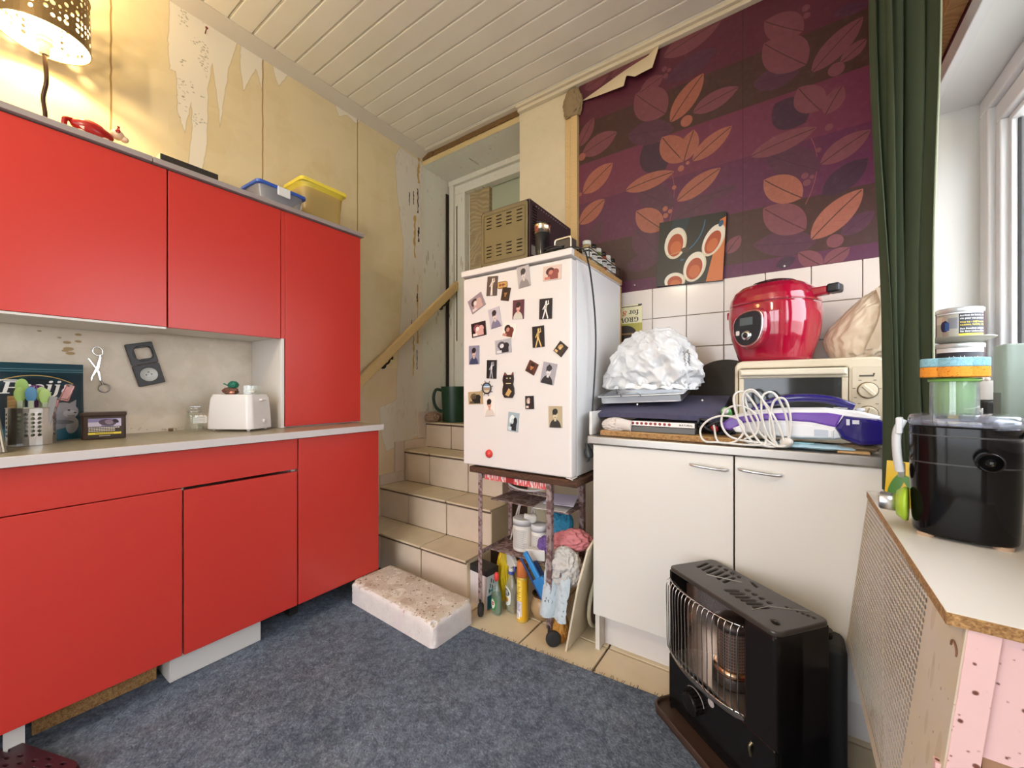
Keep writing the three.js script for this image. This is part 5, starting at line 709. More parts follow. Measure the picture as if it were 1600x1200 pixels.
  hb.rotation.z = 0;
  obj('handle', rot(box(-0.012, 0.012, 0.02, 0.15, -0.008, 0.008, 0.006), 0, 0, 0.62).translate(0.035, -0.07, 0), mat([0.03, 0.25, 0.62], 0.4), hb);
  obj('head', rot(box(-0.03, 0.03, -0.06, 0.03, -0.012, 0.012, 0.006), 0, 0, 0.62).translate(0.035, -0.07, 0), mat([0.03, 0.20, 0.52], 0.4), hb);
  tag(obj('dustpan', [rot(box(-0.006, 0.006, -0.12, 0.14, -0.004, 0.004, 0.003), 0, 0, 0.62).translate(-0.935, 0.2, -1.545), rot(box(0.004, 0.06, -0.06, 0.10, -0.006, 0.004, 0.004), 0, 0, 0.62).translate(-0.93, 0.2, -1.56)], mat([0.02, 0.06, 0.2], 0.45)), 'dark blue dustpan with pale edge behind the blue brush', 'dustpan');
  // rags piled in the right bay
  const rag = (name, label, c, g) => tag(obj(name, g, mat(c, 0.95)), label, 'rag');
  rag('rag', 'ochre rag at the very bottom of the pile beside the caster', [0.50, 0.24, 0.05], blob(0.04, 0.06, 0.04, 0.25, 2.2, 31, { ridge: true, detail: 16 }).translate(-0.825, 0, -1.555));
  rag('rag', 'pale blue towel folded over the ochre rag', [0.52, 0.60, 0.66], sheet(30, 30, (u, v) => { const a = lerp(-0.07, 0.06, u), k = v; return [-0.815 + a * 0.85 + 0.01 * (1 - k), 0.31 - 0.19 * k + 0.008 * fbm(u * 5, v * 5, 2), -1.50 - 0.03 * (1 - k) + 0.014 * fbm(u * 6, v * 3, 7) + 0.012 * Math.sin(u * 9)]; }, 0.012));
  rag('rag', 'crumpled grey white rag over the pale blue towel', [0.56, 0.54, 0.52], blob(0.068, 0.075, 0.05, 0.28, 2.6, 33, { ridge: true, detail: 22, sink: 0.8 }).rotateZ(-0.4).translate(-0.825, 0.262, -1.56));
  rag('rag', 'pink rag on the upper part of the pile', [0.60, 0.22, 0.24], blob(0.085, 0.045, 0.05, 0.3, 2.4, 35, { ridge: true, detail: 18 }).rotateZ(0.25).translate(-0.80, 0.37, -1.64));
  rag('rag', 'blue rag hanging at the top of the pile', [0.03, 0.22, 0.38], blob(0.045, 0.055, 0.04, 0.3, 2.4, 37, { ridge: true, detail: 16 }).translate(-0.865, 0.42, -1.665));
  rag('rag', 'purple rag beside the narrower white tub', [0.16, 0.09, 0.30], blob(0.03, 0.035, 0.03, 0.32, 2.6, 39, { ridge: true, detail: 14 }).translate(-0.925, 0.34, -1.615));
  tag(obj('paper_packet', rot(box(-0.045, 0.045, 0, 0.05, -0.02, 0.02, 0.004), 0, 0.3, 0.05).translate(-0.955, 0.3075, -1.586), mat([0.72, 0.7, 0.68], 0.6)), 'small white paper packet on the stand shelf', 'packet');
  // boards leaning on the white cupboard
  const lb = thing('leaning_board', 'thin cream board leaning against the white cupboard side', 'board', [-0.768, 0, -1.66]);
  obj('panel', prism([[-0.165, 0], [0.165, 0], [0.165, 0.3], [0.13, 0.44], [0.05, 0.485], [-0.05, 0.485], [-0.13, 0.44], [-0.165, 0.3]], 0.009, 0.002).rotateY(PI / 2).rotateZ(-0.19).translate(0.005, 0.002, 0), mat([0.66, 0.58, 0.44], 0.5), lb);
  const rt = thing('round_tray', 'round tray rim leaning behind the cream board', 'tray', [-0.702, 0.16, -1.76]);
  obj('rim', prep(new THREE.TorusGeometry(0.15, 0.009, 10, 48).rotateY(PI / 2).rotateZ(-0.12)), mat([0.62, 0.54, 0.40], 0.4), rt);
  obj('plate', lathe([[0, 0], [0.15, 0], [0.15, 0.004], [0, 0.004]], 40).rotateZ(PI / 2 - 0.12).translate(0.004, 0, 0), mat([0.14, 0.10, 0.07], 0.5), rt);
}
// ---------------------------------------------------------------- on the refrigerator
{
  const t = thing('mini_oven', 'small dark table oven with vented side on the refrigerator', 'mini oven', [-1.115, 1.686, -1.76]);
  const gold = mat([0.17, 0.142, 0.075], 0.42, { metalness: 0.4 }), plum = mat([0.085, 0.06, 0.065], 0.35, { metalness: 0.4 });
  obj('shell', [box(-0.125, 0.125, 0.014, 0.018, -0.215, 0.208), box(-0.125, 0.14, 0.290, 0.294, -0.215, 0.208), box(-0.143, -0.139, 0.03, 0.278, -0.215, 0.208), box(-0.139, 0.139, 0.018, 0.29, -0.215, -0.211), surf(8, 1, (u, v) => { const a = PI / 2 + u * PI / 2; return [-0.125 + 0.018 * Math.cos(a), 0.276 + 0.018 * Math.sin(a), lerp(-0.215, 0.208, v)]; }), surf(8, 1, (u, v) => { const a = PI + u * PI / 2; return [-0.125 + 0.018 * Math.cos(a), 0.032 + 0.018 * Math.sin(a), lerp(-0.215, 0.208, v)]; })], plum, t);
  const sw = rrect(0.423, 0.28, 0.004, 0, 0.154); for (let k = 0; k < 15; k++) sw.holes.push(new THREE.Path(rrect(0.044, 0.0065, 0.003, -0.166, 0.085 + k * 0.013).getPoints(3)));
  obj('louvred_side', prism(sw, 0.004, 0, 4).rotateY(PI / 2).translate(0.139, 0, -0.0035), plum, t);
  const s = rrect(0.272, 0.266, 0.012, 0, 0.154); for (const [yc] of [[0.225], [0.085]]) for (let i = 0; i < 4; i++) for (let j = 0; j < 4; j++) s.holes.push(new THREE.Path(rrect(0.032, 0.0052, 0.0024, -0.089 + i * 0.06, yc + (1.5 - j) * 0.017 + 0.004).getPoints(3)));
  obj('vent_panel', prism(s, 0.004, 0, 4).translate(0, 0, 0.210), gold, t);
  obj('press_line', (() => { const o = rrect(0.246, 0.236, 0.01, 0, 0.154); o.holes.push(new THREE.Path(rrect(0.240, 0.230, 0.008, 0, 0.154).getPoints(5))); return prism(o, 0.002).translate(0, 0, 0.2135); })(), mat([0.12, 0.10, 0.06], 0.5, { metalness: 0.5 }), t);
  obj('rivet', Array.from({ length: 14 }, (_, k) => sph(0.003, 0.1433, 0.278, 0.15 - k * 0.024, 8)), M.steel, t);
  obj('rating_label', box(0.1432, 0.1442, 0.04, 0.085, 0.14, 0.19), M.white, t);
  obj('foot', [[-0.12, 0.18], [0.12, 0.18], [-0.12, -0.18], [0.12, -0.18]].map(([x, z]) => cyl(0.012, 0.012, 0.015, x, 0, z, 14)), M.rubber, t);
  const m = thing('travel_mug', 'black travel mug with a steel band in front of the oven', 'mug', [-0.905, 1.686, -1.555]);
  obj('cup', lathe([[0, 0.001], [0.028, 0], [0.03, 0.003], [0.037, 0.112], [0, 0.112]], 36), mat([0.012, 0.012, 0.014], 0.2), m);
  obj('steel_band', lathe([[0, 0.112], [0.0372, 0.112], [0.0388, 0.15], [0.037, 0.152], [0, 0.152]], 36), mat([0.65, 0.55, 0.4], 0.2, { metalness: 1 }), m);
  obj('lid', lathe([[0, 0.162], [0.034, 0.161], [0.0385, 0.157], [0.039, 0.151], [0, 0.151]], 36), M.black, m);
  const ck = thing('kitchen_timer', 'small dark box with a silver rim beside the travel mug', 'timer', [-0.80, 1.686, -1.575], R(-6));
  obj('case', box(-0.042, 0.042, 0, 0.072, -0.03, 0.02, 0.008), mat([0.06, 0.05, 0.045], 0.4), ck);
  obj('silver_rim', (() => { const o = rrect(0.09, 0.078, 0.012, 0, 0.038); o.holes.push(new THREE.Path(rrect(0.078, 0.066, 0.009, 0, 0.036).getPoints(5))); return prism(o, 0.008, 0.002).translate(0, 0, 0.016); })(), M.alu, ck);
  tag(obj('cable_coil', [tube(Array.from({ length: 40 }, (_, k) => { const a = k * 0.62; return [-0.83 + 0.04 * Math.cos(a) + 0.012 * Math.sin(k), 1.694 + 0.012 * Math.abs(Math.sin(k * 0.7)) + k * 0.0003, -1.522 + 0.014 * Math.sin(a)]; }), 0.0035, 260, 6)], M.cableb), 'coil of black cable at the front edge of the refrigerator top', 'cable');
  const rk = thing('spice_rack', 'black wire spice rack along the refrigerator edge', 'rack', [-0.755, 1.686, -1.86]);
  const W = [[-0.03, 0.006, 0.2], [0.03, 0.006, 0.2], [0.03, 0.006, -0.2], [-0.03, 0.006, -0.2]];
  obj('frame', [0.006, 0.05].flatMap((y) => W.map((p, i) => bar([p[0], y, p[2]], [W[(i + 1) % 4][0], y, W[(i + 1) % 4][2]], 0.0022, 8))), M.black, rk);
  obj('upright', W.map((p) => bar([p[0], 0, p[2]], [p[0], 0.055, p[2]], 0.0024, 8)), M.black, rk);
  const cols = [[0.35, 0.26, 0.12], [0.55, 0.5, 0.42], [0.16, 0.2, 0.07], [0.38, 0.1, 0.05], [0.6, 0.58, 0.56], [0.3, 0.22, 0.16]], nm = ['ochre', 'cream', 'green', 'red', 'white', 'brown'];
  cols.forEach((c, i) => { const j = thing('spice_jar', `${nm[i]} spice jar, ${['first', 'second', 'third', 'fourth', 'fifth', 'last'][i]} from the front in the wire rack`, 'jar', [-0.755, 1.693, -1.70 - i * 0.062], 0, 'spice jars in the wire rack'); obj('glass', lathe([[0, 0.001], [0.022, 0], [0.023, 0.003], [0.023, 0.06], [0.018, 0.068], [0, 0.068]], 24), mat(c, 0.15), j); obj('lid', lathe([[0, 0.088], [0.019, 0.087], [0.02, 0.068], [0, 0.068]], 24), i % 2 ? M.black : mat([0.6, 0.6, 0.55], 0.3), j); obj('label', surf(20, 1, (u, v) => { const a = lerp(-1.4, 1.4, u) + 0.8; return [0.0235 * Math.sin(a), 0.012 + 0.036 * v, 0.0235 * Math.cos(a)]; }), mat('#ffffff', 0.5, { map: canvas(64, 48, (g) => { g.fillStyle = '#e6e4de'; g.fillRect(0, 0, 64, 48); g.fillStyle = '#222'; g.fillRect(6, 8, 50, 12); for (let k = 0; k < 3; k++) g.fillRect(10, 26 + k * 6, 40, 2); }) }), j); });
  const pc = thing('power_cable', 'black power cable with plug hanging down the refrigerator side', 'cable', [-0.71, 0.8, -1.6]);
  obj('flex', tube([[-0.09, 0.895, 0.085], [-0.03, 0.896, 0.088], [0.012, 0.885, 0.06], [0.016, 0.84, 0.02], [0.012, 0.75, -0.03], [0.01, 0.6, -0.07], [0.012, 0.45, -0.068], [0.01, 0.25, -0.045], [0.012, 0.12, -0.02], [0.012, 0.06, -0.018]], 0.0038, 120), M.cableb, pc);
  obj('plug', [lathe([[0, 0], [0.017, 0], [0.019, 0.006], [0.018, 0.03], [0.01, 0.044], [0.006, 0.066], [0, 0.068]], 24).rotateZ(0.25).translate(0.006, 0.0, -0.02), bar([0.002, 0.0, -0.012], [-0.002, -0.018, -0.012], 0.0024), bar([0.002, 0.0, -0.028], [-0.002, -0.018, -0.028], 0.0024)], mat([0.05, 0.055, 0.06], 0.3), pc);
}
// ---------------------------------------------------------------- white kitchen unit with steel top
{
  const t = thing('sink_cabinet', 'white double-door base cupboard under the steel worktop', 'cupboard', [-0.215, 0, -1.56]);
  const B = (x0, x1, y0, y1, z0, z1, r) => box(x0 + 0.215, x1 + 0.215, y0, y1, z0 + 1.56, z1 + 1.56, r);
  obj('body', [B(-0.664, -0.646, 0, 0.87, -2.1, -1.585), B(0.217, 0.235, 0, 0.87, -2.1, -1.585), B(-0.646, 0.217, 0.15, 0.168, -2.1, -1.585), B(-0.646, 0.217, 0.168, 0.87, -2.11, -2.1)], M.carcass, t);
  obj('kickboard', B(-0.646, 0.217, 0.0, 0.15, -1.66, -1.645, 0.002), mat([0.72, 0.68, 0.66], 0.5), t);
  for (const [x0, x1, h0, h1] of [[-0.663, -0.149, -0.285, -0.166], [-0.144, 0.235, -0.131, -0.012]]) {
    const d = obj('door', B(x0, x1, 0.16, 0.868, -1.58, -1.56, 0.002), M.lacquer, t), o = 0.215, z = 0;
    obj('handle', [tube([[h0 + o, 0.828, z], [h0 + o + 0.004, 0.828, z + 0.018], [h0 + o + 0.03, 0.826, z + 0.026], [h1 + o - 0.03, 0.822, z + 0.026], [h1 + o - 0.004, 0.820, z + 0.018], [h1 + o, 0.820, z]], 0.0052, 40, 10)], M.alu, d);
  }
  const w = thing('steel_worktop', 'stainless steel worktop with a folded front edge', 'worktop', [-0.225, 0.87, -1.84]);
  obj('top', box(-0.462, 0.465, 0.0, 0.035, -0.285, 0.292, 0.006), mat([0.40, 0.37, 0.34], 0.33, { metalness: 1 }), w);
  obj('upstand', box(-0.462, 0.465, 0.03, 0.06, -0.29, -0.284, 0.002), M.steel, w);
}
const CT = 0.906;
{ // things lying on the worktop
  tag(obj('side_panel', box(-0.688, -0.676, CT, 1.005, -2.0, -1.575, 0.002), M.white), 'short white upright panel at the left end of the worktop', 'panel');
  const cb = thing('chopping_board', 'worn chipboard cutting board sticking out over the steel edge', 'cutting board', [-0.375, CT, -1.66], R(-1));
  obj('slab', box(-0.265, 0.265, 0, 0.02, -0.085, 0.085, 0.004), M.chip, cb); obj('top_skin', box(-0.263, 0.263, 0.0195, 0.022, -0.083, 0.083, 0.001), M.board, cb);
  const bk = thing('flat_package', 'slim black package with a white strip of red dots', 'package', [-0.405, CT + 0.022, -1.67], R(-1));
  obj('case', [box(-0.125, 0.13, 0, 0.024, -0.07, 0.07, 0.003)], mat([0.09, 0.085, 0.08], 0.35), bk);
  obj('lid', box(-0.125, 0.13, 0.024, 0.046, -0.07, 0.07, 0.003), M.blackMatte, bk);
  obj('dotted_strip', planar(box(-0.123, 0.128, 0.026, 0.044, 0.0702, 0.0712), -0.123, 0.128, 0.026, 0.044), mat('#ffffff', 0.4, { map: canvas(512, 40, (g, w, h) => { g.fillStyle = '#ece6e2'; g.fillRect(0, 0, w, h); g.fillStyle = '#8c1c1c'; for (let i = 0; i < 9; i++) { g.beginPath(); g.arc(40 + i * 36, 20, 12, 0, 7); g.fill(); } g.fillStyle = '#222'; g.font = 'bold 22px sans-serif'; g.fillText('NATURAL', 400, 28); }) }), bk);
  tag(obj('cloth_roll', [blob(0.05, 0.026, 0.035, 0.25, 2.4, 41, { ridge: true, detail: 16 }).translate(-0.585, CT + 0.022, -1.615), rot(cyl(0.022, 0.024, 0.06, 0, -0.03, 0, 20), 0, 0, 1.45).translate(-0.545, CT + 0.048, -1.6)], mat([0.66, 0.60, 0.56], 0.95)), 'crumpled pale cloth roll on the cutting board', 'cloth');
  const sl = thing('laptop_sleeve', 'navy felt sleeve lying across the piled things', 'sleeve', [-0.46, 0.975, -1.80], R(-2));
  const f = (u, v) => { const x = lerp(-0.25, 0.26, u), z = lerp(0.19, -0.14, v) + (1 - v) * (-0.05 * Math.pow(Math.abs(2 * u - 0.95), 3)); return [x, 0.022 + 0.075 * v + 0.006 * Math.sin(PI * u) * (1 - v) - 0.03 * Math.max(0, 0.2 - u) * (1 - v), z + 0.0]; };
  obj('felt', sheet(40, 20, f, 0.02), mat('#ffffff', 0.95, { map: data(128, 128, (u, v) => mix3([62, 60, 84], [92, 90, 116], pfbm(u, v, 32, 121, 2)), true, 0.1) }), sl);
  obj('snap', [sph(0.004, -0.03, 0.063, 0.185, 10), sph(0.004, 0.2, 0.082, 0.12, 10)], M.white, sl);
  tag(obj('felt_support', box(-0.52, -0.26, CT + 0.068, 0.977, -1.93, -1.66, 0.004), M.blackMatte), 'dark flat box hidden beneath the navy sleeve', 'box');
  const tr = thing('foil_tray', 'shallow aluminium oven tray on the navy sleeve', 'tray', [-0.515, 1.062, -1.80], R(0)); tr.rotation.z = 0.05; tr.rotation.x = 0.2;
  { const s = rrect(0.37, 0.23, 0.02), inn = new THREE.Path(rrect(0.33, 0.19, 0.016).getPoints(6)); s.holes.push(inn);
    obj('rim', prism(s, 0.006, 0.002, 6).rotateX(-PI / 2).translate(0, 0.03, 0), mat([0.62, 0.64, 0.66], 0.3, { metalness: 0.9 }), tr);
    obj('pan', [prism(rrect(0.34, 0.2, 0.018), 0.004, 0.001).rotateX(-PI / 2), box(-0.168, 0.168, 0.002, 0.032, 0.095, 0.099), box(-0.168, 0.168, 0.002, 0.032, -0.099, -0.095), box(-0.169, -0.165, 0.002, 0.032, -0.09, 0.09), box(0.165, 0.169, 0.002, 0.032, -0.09, 0.09)], M.alu, tr);
    obj('wire_handle', tube([[-0.07, 0.03, 0.112], [-0.068, 0.045, 0.125], [-0.05, 0.052, 0.128], [0.0, 0.052, 0.128], [0.012, 0.045, 0.125], [0.014, 0.03, 0.112]], 0.0022, 30, 6), M.steel, tr); }
  const pb = thing('plastic_bag', 'stuffed white plastic bag on the aluminium tray', 'bag', [-0.495, 1.098, -1.815], R(0));
  obj('film', blob(0.185, 0.142, 0.106, 0.13, 1.3, 51, { ridge: true, detail: 48, sink: 0.75, crease: 0.07, shape: (v) => { const k = clamp(v.y / 0.16, -1, 1); v.x += 0.02 * k; if (v.x > 0.08) v.y -= (v.x - 0.08) * 0.35; if (v.x < -0.1) v.y -= (-0.1 - v.x) * 0.5; v.z += 0.006 * Math.sin(v.x * 70 + v.y * 40); v.y += 0.006 * n3(v.x * 26, v.y * 26, v.z * 26); v.x += 0.008 * n3(v.x * 18, 5, v.z * 18 + v.y * 22); } }), mat([0.80, 0.81, 0.83], 0.18, { transmission: 0.15, thickness: 0 }), pb);
  obj('gathered_hem', surf(90, 6, (u, v) => { const a = u * 2 * PI, w = 1 + 0.06 * Math.sin(a * 13) + 0.04 * Math.sin(a * 29); return [(0.165 + 0.012 * v) * w * Math.cos(a), 0.004 + 0.02 * Math.sin(PI * v) + 0.004 * Math.sin(a * 17), (0.092 + 0.01 * v) * w * Math.sin(a)]; }, true), mat([0.84, 0.86, 0.88], 0.25), pb);
  { // black marker scribbles that follow the film
    pb.updateMatrixWorld(true); const film = pb.children[0], rc = new THREE.Raycaster(), d = V(-0.42, -0.05, -0.9).normalize(), hit = (a, y) => { const o = V(0.135 + a * 0.9, y, -a * 0.42).addScaledVector(d, -0.5); rc.set(pb.localToWorld(o), d); const h = rc.intersectObject(film)[0]; return h ? pb.worldToLocal(h.point.clone()).addScaledVector(d, -0.001) : null; };
    for (const a0 of [-0.012, 0.006]) { const run = []; for (let k = 0; k < 46; k++) { const p = hit(a0 + 0.0045 * Math.sin(k * 1.9) + 0.002 * Math.sin(k * 0.7), 0.165 - 0.0016 * k); if (p) run.push(p); } if (run.length > 8) obj('marker_writing', tube(run, 0.0007, 160, 5), M.blackMatte, pb); }
  }
  tag(obj('oval_tray', prism((() => { const s = new THREE.Shape(); s.absellipse(0, 0, 0.17, 0.165, 0, 2 * PI); return s; })(), 0.018, 0.006, 40).rotateX(-0.13).translate(-0.235, 1.075, -2.108), mat([0.035, 0.028, 0.022], 0.4, { bumpMap: grey(64, (u, v) => 0.5 + 0.5 * Math.sin((u + v * 2) * 20 * PI), 0.12), bumpScale: 0.002 })), 'black oval grill plate leaning against the tiles', 'grill plate');
  // small clutter between bag and oven
  tag(obj('black_cable_bundle', [tube(Array.from({ length: 26 }, (_, k) => [-0.235 + 0.05 * Math.sin(k * 1.3) + 0.012 * Math.cos(k * 3.1), CT + 0.035 + 0.03 * Math.abs(Math.sin(k * 0.9)) + 0.0008 * k, -1.66 + 0.03 * Math.cos(k * 1.7)]), 0.006, 220, 7), blob(0.035, 0.04, 0.035, 0.3, 2.2, 61, { ridge: true, detail: 14 }).translate(-0.2, CT + 0.0, -1.72)], mat([0.02, 0.022, 0.028], 0.45)), 'tangle of black cable behind the cutting board', 'cable');
  const sd = thing('screwdriver', 'red handled screwdriver poking out beside the cable tangle', 'screwdriver', [-0.21, CT + 0.045, -1.62], R(25)); obj('grip', lathe([[0, 0], [0.010, 0.002], [0.013, 0.02], [0.010, 0.04], [0.013, 0.06], [0.008, 0.075], [0, 0.076]], 20).rotateX(-1.2), mat([0.45, 0.04, 0.04], 0.3), sd); obj('end_cap', sph(0.011, 0, 0.03, -0.075, 14), mat([0.6, 0.6, 0.58], 0.15), sd);
  const gb = thing('green_bottle', 'small green capped bottle lying by the navy sleeve', 'bottle', [-0.185, 1.0, -1.74], 0); obj('body', lathe([[0, 0], [0.016, 0.002], [0.018, 0.02], [0.018, 0.06], [0, 0.064]], 24).rotateX(1.3), mat([0.12, 0.40, 0.10], 0.3), gb); obj('white_cap', lathe([[0, 0], [0.011, 0], [0.011, 0.014], [0, 0.015]], 20).rotateX(1.3).translate(0, 0.016, 0.062), M.white, gb);
}
{ // cream toaster oven
  const t = thing('toaster_oven', 'cream table oven with glass door and two dials', 'table oven', [0.055, CT, -1.92]);
  const cr = mat([0.62, 0.54, 0.40], 0.32), W = 0.44, H = 0.298, D = 0.28;
  const sh = rrect(W, H, 0.03, 0, H / 2 + 0.004); sh.holes.push(new THREE.Path(rrect(0.33, 0.215, 0.012, -0.042, 0.165).getPoints(5)));
  obj('front_frame', prism(sh, 0.03, 0.006, 8).translate(0, 0, D / 2 - 0.03), cr, t);
  obj('shell', [box(-W / 2 + 0.006, W / 2 - 0.006, H - 0.012, H, -D / 2, D / 2 - 0.02, 0.004), box(-W / 2 + 0.006, -W / 2 + 0.016, 0.012, H - 0.01, -D / 2, D / 2 - 0.02), box(W / 2 - 0.016, W / 2 - 0.006, 0.012, H - 0.01, -D / 2, D / 2 - 0.02), box(-W / 2 + 0.01, W / 2 - 0.01, 0.012, 0.02, -D / 2, D / 2 - 0.02), box(-W / 2 + 0.01, W / 2 - 0.01, 0.012, H - 0.01, -D / 2, -D / 2 + 0.01), box(0.125, 0.135, 0.012, H - 0.012, -D / 2, D / 2 - 0.02)], mat([0.58, 0.50, 0.38], 0.4), t);
  const door = obj('door', [box(-0.205, 0.121, 0.06, 0.078, D / 2 - 0.004, D / 2 + 0.006, 0.003), box(-0.205, 0.121, 0.235, 0.27, D / 2 - 0.004, D / 2 + 0.006, 0.003), box(-0.205, -0.188, 0.078, 0.235, D / 2 - 0.004, D / 2 + 0.006, 0.003), box(0.104, 0.121, 0.078, 0.235, D / 2 - 0.004, D / 2 + 0.006, 0.003)], cr, t);
  obj('handle', prism([[-0.2, 0.245], [0.116, 0.245], [0.116, 0.268], [-0.2, 0.268]], 0.024, 0.006).translate(0, 0, D / 2 + 0.006), mat([0.70, 0.63, 0.5], 0.3), door);
  obj('glass', box(-0.19, 0.106, 0.076, 0.237, D / 2 - 0.001, D / 2 + 0.002), mat([0.03, 0.035, 0.038], 0.06, { transmission: 0.25, thickness: 0 }), door);
  obj('rack', Array.from({ length: 12 }, (_, k) => bar([-0.18 + k * 0.026, 0.13, D / 2 - 0.04], [-0.18 + k * 0.026, 0.13, -D / 2 + 0.02], 0.002, 6)), M.steel, t);
  obj('control_panel', prism(rrect(0.08, 0.245, 0.008, 0.172, 0.15), 0.004, 0.001).translate(0, 0, D / 2 - 0.001), mat([0.58, 0.50, 0.37], 0.35), t);
  for (const [y, a] of [[0.19, 0.75], [0.11, -0.35]]) { const k = obj('dial', lathe([[0, 0.014], [0.022, 0.013], [0.025, 0.009], [0.026, 0], [0, 0]], 36).rotateX(PI / 2).translate(0.172, y, D / 2 + 0.003), cr, t); obj('grip', rot(box(-0.006, 0.006, -0.023, 0.023, 0.012, 0.022, 0.003), 0, 0, a).translate(0.172, y, D / 2 + 0.003), cr, k); obj('ring', prep(new THREE.TorusGeometry(0.027, 0.0014, 6, 40).translate(0.172, y, D / 2 + 0.0035)), mat([0.18, 0.13, 0.06], 0.5), k); }
  obj('brand_mark', [box(0.15, 0.188, 0.236, 0.242, D / 2 + 0.003, D / 2 + 0.0038), box(0.185, 0.19, 0.242, 0.248, D / 2 + 0.003, D / 2 + 0.0038)], mat([0.06, 0.045, 0.03], 0.6), t);
  for (const [x, y] of [[0.152, 0.224], [0.19, 0.224], [0.137, 0.196], [0.203, 0.196], [0.14, 0.165], [0.15, 0.145], [0.195, 0.145]]) obj('marking', box(x - 0.004, x + 0.004, y - 0.001, y + 0.001, D / 2 + 0.003, D / 2 + 0.0036), mat([0.06, 0.045, 0.03], 0.6), t);
  obj('foot', [[-0.18, 0.12], [0.18, 0.12], [-0.18, -0.12], [0.18, -0.12]].map(([x, z]) => cyl(0.012, 0.012, 0.014, x, 0, z, 14)), M.rubber, t);
}
{ // red multicooker
  const t = thing('multicooker', 'glossy crimson multicooker with round display on the cream oven', 'multicooker', [-0.04, 1.206, -1.95], R(-27));
  const red = mat([0.36, 0.004, 0.03], 0.12, { clearcoat: 1, clearcoatRoughness: 0.05 });
  const body = (pr, n = 56) => { const r = 1; return surf(n, 40, (u, v) => { const a = u * 2 * PI, c = Math.cos(a), s = Math.sin(a), p = 2.6, l = Math.pow(Math.pow(Math.abs(c), p) + Math.pow(Math.abs(s), p), -1 / p); const k = v * (pr.length - 1), i = Math.min(pr.length - 2, Math.floor(k)), f = k - i, g = f * f * (3 - 2 * f) * 0.35 + f * 0.65, rr = lerp(pr[i][0], pr[i + 1][0], g), y = lerp(pr[i][1], pr[i + 1][1], g); return [rr * c * l, y, rr * s * l]; }, true); };
  obj('body', body([[0, 0.004], [0.11, 0.004], [0.118, 0.016], [0.128, 0.05], [0.142, 0.1], [0.15, 0.15], [0.152, 0.19], [0.149, 0.225], [0.147, 0.232]]), red, t);
  obj('lid', body([[0.147, 0.234], [0.1485, 0.24], [0.145, 0.262], [0.132, 0.29], [0.11, 0.31], [0.085, 0.319], [0, 0.322]]), red, t);
  obj('seam', body([[0.1462, 0.228], [0.1462, 0.238]]), M.black, t);
  obj('base_ring', body([[0, 0], [0.114, 0], [0.116, 0.006], [0, 0.008]]), mat([0.12, 0.004, 0.012], 0.3), t);
  obj('lid_cap', [lathe([[0, 0.338], [0.05, 0.336], [0.075, 0.328], [0.085, 0.318], [0, 0.316]], 40)], mat([0.05, 0.006, 0.012], 0.15), t);
  obj('vent', [cyl(0.02, 0.016, 0.012, -0.02, 0.334, -0.02, 20)], M.black, t);
  // display pod
  const zz = 0.150, out = (sx, sy, sc = 1) => { const s = new THREE.Shape(); s.moveTo(-0.055 * sc, 0.0); s.bezierCurveTo(-0.058 * sc, 0.045 * sc, -0.03 * sc, 0.066 * sc, 0.02 * sc, 0.066 * sc); s.bezierCurveTo(0.05 * sc, 0.066 * sc, 0.056 * sc, 0.05 * sc, 0.056 * sc, 0.02 * sc); s.bezierCurveTo(0.056 * sc, -0.04 * sc, 0.03 * sc, -0.068 * sc, -0.004 * sc, -0.068 * sc); s.bezierCurveTo(-0.035 * sc, -0.068 * sc, -0.052 * sc, -0.04 * sc, -0.055 * sc, 0); return s; };
  obj('pod', prism(out(0, 0, 1.16), 0.06, 0.014, 14).translate(0.0, 0.13, zz - 0.03), mat([0.28, 0.006, 0.026], 0.15, { clearcoat: 1 }), t);
  obj('display_bezel', prism(out(0, 0, 1.04), 0.006, 0.002, 14).translate(0, 0.13, zz + 0.028), M.chrome, t);
  const ds = obj('display', prism(out(0, 0, 0.97), 0.006, 0.001, 14).translate(0, 0.13, zz + 0.0295), mat([0.018, 0.035, 0.04], 0.08), t);
  obj('screen', box(-0.028, 0.022, 0.142, 0.172, zz + 0.0355, zz + 0.0362), mat([0.10, 0.14, 0.15], 0.15), ds);
  obj('knob', [lathe([[0, 0.012], [0.012, 0.011], [0.019, 0.006], [0.02, 0], [0, 0]], 30).rotateX(PI / 2).translate(0.0, 0.102, zz + 0.0355)], M.chrome, ds);
  obj('knob_centre', lathe([[0, 0.0145], [0.006, 0.014], [0.010, 0.0115], [0, 0.0115]], 24).rotateX(PI / 2).translate(0.0, 0.102, zz + 0.0355), M.black, ds);
  obj('button', prism(rrect(0.014, 0.018, 0.004, -0.036, 0.114), 0.0016).translate(0, 0, zz + 0.0355), M.white, ds);
  // side handles
  const h = obj('carry_handle', [rot(box(-0.022, 0.022, -0.016, 0.016, 0, 0.06, 0.01), 0, PI / 2 + 0.1).translate(0.128, 0.262, -0.01)], red, t);
  obj('grip', rot(box(-0.026, 0.026, -0.018, 0.016, 0, 0.04, 0.009), 0, PI / 2 + 0.1).translate(0.183, 0.266, -0.016), mat([0.01, 0.014, 0.024], 0.25), h);
  obj('hinge_lug', [rot(box(-0.016, 0.016, -0.018, 0.016, 0, 0.04, 0.007), 0, -PI / 2).translate(-0.142, 0.218, 0.02)], red, t);
}
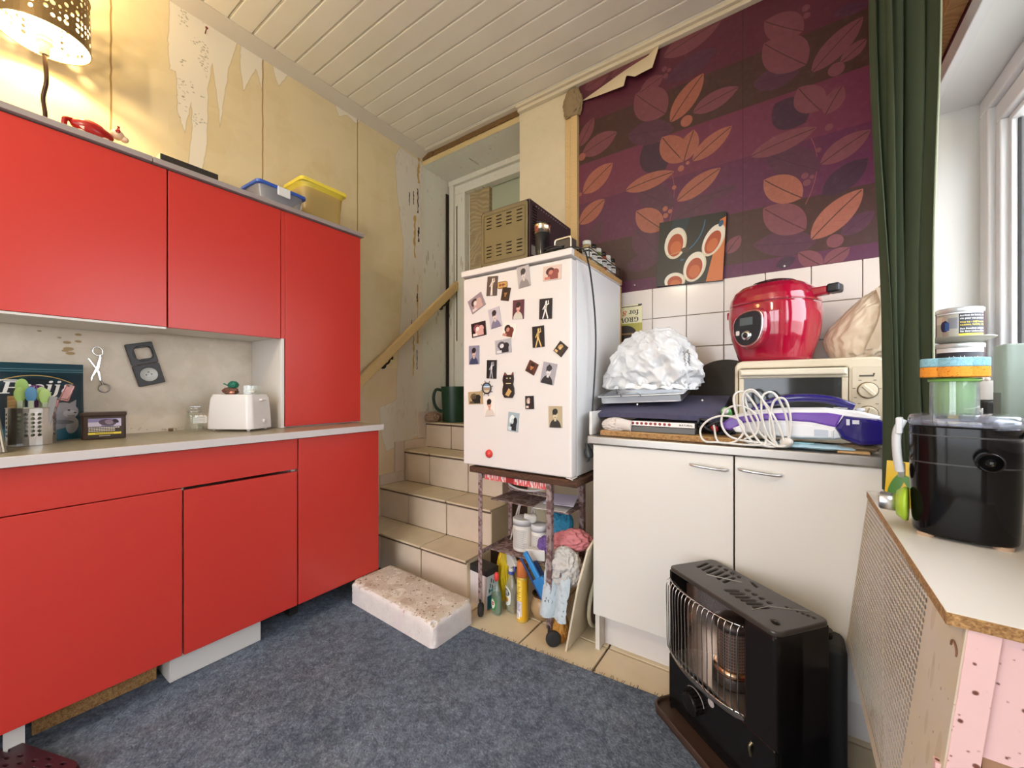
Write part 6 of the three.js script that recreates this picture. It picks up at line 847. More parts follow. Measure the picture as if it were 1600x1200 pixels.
{ // cotton bag
  const t = thing('cotton_bag', 'beige cotton bag slumped on the table oven beside the curtain', 'bag', [0.225, 1.206, -2.0], R(-12));
  const cl = mat([0.58, 0.47, 0.34], 0.95, { bumpMap: fineBump, bumpScale: 0.0006 });
  obj('sack', blob(0.098, 0.15, 0.07, 0.13, 1.7, 71, { ridge: true, detail: 30, sink: 0.85, shape: (v) => { const k = clamp(v.y / 0.15, -1, 1); v.x *= 1 - 0.36 * Math.max(0, k); v.x += 0.07 * Math.max(0, k + 0.3); } }), cl, t);
  obj('strap', sheet(10, 30, (u, v) => { const x = lerp(0.055, 0.09, u) + 0.02 * Math.sin(v * 4), y = 0.26 - 0.22 * v; return [x - 0.01 * v, y, 0.052 + 0.028 * Math.sin(v * 2.6)]; }, 0.003), cl, t);
  obj('hem', tube([[-0.1, 0.004, 0.06], [-0.04, 0.006, 0.082], [0.03, 0.006, 0.085], [0.09, 0.006, 0.06]], 0.005, 30), cl, t);
}
{ // steam brush and its cord
  const t = thing('handheld_steamer', 'purple and white hand steamer lying on the steel worktop', 'steamer', [0.025, CT + 0.022, -1.625], R(-1));
  const wh = mat([0.80, 0.80, 0.82], 0.25), pu = mat([0.16, 0.06, 0.40], 0.28), na = mat([0.018, 0.012, 0.16], 0.12, { clearcoat: 0.8 });
  obj('body', prism([[-0.2, 0.045], [-0.19, 0.075], [-0.12, 0.098], [-0.02, 0.11], [0.08, 0.113], [0.16, 0.105], [0.21, 0.09], [0.205, 0.04], [0.1, 0.012], [-0.02, 0.008], [-0.15, 0.015]], 0.085, 0.02).translate(0, 0, -0.05), wh, t);
  obj('purple_band', prism([[-0.212, 0.03], [-0.212, 0.05], [-0.19, 0.068], [-0.1, 0.088], [0.0, 0.096], [0.085, 0.098], [0.12, 0.092], [0.105, 0.052], [0.04, 0.066], [-0.06, 0.068], [-0.14, 0.056], [-0.185, 0.026]], 0.092, 0.006).translate(0, 0, -0.0525), pu, t);
  obj('side_panel', prism([[-0.18, 0.036], [-0.14, 0.054], [-0.06, 0.064], [0.03, 0.062], [0.1, 0.045], [0.098, 0.018], [-0.02, 0.014], [-0.17, 0.022]], 0.096, 0.006).translate(0, 0, -0.0545), wh, t);
  obj('water_tank', prism([[0.1, 0.05], [0.122, 0.092], [0.2, 0.083], [0.245, 0.064], [0.24, 0.028], [0.215, 0.006], [0.16, 0.0], [0.118, 0.018]], 0.1, 0.014).translate(0, 0, -0.055), na, t);
  obj('handle', tube([[-0.13, 0.085, -0.006], [-0.09, 0.115, -0.006], [-0.03, 0.138, -0.006], [0.04, 0.143, -0.006], [0.1, 0.135, -0.006], [0.15, 0.115, -0.006]], 0.0135, 60, 12), na, t);
  obj('control', [lathe([[0, 0.006], [0.011, 0.005], [0.012, 0], [0, 0]], 24).rotateX(0.3).translate(0.165, 0.106, -0.01), box(0.1, 0.135, 0.110, 0.114, -0.02, 0.005, 0.002)], mat([0.6, 0.62, 0.66], 0.3), t);
  obj('tank_marking', [box(0.128, 0.136, 0.062, 0.08, 0.0452, 0.046), box(0.142, 0.158, 0.066, 0.078, 0.0452, 0.046)], mat([0.7, 0.7, 0.8], 0.4), t);
  obj('rating_label', box(0.05, 0.085, 0.022, 0.044, 0.0418, 0.0424), mat([0.5, 0.56, 0.64], 0.4), t);
  obj('cord_guard', Array.from({ length: 5 }, (_, k) => rot(cyl(0.0085 - k * 0.0007, 0.0085 - k * 0.0007, 0.005, 0, 0, 0, 14), 0, 0, PI / 2).translate(-0.214 - k * 0.0085, 0.04, 0)), M.rubber, t);
  const pts = [[-0.215, 0.968, -1.60]];
  const loops = [[-0.185, 0.955, 0.07, 0.05, 0.3], [-0.10, 1.0, 0.032, 0.10, 0.35], [-0.075, 1.005, 0.034, 0.10, 0.3], [-0.06, 1.0, 0.03, 0.105, 0.45], [-0.03, 1.0, 0.032, 0.095, 0.2], [-0.015, 0.99, 0.028, 0.085, 0.0], [-0.13, 0.985, 0.055, 0.06, 0.5]];
  loops.forEach(([cx, cy, rx, ry, tl], i) => { for (let k = 0; k < 9; k++) { const a = -1.9 + k * 0.78, x = rx * Math.cos(a), y = ry * Math.sin(a); pts.push([cx + x * Math.cos(tl) - y * Math.sin(tl), Math.max(0.914, cy + x * Math.sin(tl) + y * Math.cos(tl)), -1.556 + 0.006 * Math.sin(k + i * 2) + 0.004 * (i % 3)]); } });
  pts.push([-0.04, 0.92, -1.555], [-0.09, 0.915, -1.56]);
  tag(obj('steamer_cord', tube(pts, 0.0036, 520, 8), M.cablew), 'white cord wound in loops in front of the steamer', 'cord');
  const pl = thing('cord_plug', 'white plug lying below the steamer', 'plug', [-0.005, CT + 0.002, -1.575], R(30)); obj('shell', lathe([[0, 0], [0.014, 0], [0.017, 0.006], [0.016, 0.022], [0.007, 0.04], [0, 0.041]], 24).rotateX(1.35).translate(0, 0.016, 0), M.cablew, pl); obj('pin', [bar([-0.006, 0.016, 0], [-0.006, 0.018, -0.016], 0.002), bar([0.006, 0.016, 0], [0.006, 0.018, -0.016], 0.002)], M.steel, pl);
  const wp = thing('wipes_packet', 'light blue packet of wipes under the steamer', 'packet', [0.045, CT, -1.61], R(-3));
  obj('sachet', surf(40, 20, (u, v) => { const a = v * 2 * PI, e = Math.pow(Math.sin(PI * clamp(u, 0.0, 1)), 0.35); return [lerp(-0.16, 0.13, u), 0.010 + 0.009 * e * Math.sin(a) + 0.002 * n3(u * 9, v * 4, 1), 0.05 * Math.cos(a) * (0.93 + 0.07 * e)]; }), mat([0.42, 0.62, 0.72], 0.28), wp);
  obj('flap', box(-0.02, 0.03, 0.0185, 0.021, 0.0, 0.03, 0.001), mat([0.35, 0.66, 0.74], 0.3), wp);
  tag(obj('wooden_slat', box(0.13, 0.205, CT, CT + 0.007, -1.585, -1.56, 0.001), M.board), 'thin wooden slat under the steamer tip', 'slat');
  tag(obj('sponge_lump', blob(0.05, 0.014, 0.03, 0.15, 2, 81, { detail: 12 }).translate(0.185, CT, -1.62), mat([0.18, 0.13, 0.08], 0.95)), 'brown scrap of sponge beneath the navy tank', 'sponge');
}
{ // picture and tin sign on the wall
  const art = canvas(512, 540, (g, w, h) => {
    g.fillStyle = '#12110f'; g.fillRect(0, 0, w, h); g.fillStyle = '#0d2c3c'; g.beginPath(); g.moveTo(110, 0); g.lineTo(250, 0); g.lineTo(200, 130); g.lineTo(90, 120); g.fill(); g.fillStyle = '#d8783c'; g.beginPath(); g.moveTo(470, 60); g.lineTo(512, 40); g.lineTo(512, 540); g.lineTo(390, 540); g.lineTo(430, 330); g.fill();
    const cup = (x, y, rx, ry, a) => { g.save(); g.translate(x, y); g.rotate(a); g.fillStyle = '#e9dcc0'; g.beginPath(); g.ellipse(0, 0, rx, ry, 0, 0, 7); g.fill(); g.fillStyle = '#f6efde'; g.beginPath(); g.ellipse(-rx * 0.08, -ry * 0.06, rx * 0.9, ry * 0.92, 0, 0, 7); g.fill(); g.fillStyle = '#b4481c'; g.beginPath(); g.ellipse(rx * 0.02, ry * 0.12, rx * 0.7, ry * 0.72, 0, 0, 7); g.fill(); g.fillStyle = '#cf6a34'; g.beginPath(); g.ellipse(rx * 0.1, ry * 0.28, rx * 0.5, ry * 0.42, 0, 0, 7); g.fill(); g.restore(); };
    cup(140, 195, 88, 130, 0.12); cup(430, 215, 72, 130, 0.4); cup(300, 410, 84, 122, 0.25); cup(150, 510, 84, 70, 0.1);
    g.strokeStyle = '#2a6c94'; g.lineWidth = 9; g.beginPath(); g.moveTo(360, 40); g.quadraticCurveTo(350, 180, 250, 260); g.stroke(); g.fillStyle = '#3c2c20'; g.beginPath(); g.ellipse(222, 262, 34, 22, 0.1, 0, 7); g.fill(); g.strokeStyle = '#d8b078'; g.lineWidth = 4; g.beginPath(); g.moveTo(80, 290); g.lineTo(196, 268); g.stroke(); g.fillStyle = '#1c5a80'; g.beginPath(); g.ellipse(478, 90, 16, 26, 0.3, 0, 7); g.fill(); g.beginPath(); g.ellipse(200, 340, 16, 10, 0, 0, 7); g.fill();
  });
  const a = thing('picture_canvas', 'square canvas print of coffee cups against the wallpaper', 'picture', [-0.39, 1.785, ZB + 0.016]); a.rotation.z = -0.05; a.rotation.x = -0.01;
  obj('stretcher', box(-0.152, 0.152, -0.162, 0.162, -0.010, 0.012, 0.002), M.blackMatte, a); obj('print', planar(box(-0.1525, 0.1525, -0.1625, 0.1625, 0.0118, 0.0135), -0.1525, 0.1525, -0.1625, 0.1625), mat([0.72, 0.70, 0.68], 0.4, { map: art }), a);
  const sg = thing('tin_sign', 'small cream tin sign hung upside down on the tiles', 'sign', [-0.715, 1.43, ZB + 0.0105]);
  obj('plate', planar(box(-0.086, 0.086, -0.125, 0.125, 0, 0.002), -0.086, 0.086, -0.125, 0.125), mat('#ffffff', 0.4, { map: canvas(344, 500, (g, w, h) => { g.translate(w, h); g.rotate(PI); g.fillStyle = '#e2dcb4'; g.fillRect(0, 0, w, h); g.fillStyle = '#b0a848'; g.fillRect(0, 120, w, 180); g.fillStyle = '#2c2018'; g.beginPath(); g.ellipse(190, 190, 130, 90, 0, 0, 7); g.fill(); g.fillStyle = '#8a6a40'; g.fillRect(90, 180, 200, 16); g.fillStyle = '#1c1814'; g.font = 'bold 70px serif'; g.fillText('GROW', 34, 366); g.fillText('for', 34, 440); g.fillStyle = '#c0441c'; g.font = 'italic bold 76px serif'; g.fillText('8', 160, 440); g.fillStyle = '#3a342c'; g.fillRect(10, 478, 250, 8); g.fillRect(0, 484, 40, 16); }) }), sg);
  for (const [x, y] of [[-0.72, 1.615], [-0.055, 1.60]]) tag(obj('wall_pin', lathe([[0, 0], [0.004, 0], [0.004, 0.006], [0, 0.007]], 12).rotateX(PI / 2).translate(x + 0.05, y + 0.045, ZB + 0.003), M.white), x < -0.5 ? 'white pin in the wallpaper above the tin sign' : 'white pin in the wallpaper above the multicooker', 'pin');
}
// ---------------------------------------------------------------- curtain
{
  const vel = mat([0.036, 0.050, 0.023], 0.85, { sheen: 1, sheenRoughness: 0.3, sheenColor: new THREE.Color(0.4, 0.48, 0.32) });
  const t = thing('curtain', 'dark green velvet curtain bunched beside the window', 'curtain', [0.26, 0.82, -1.49]);
  const f = (u, v) => { // v 0 bottom .. 1 top; u along the cloth
    const y = 1.9 * v, q = u * 8 * PI + 0.7 * Math.sin(u * 9), left = lerp(-0.030, -0.066, sstep(v, 0.0, 0.75)), right = lerp(0.046, 0.054, v) - 0.008 * Math.sin(v * 7);
    const x = lerp(right, left, u) + 0.010 * Math.sin(q * 2 + 1) + 0.004 * Math.sin(v * 9 + u * 12) * (1 - v);
    return [x, y, 0.034 * Math.cos(q) * (0.7 + 0.3 * Math.sin(u * 17 + 2)) - 0.01 + 0.012 * Math.sin(v * 5 + u * 6) * (1 - v)];
  };
  obj('cloth', sheet(150, 34, f, 0.003), vel, t);
  obj('lining_edge', tube(Array.from({ length: 12 }, (_, k) => { const p = f(0.0, k / 11); return [p[0] + 0.002, p[1], p[2] + 0.002]; }), 0.002, 60, 6), mat([0.35, 0.4, 0.28], 0.9), t);
  const rod = thing('curtain_rod', 'dark curtain rod above the window', 'curtain rod', [0.27, 2.73, -1.2]); obj('pole', bar([0, 0, -0.85], [0, 0, 1.0], 0.011, 14), M.black, rod); obj('bracket', [bar([0, 0, -0.8], [0.155, 0, -0.8], 0.007), bar([0, 0, 0.9], [0.155, 0, 0.9], 0.007)], M.black, rod);
}
// ---------------------------------------------------------------- window sill things
{
  const S = 1.001;
  const warn = (hero) => canvas(512, 288, (g, w, h) => { g.fillStyle = '#2c3038'; g.fillRect(0, 0, w, h); g.fillStyle = '#eceef0'; g.fillRect(0, 0, w, 18); const px = hero ? 250 : 150; g.fillStyle = hero ? '#b4b4a8' : '#20262a'; g.fillRect(0, 22, px, h); if (hero) { g.fillStyle = '#8a8f98'; g.fillRect(150, 60, 90, 120); g.fillStyle = '#d8d4c8'; g.fillRect(0, 40, 100, 80); g.fillStyle = '#1c2a50'; g.beginPath(); g.ellipse(115, 150, 46, 66, 0, 0, 7); g.fill(); g.fillStyle = '#2c5c9c'; g.fillRect(120, 110, 44, 90); g.fillStyle = '#d8b8a4'; g.beginPath(); g.ellipse(100, 70, 18, 24, 0, 0, 7); g.fill(); g.fillStyle = '#a89c8c'; g.fillRect(90, 210, 70, 78); } else { g.fillStyle = '#d8d8d8'; g.beginPath(); g.ellipse(60, 80, 26, 34, 0, 0, 7); g.fill(); g.beginPath(); g.ellipse(110, 90, 22, 32, 0, 0, 7); g.fill(); g.fillStyle = '#1a3038'; g.fillRect(40, 130, 100, 150); }
    g.font = 'bold 25px sans-serif'; g.fillStyle = '#f4f4f4'; g.fillText('Arrêtez de fumer, restez en', px + 10, 52); g.fillText('vie pour vos proches', px + 10, 84); g.fillStyle = '#f2d23c'; g.fillText('Stop nu – blijf leven voor', px + 10, 124); g.fillText('naasten, familie, vrienden', px + 10, 154); g.fillStyle = '#f4f4f4'; g.fillText('Das Rauchen aufgeben –', px + 10, 196); g.fillText('für Ihre Lieben weiterleben', px + 10, 226); g.fillStyle = '#f2d23c'; g.fillRect(px, 240, w - px, 48); });
  const can = (label, y, r, h, hero, turn) => { const t = thing('tobacco_can', label, 'can', [0.468, y, -1.90], turn); obj('body', lathe([[0, 0.002], [r - 0.001, 0], [r, 0.003], [r, h], [r - 0.003, h + 0.002], [0, h + 0.002]], 44), mat([0.10, 0.05, 0.06], 0.3), t); obj('lid', lathe([[r - 0.004, h], [r + 0.001, h], [r + 0.001, h + 0.012], [r - 0.002, h + 0.015], [0, h + 0.015]], 44), mat([0.62, 0.66, 0.66], 0.3, { metalness: 0.5 }), t); obj('warning_label', surf(36, 1, (u, v) => { const a = lerp(-1.15, 1.15, u); return [(r + 0.0008) * Math.sin(a), lerp(0.004, h - 0.001, v), (r + 0.0008) * Math.cos(a)]; }), mat('#ffffff', 0.4, { map: warn(hero) }), t); return t; };
  can('lower tobacco can with warning label behind the sponge', S, 0.055, 0.232, false, R(-14));
  const pl = thing('saucer', 'grey green saucer between the two tobacco cans', 'saucer', [0.468, S + 0.248, -1.90]); obj('dish', lathe([[0, 0.001], [0.04, 0], [0.05, 0.004], [0.078, 0.016], [0.08, 0.019], [0.076, 0.019], [0.05, 0.008], [0, 0.005]], 44), mat([0.40, 0.40, 0.34], 0.35), pl);
  can('upper tobacco can with warning label on the saucer', S + 0.258, 0.054, 0.088, true, R(-14));
  const cs = thing('leather_case', 'small black leather case with a silver latch on the sill', 'case', [0.488, S, -1.73], R(-83));
  obj('shell', box(-0.075, 0.075, 0, 0.066, -0.04, 0.04, 0.006), mat([0.02, 0.02, 0.021], 0.55, { bumpMap: fineBump, bumpScale: 0.0012 }), cs);
  obj('latch', [box(0.0, 0.02, 0.026, 0.046, 0.04, 0.045, 0.002), tube([[0.02, 0.044, 0.044], [0.035, 0.052, 0.046], [0.055, 0.048, 0.046], [0.06, 0.036, 0.046], [0.055, 0.022, 0.046], [0.035, 0.02, 0.046], [0.02, 0.028, 0.044]], 0.003, 40, 8), box(0.055, 0.066, 0.026, 0.046, 0.04, 0.046, 0.002)], M.chrome, cs);
  const cu = thing('photo_mug', 'white mug printed with a face photograph on the black case', 'mug', [0.478, S + 0.067, -1.715], R(-75));
  obj('cup', lathe([[0, 0.002], [0.03, 0], [0.032, 0.003], [0.034, 0.05], [0.036, 0.056], [0.033, 0.056], [0.031, 0.05], [0.029, 0.006], [0, 0.005]], 36), M.white, cu);
  obj('print', surf(20, 8, (u, v) => { const m = Math.sqrt(Math.max(0, 1 - Math.pow(2 * v - 1, 2))), a = lerp(-0.6, 0.6, u) * m; return [0.0345 * Math.sin(a), 0.006 + 0.042 * v, 0.0345 * Math.cos(a)]; }), mat('#ffffff', 0.4, { map: canvas(96, 96, (g) => { g.fillStyle = '#6a6470'; g.fillRect(0, 0, 96, 96); g.fillStyle = '#c8a8a4'; g.beginPath(); g.ellipse(48, 50, 26, 34, 0.4, 0, 7); g.fill(); g.fillStyle = '#58484c'; g.fillRect(36, 42, 8, 4); g.fillRect(54, 46, 8, 4); g.fillRect(40, 66, 14, 4); }) }), cu);
  tag(obj('bead_string', Array.from({ length: 9 }, (_, k) => sph(0.007, 0.462 + 0.006 * Math.sin(k * 2), S + 0.127, -1.74 + k * 0.0065 * (k % 2 ? 1.2 : 1), 10)), mat([0.65, 0.58, 0.5], 0.3)), 'pale bead string in the printed mug', 'beads');
  const gb = thing('frosted_bottle', 'pale green frosted glass bottle at the right picture edge', 'bottle', [0.475, S, -1.52]); obj('glass', prism(rrect(0.07, 0.07, 0.012), 0.21, 0.004).rotateX(-PI / 2), mat([0.5, 0.6, 0.55], 0.35, { transmission: 0.5, thickness: 0 }), gb); obj('print', box(-0.0365, -0.0355, 0.03, 0.09, -0.02, 0.02), mat([0.2, 0.25, 0.24], 0.5), gb);
}
// ---------------------------------------------------------------- radiator cover
{
  const t = thing('radiator_cover', 'cream radiator cover with perforated leaning front and chipboard top', 'radiator cover', [0.3, 0, -1.16]);
  const X = (x) => x - 0.3, Z = (z) => z + 1.16, lean = (y) => 0.197 - (0.782 - y) * 0.108;
  const cream = mat('#ffffff', 0.6, { map: mottled(256, 256, [206, 192, 170], [220, 208, 188], [['rgba(110,72,48,0.7)', 24, 0.6, 3], ['rgba(180,158,128,0.3)', 40, 2, 8, 3]], 0.35) });
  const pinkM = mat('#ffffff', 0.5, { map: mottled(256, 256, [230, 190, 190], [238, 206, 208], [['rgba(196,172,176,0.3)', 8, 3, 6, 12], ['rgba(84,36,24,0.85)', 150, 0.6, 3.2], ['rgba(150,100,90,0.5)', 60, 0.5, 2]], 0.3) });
  obj('top_board', prism([[X(0.196), -Z(-1.553)], [X(XR), -Z(-1.553)], [X(XR), -Z(-0.76)], [X(0.178), -Z(-0.772)]], 0.0175, 0.001).rotateX(-PI / 2).translate(0, 0.783, 0), mat([0.74, 0.71, 0.66], 0.35), t);
  obj('chipboard_edge', [prism([[X(0.1955), -Z(-1.5525)], [X(0.198), -Z(-1.5525)], [X(0.180), -Z(-0.773)], [X(0.1775), -Z(-0.773)]], 0.0165).rotateX(-PI / 2).translate(0, 0.7835, 0), prism([[X(0.178), -Z(-0.7735)], [X(XR), -Z(-0.7615)], [X(XR), -Z(-0.759)], [X(0.178), -Z(-0.771)]], 0.0165).rotateX(-PI / 2).translate(0, 0.7835, 0)].map(uvm), M.chip, t);
  const y0 = 0.343, y1 = 0.782, za = -1.545, zb = -0.932, at = (o) => (s, q) => { const y = lerp(y0 + 0.02, y1 - 0.006, q); return [X(lean(y)) + o, y, Z(lerp(za + 0.01, zb, s))]; };
  const hole = () => [0.5, 0.5, 0.42, 0.37];
  obj('perforated_panel', pierced(46, 36, hole, at(0), 8), cream, t);
  obj('front_frame', [[za, za + 0.011, y0, y1], [zb - 0.001, -0.776, y0 - 0.33, y1], [za, zb, y0, y0 + 0.021]].map(([a, b, c, d]) => { const g = box(0, 0.004, c, d, Z(a), Z(b)); const p = g.attributes.position; for (let i = 0; i < p.count; i++) p.setX(i, p.getX(i) + X(lean(p.getY(i)))); g.computeVertexNormals(); return g; }), cream, t);
  obj('screw_mark', prep(new THREE.TorusGeometry(0.011, 0.0012, 6, 20, 3.6).rotateY(PI / 2).translate(X(lean(0.74)) - 0.001, 0.74, Z(-0.80))), mat([0.22, 0.10, 0.05], 0.7), t);
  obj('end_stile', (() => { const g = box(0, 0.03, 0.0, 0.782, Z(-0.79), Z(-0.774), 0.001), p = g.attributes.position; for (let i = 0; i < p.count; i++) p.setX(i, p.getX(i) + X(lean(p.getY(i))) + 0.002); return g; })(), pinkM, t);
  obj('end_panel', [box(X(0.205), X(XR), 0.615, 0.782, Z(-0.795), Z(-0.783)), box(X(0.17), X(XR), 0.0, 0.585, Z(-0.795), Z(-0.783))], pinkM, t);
  obj('cross_rail', rot(box(X(0.215), X(XR), 0.575, 0.632, Z(-0.81), Z(-0.789)), 0, 0, 0), mat([0.42, 0.24, 0.14], 0.6), t);
  obj('far_support', box(X(0.23), X(XR), 0.0, 0.782, Z(-1.55), Z(-1.538)), M.carcass, t);
  const r = thing('radiator', 'radiator inside the perforated cover, coloured dark like the shade behind its holes', 'radiator', [0.36, 0.12, -1.16]); const shadeIron = mat([0.05, 0.03, 0.022], 0.8); obj('panel', [box(-0.02, 0.03, 0, 0.5, -0.33, 0.32, 0.012)], shadeIron, r); obj('fin', Array.from({ length: 20 }, (_, k) => box(-0.026, -0.018, 0.03, 0.47, -0.31 + k * 0.032, -0.29 + k * 0.032, 0.003)), shadeIron, r); obj('valve', [bar([0.0, 0.06, 0.32], [0.0, 0.06, 0.35], 0.01), bar([0.0, -0.12, 0.35], [0.0, 0.07, 0.35], 0.008)], M.chrome, r);  // dark colour stands in for the shade inside the cover
}
// ---------------------------------------------------------------- juicer
{
  const T = 0.8005, t = thing('juicer', 'black electric juicer with clear lid and lime dial', 'juicer', [0.30, T, -1.20], R(-14));
  const bk = mat([0.005, 0.0045, 0.005], 0.1, { specularIntensity: 0.45 }), lime = mat([0.38, 0.58, 0.04], 0.35);
  const sq = (w, d, p = 3.4) => (u) => { const a = u * 2 * PI, c = Math.cos(a), s = Math.sin(a), l = Math.pow(Math.pow(Math.abs(c), p) + Math.pow(Math.abs(s), p), -1 / p); return [c * l * w, s * l * d]; };
  const lof = (prof, n = 72) => surf(n, prof.length - 1, (u, v) => { const i = Math.round(v * (prof.length - 1)), [k, y] = prof[i], [x, z] = sq(0.077, 0.085)(u); return [x * k, y, z * k]; }, true);
  obj('body', lof([[0, 0.006], [0.93, 0.006], [0.95, 0.01], [0.97, 0.05], [1, 0.12], [1, 0.17], [1, 0.222], [0.985, 0.226], [0, 0.226]]), bk, t);
  for (const y of [0.15, 0.205]) obj('seam', lof([[1.002, y], [1.004, y + 0.0015], [1.002, y + 0.003]]), mat([0.03, 0.03, 0.03], 0.4), t);
  obj('foot', [[-0.05, 0.06], [0.05, 0.06], [-0.05, -0.06], [0.05, -0.06]].map(([x, z]) => cyl(0.013, 0.014, 0.007, x, 0, z, 16)), mat([0.5, 0.35, 0.24], 0.7), t);
  obj('lid', [lof([[1.015, 0.226], [1.03, 0.229], [1.03, 0.236], [1.0, 0.245], [0.9, 0.249], [0.45, 0.25]]), lof([[0.99, 0.228], [0.99, 0.238], [0.45, 0.2475]])], mat([0.88, 0.90, 0.98], 0.04, { transmission: 0.95, thickness: 0 }), t);
  const tu = obj('feed_tube', [lathe([[0.036, 0.248], [0.035, 0.315], [0.033, 0.315], [0.034, 0.248]], 36).translate(-0.012, 0, 0)], mat([0.85, 0.9, 0.9], 0.05, { transmission: 0.9, thickness: 0 }), t);
  obj('pusher', [lathe([[0, 0.25], [0.029, 0.25], [0.030, 0.29], [0.030, 0.314], [0.038, 0.315], [0.039, 0.322], [0, 0.323]], 36).translate(-0.012, 0, 0)], mat([0.20, 0.46, 0.10], 0.35), t);
  obj('spout', [rot(lathe([[0, 0], [0.017, 0], [0.019, 0.03], [0.017, 0.055], [0.014, 0.057], [0.013, 0.04], [0, 0.04]], 28), 1.5, 0, -0.25).translate(0.032, 0.165, 0.088)], bk, t);
  const cl = obj('clip', [tube([[-0.084, 0.235, 0.06], [-0.092, 0.21, 0.066], [-0.092, 0.16, 0.066], [-0.088, 0.125, 0.062]], 0.0075, 30), box(-0.094, -0.084, 0.205, 0.24, 0.045, 0.078, 0.003)], mat([0.62, 0.64, 0.66], 0.3), t);
  obj('clip_pivot', rot(cyl(0.016, 0.016, 0.01, 0, -0.005, 0, 20), 0, 0, PI / 2).translate(-0.087, 0.125, 0.04), mat([0.55, 0.56, 0.58], 0.25, { metalness: 0.6 }), cl);
  const kn = obj('dial_collar', [rot(lathe([[0, 0], [0.034, 0], [0.036, 0.006], [0.026, 0.018], [0, 0.018]], 36), 0, 0, PI / 2).translate(-0.076, 0.056, 0.05)], lime, t);
  obj('dial', rot(lathe([[0, 0.03], [0.016, 0.03], [0.019, 0.027], [0.019, 0.002], [0, 0]], 32), 0, 0, PI / 2).translate(-0.092, 0.056, 0.05), M.alu, kn);
  const sp = thing('scouring_sponge', 'flower shaped blue and orange sponge on the juicer pusher', 'sponge', [0.288, T + 0.324, -1.203], R(20));
  const fl = new THREE.Shape(); for (let k = 0; k <= 96; k++) { const a = k / 96 * 2 * PI, r = 0.045 + 0.006 * Math.abs(Math.cos(a * 3)); k ? fl.lineTo(r * Math.cos(a) * 1.05, r * Math.sin(a)) : fl.moveTo(r * 1.05, 0); }
  obj('foam', prism(fl, 0.021, 0.002, 4).rotateX(-PI / 2), mat('#ffffff', 0.95, { map: data(128, 128, (u, v) => { const n = pnoise(u * 40, v * 40, 40, 151); return n > 0.8 ? [190, 106, 30] : mix3([222, 140, 44], [236, 160, 60], n); }, true, 0.08) }), sp);
  obj('scourer', prism(fl, 0.018, 0.002, 4).rotateX(-PI / 2).translate(0, 0.021, 0), mat('#ffffff', 0.95, { map: data(128, 128, (u, v) => mix3([112, 166, 186], [156, 200, 214], pnoise(u * 64, v * 64, 64, 153)), true, 0.08), bumpMap: fineBump, bumpScale: 0.001 }), sp);
  const yp = thing('seed_packet', 'yellow packet with green leaf print behind the juicer', 'packet', [0.245, T, -1.40], R(-20));
  obj('pouch', planar(sheet(8, 8, (u, v) => [lerp(-0.035, 0.035, u), 0.11 * v, 0.012 * Math.sin(PI * u) * (1 - v) - 0.03 * v], 0.012), -0.035, 0.035, 0, 0.11), mat('#ffffff', 0.4, { map: canvas(64, 96, (g) => { g.fillStyle = '#d8b428'; g.fillRect(0, 0, 64, 96); g.fillStyle = '#3c7a34'; g.beginPath(); g.ellipse(20, 50, 10, 30, 0.4, 0, 7); g.fill(); g.beginPath(); g.ellipse(44, 46, 8, 20, -0.6, 0, 7); g.fill(); }) }), yp);
}
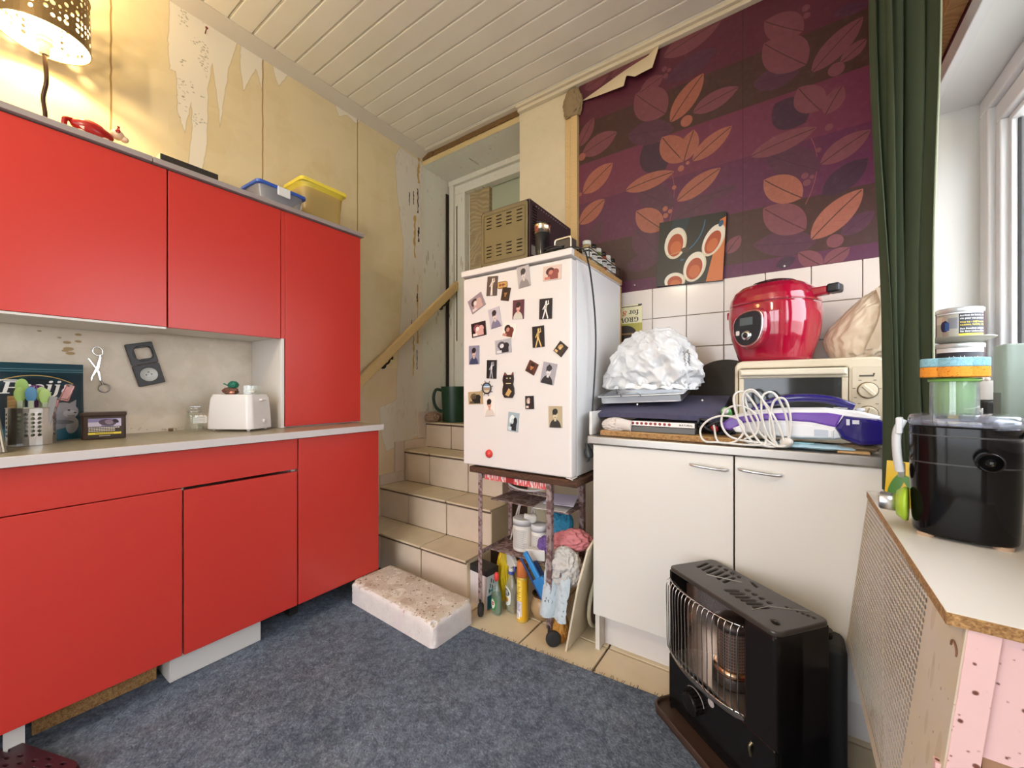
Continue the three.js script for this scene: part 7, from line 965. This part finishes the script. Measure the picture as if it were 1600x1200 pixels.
// ---------------------------------------------------------------- paraffin heater
{
  const t = thing('paraffin_heater', 'black paraffin heater with bowed wire guard in front of the white cupboard', 'heater', [-0.116, 0.009, -1.362], R(-38.4));
  const bk = mat([0.010, 0.008, 0.008], 0.3, { specularIntensity: 0.5 }), W = 0.39, D = 0.18, x0 = -W / 2, zf = D / 2, zbk = -D / 2, H = 0.492;
  const tray = obj('base_tray', [prism(rrect(0.46, 0.23, 0.04), 0.012, 0.003, 8).rotateX(-PI / 2).translate(0, 0, 0.025), (() => { const s = rrect(0.46, 0.23, 0.04); s.holes.push(new THREE.Path(rrect(0.445, 0.215, 0.035).getPoints(8))); return prism(s, 0.026, 0.003, 8).rotateX(-PI / 2).translate(0, 0, 0.025); })()], mat([0.06, 0.032, 0.022], 0.5), t);
  obj('lower_front', [box(x0, x0 + W, 0.03, 0.20, zf - 0.02, zf + 0.004, 0.006)], mat([0.008, 0.007, 0.007], 0.15, { specularIntensity: 0.6 }), t);
  obj('body', [box(x0, x0 + W, 0.012, H - 0.012, zbk, zbk + 0.012, 0.003), box(x0, x0 + 0.010, 0.012, H - 0.012, zbk, zf, 0.003), box(0.1, x0 + W, 0.012, H - 0.012, zf - 0.1, zf + 0.002, 0.012), box(x0 + W - 0.012, x0 + W, 0.012, H - 0.012, zbk, zf, 0.006), box(x0, x0 + W, 0.012, 0.2, zbk, zf - 0.018)], bk, t);
  const ts = rrect(W + 0.006, D + 0.008, 0.022); const slot = (x, y, l, w, a = 0.5) => { const p = rrect(w, l, w * 0.45); const pts = p.getPoints(3).map((q) => new THREE.Vector2(x + q.x * Math.cos(a) - q.y * Math.sin(a), y + q.x * Math.sin(a) + q.y * Math.cos(a))); ts.holes.push(new THREE.Path(pts)); };
  for (let k = 0; k < 6; k++) slot(-0.165 + k * 0.022, 0.02, 0.06, 0.0085, 0.25); for (let k = 0; k < 4; k++) slot(-0.14 + k * 0.026, 0.068, 0.013, 0.010, 0.25);
  for (let k = 0; k < 6; k++) slot(0.0 + k * 0.019, -0.025, 0.042, 0.0085, -0.35); for (let k = 0; k < 4; k++) slot(0.012 + k * 0.024, 0.02, 0.013, 0.010, -0.35); slot(-0.01, 0.07, 0.034, 0.006, 1.2); slot(0.16, -0.05, 0.022, 0.016, 1.2);
  for (let k = 0; k < 6; k++) { const h = new THREE.Path(); h.absellipse(0.115 + k * 0.012, 0.045 + k * 0.004, 0.0025, 0.0025, 0, 2 * PI); ts.holes.push(h); }
  const top = obj('top_plate', prism(ts, 0.014, 0.004, 6).rotateX(-PI / 2).translate(0, H - 0.014, 0), mat([0.042, 0.035, 0.03], 0.3), t);
  obj('pressed_line', [bar([-0.105, H + 0.0005, 0.02], [-0.03, H + 0.0005, -0.045], 0.0016, 6), bar([0.098, H + 0.0005, 0.06], [0.098, H + 0.0005, -0.0], 0.0014, 6), bar([0.098, H + 0.0005, 0.0], [0.15, H + 0.0005, -0.08], 0.0014, 6)], mat([0.35, 0.33, 0.3], 0.3, { metalness: 0.6 }), top);
  obj('reflector', surf(30, 1, (u, v) => { const a = lerp(-1.35, 1.35, u); return [-0.045 + 0.142 * Math.sin(a), 0.205 + 0.225 * v, 0.055 - 0.115 * Math.cos(a)]; }), mat([0.5, 0.42, 0.38], 0.25, { metalness: 1 }), t);
  obj('firebox_floor', box(x0 + 0.01, 0.1, 0.196, 0.206, zbk + 0.02, zf + 0.0, 0.002), mat([0.42, 0.38, 0.35], 0.3, { metalness: 0.9 }), t);
  const bu = obj('burner', lathe([[0, 0], [0.055, 0], [0.058, 0.006], [0.058, 0.03], [0.05, 0.036], [0, 0.036]], 40).translate(-0.02, 0.206, 0.0), mat([0.06, 0.045, 0.04], 0.4, { metalness: 0.6 }), t); obj('chimney_top', [lathe([[0.042, 0.16], [0.052, 0.165], [0.052, 0.185], [0.03, 0.195], [0, 0.196]], 40).translate(-0.02, 0.206, 0.0)], mat([0.06, 0.045, 0.04], 0.4, { metalness: 0.6 }), bu);
  obj('glow_mesh', pierced(40, 14, (i, j) => [0.5, 0.5, 0.34, 0.34], (s, q) => [-0.02 + 0.043 * Math.cos(s * 2 * PI), 0.242 + 0.126 * q, 0.043 * Math.sin(s * 2 * PI)], 6), mat([0.34, 0.24, 0.2], 0.4, { metalness: 0.8 }), bu);
  obj('mesh_core', cyl(0.036, 0.036, 0.13, -0.02, 0.24, 0, 24), mat([0.12, 0.08, 0.07], 0.7), bu);
  obj('brass_ring', lathe([[0.044, 0.236], [0.053, 0.238], [0.055, 0.246], [0.053, 0.256], [0.044, 0.257]], 40).translate(-0.02, 0, 0), mat([0.5, 0.33, 0.22], 0.25, { metalness: 1 }), bu);
  const cage = obj('wire_guard', [tube([[x0 + 0.002, 0.452, zf], [-0.14, 0.452, zf + 0.022], [-0.045, 0.452, zf + 0.030], [0.05, 0.452, zf + 0.022], [0.1, 0.452, zf]], 0.0018, 40, 6), tube([[x0 + 0.002, 0.215, zf], [-0.14, 0.215, zf + 0.022], [-0.045, 0.215, zf + 0.030], [0.05, 0.215, zf + 0.022], [0.1, 0.215, zf]], 0.0025, 40, 6)], M.chrome, t);
  const bow = (x) => zf + 0.030 * Math.max(0, 1 - Math.pow((x + 0.045) / 0.15, 2));
  for (let k = 0; k < 18; k++) { const x = x0 + 0.006 + k * 0.0168, z = bow(x); obj('wire', tube([[x, 0.43, z - 0.022], [x, 0.452, z - 0.004], [x, 0.452, z + 0.008], [x + 0.0005, 0.44, z + 0.014], [x, 0.33, z + 0.013], [x - 0.001, 0.23, z + 0.009], [x, 0.217, z + 0.004], [x + 0.005, 0.213, z - 0.002]], 0.0016, 36, 6), mat([0.62, 0.58, 0.55], 0.22, { metalness: 1 }), t); }
  obj('guard_sill', surf(30, 3, (u, v) => { const x = lerp(x0, 0.1, u); return [x, 0.214 - 0.022 * v, bow(x) + 0.002 - 0.008 * v * v]; }), mat([0.42, 0.38, 0.35], 0.3, { metalness: 0.9 }), t);
  const kn = obj('ignition_dial', [...Array.from({ length: 16 }, (_, k) => { const a = k / 16 * 2 * PI; return bar([-0.075 + 0.029 * Math.cos(a), 0.122 + 0.029 * Math.sin(a), zf + 0.004], [-0.075 + 0.029 * Math.cos(a), 0.122 + 0.029 * Math.sin(a), zf + 0.026], 0.005, 6); }), lathe([[0, 0.028], [0.024, 0.026], [0.029, 0.02], [0.030, 0], [0, 0]], 32).rotateX(PI / 2).translate(-0.075, 0.122, zf + 0.004)], bk, t);
  obj('dial_ring', prep(new THREE.TorusGeometry(0.04, 0.0012, 6, 40, 2.2).rotateZ(0.2).translate(-0.075, 0.122, zf + 0.0045)), mat([0.3, 0.28, 0.27], 0.4), kn);
  obj('sticker', lathe([[0, 0.001], [0.0115, 0.001], [0.0115, 0], [0, 0]], 28).rotateX(PI / 2).translate(-0.008, 0.168, zf + 0.004), mat([0.42, 0.38, 0.36], 0.6), t);
  obj('bracket', [tube([[0.125, 0.13, zf + 0.002], [0.128, 0.16, zf + 0.01], [0.13, 0.17, zf + 0.003]], 0.004), sph(0.006, 0.14, 0.085, zf + 0.006, 12)], mat([0.25, 0.2, 0.12], 0.3, { metalness: 0.8 }), t);
}
{
  const t = thing('fuel_canister', 'black plastic fuel canister in the dark gap behind the heater', 'canister', [0.062, 0.0095, -1.495], R(0));
  obj('tank', [box(-0.075, 0.082, 0, 0.36, -0.055, 0.055, 0.02)], M.blackMatte, t); obj('cap', cyl(0.022, 0.022, 0.02, 0.03, 0.36, 0, 20), M.black, t); obj('emblem', prep(new THREE.TorusGeometry(0.03, 0.002, 6, 30).translate(0.005, 0.2, 0.0605)), mat([0.03, 0.03, 0.03], 0.5), t);
}
renderer.render(scene, camera);
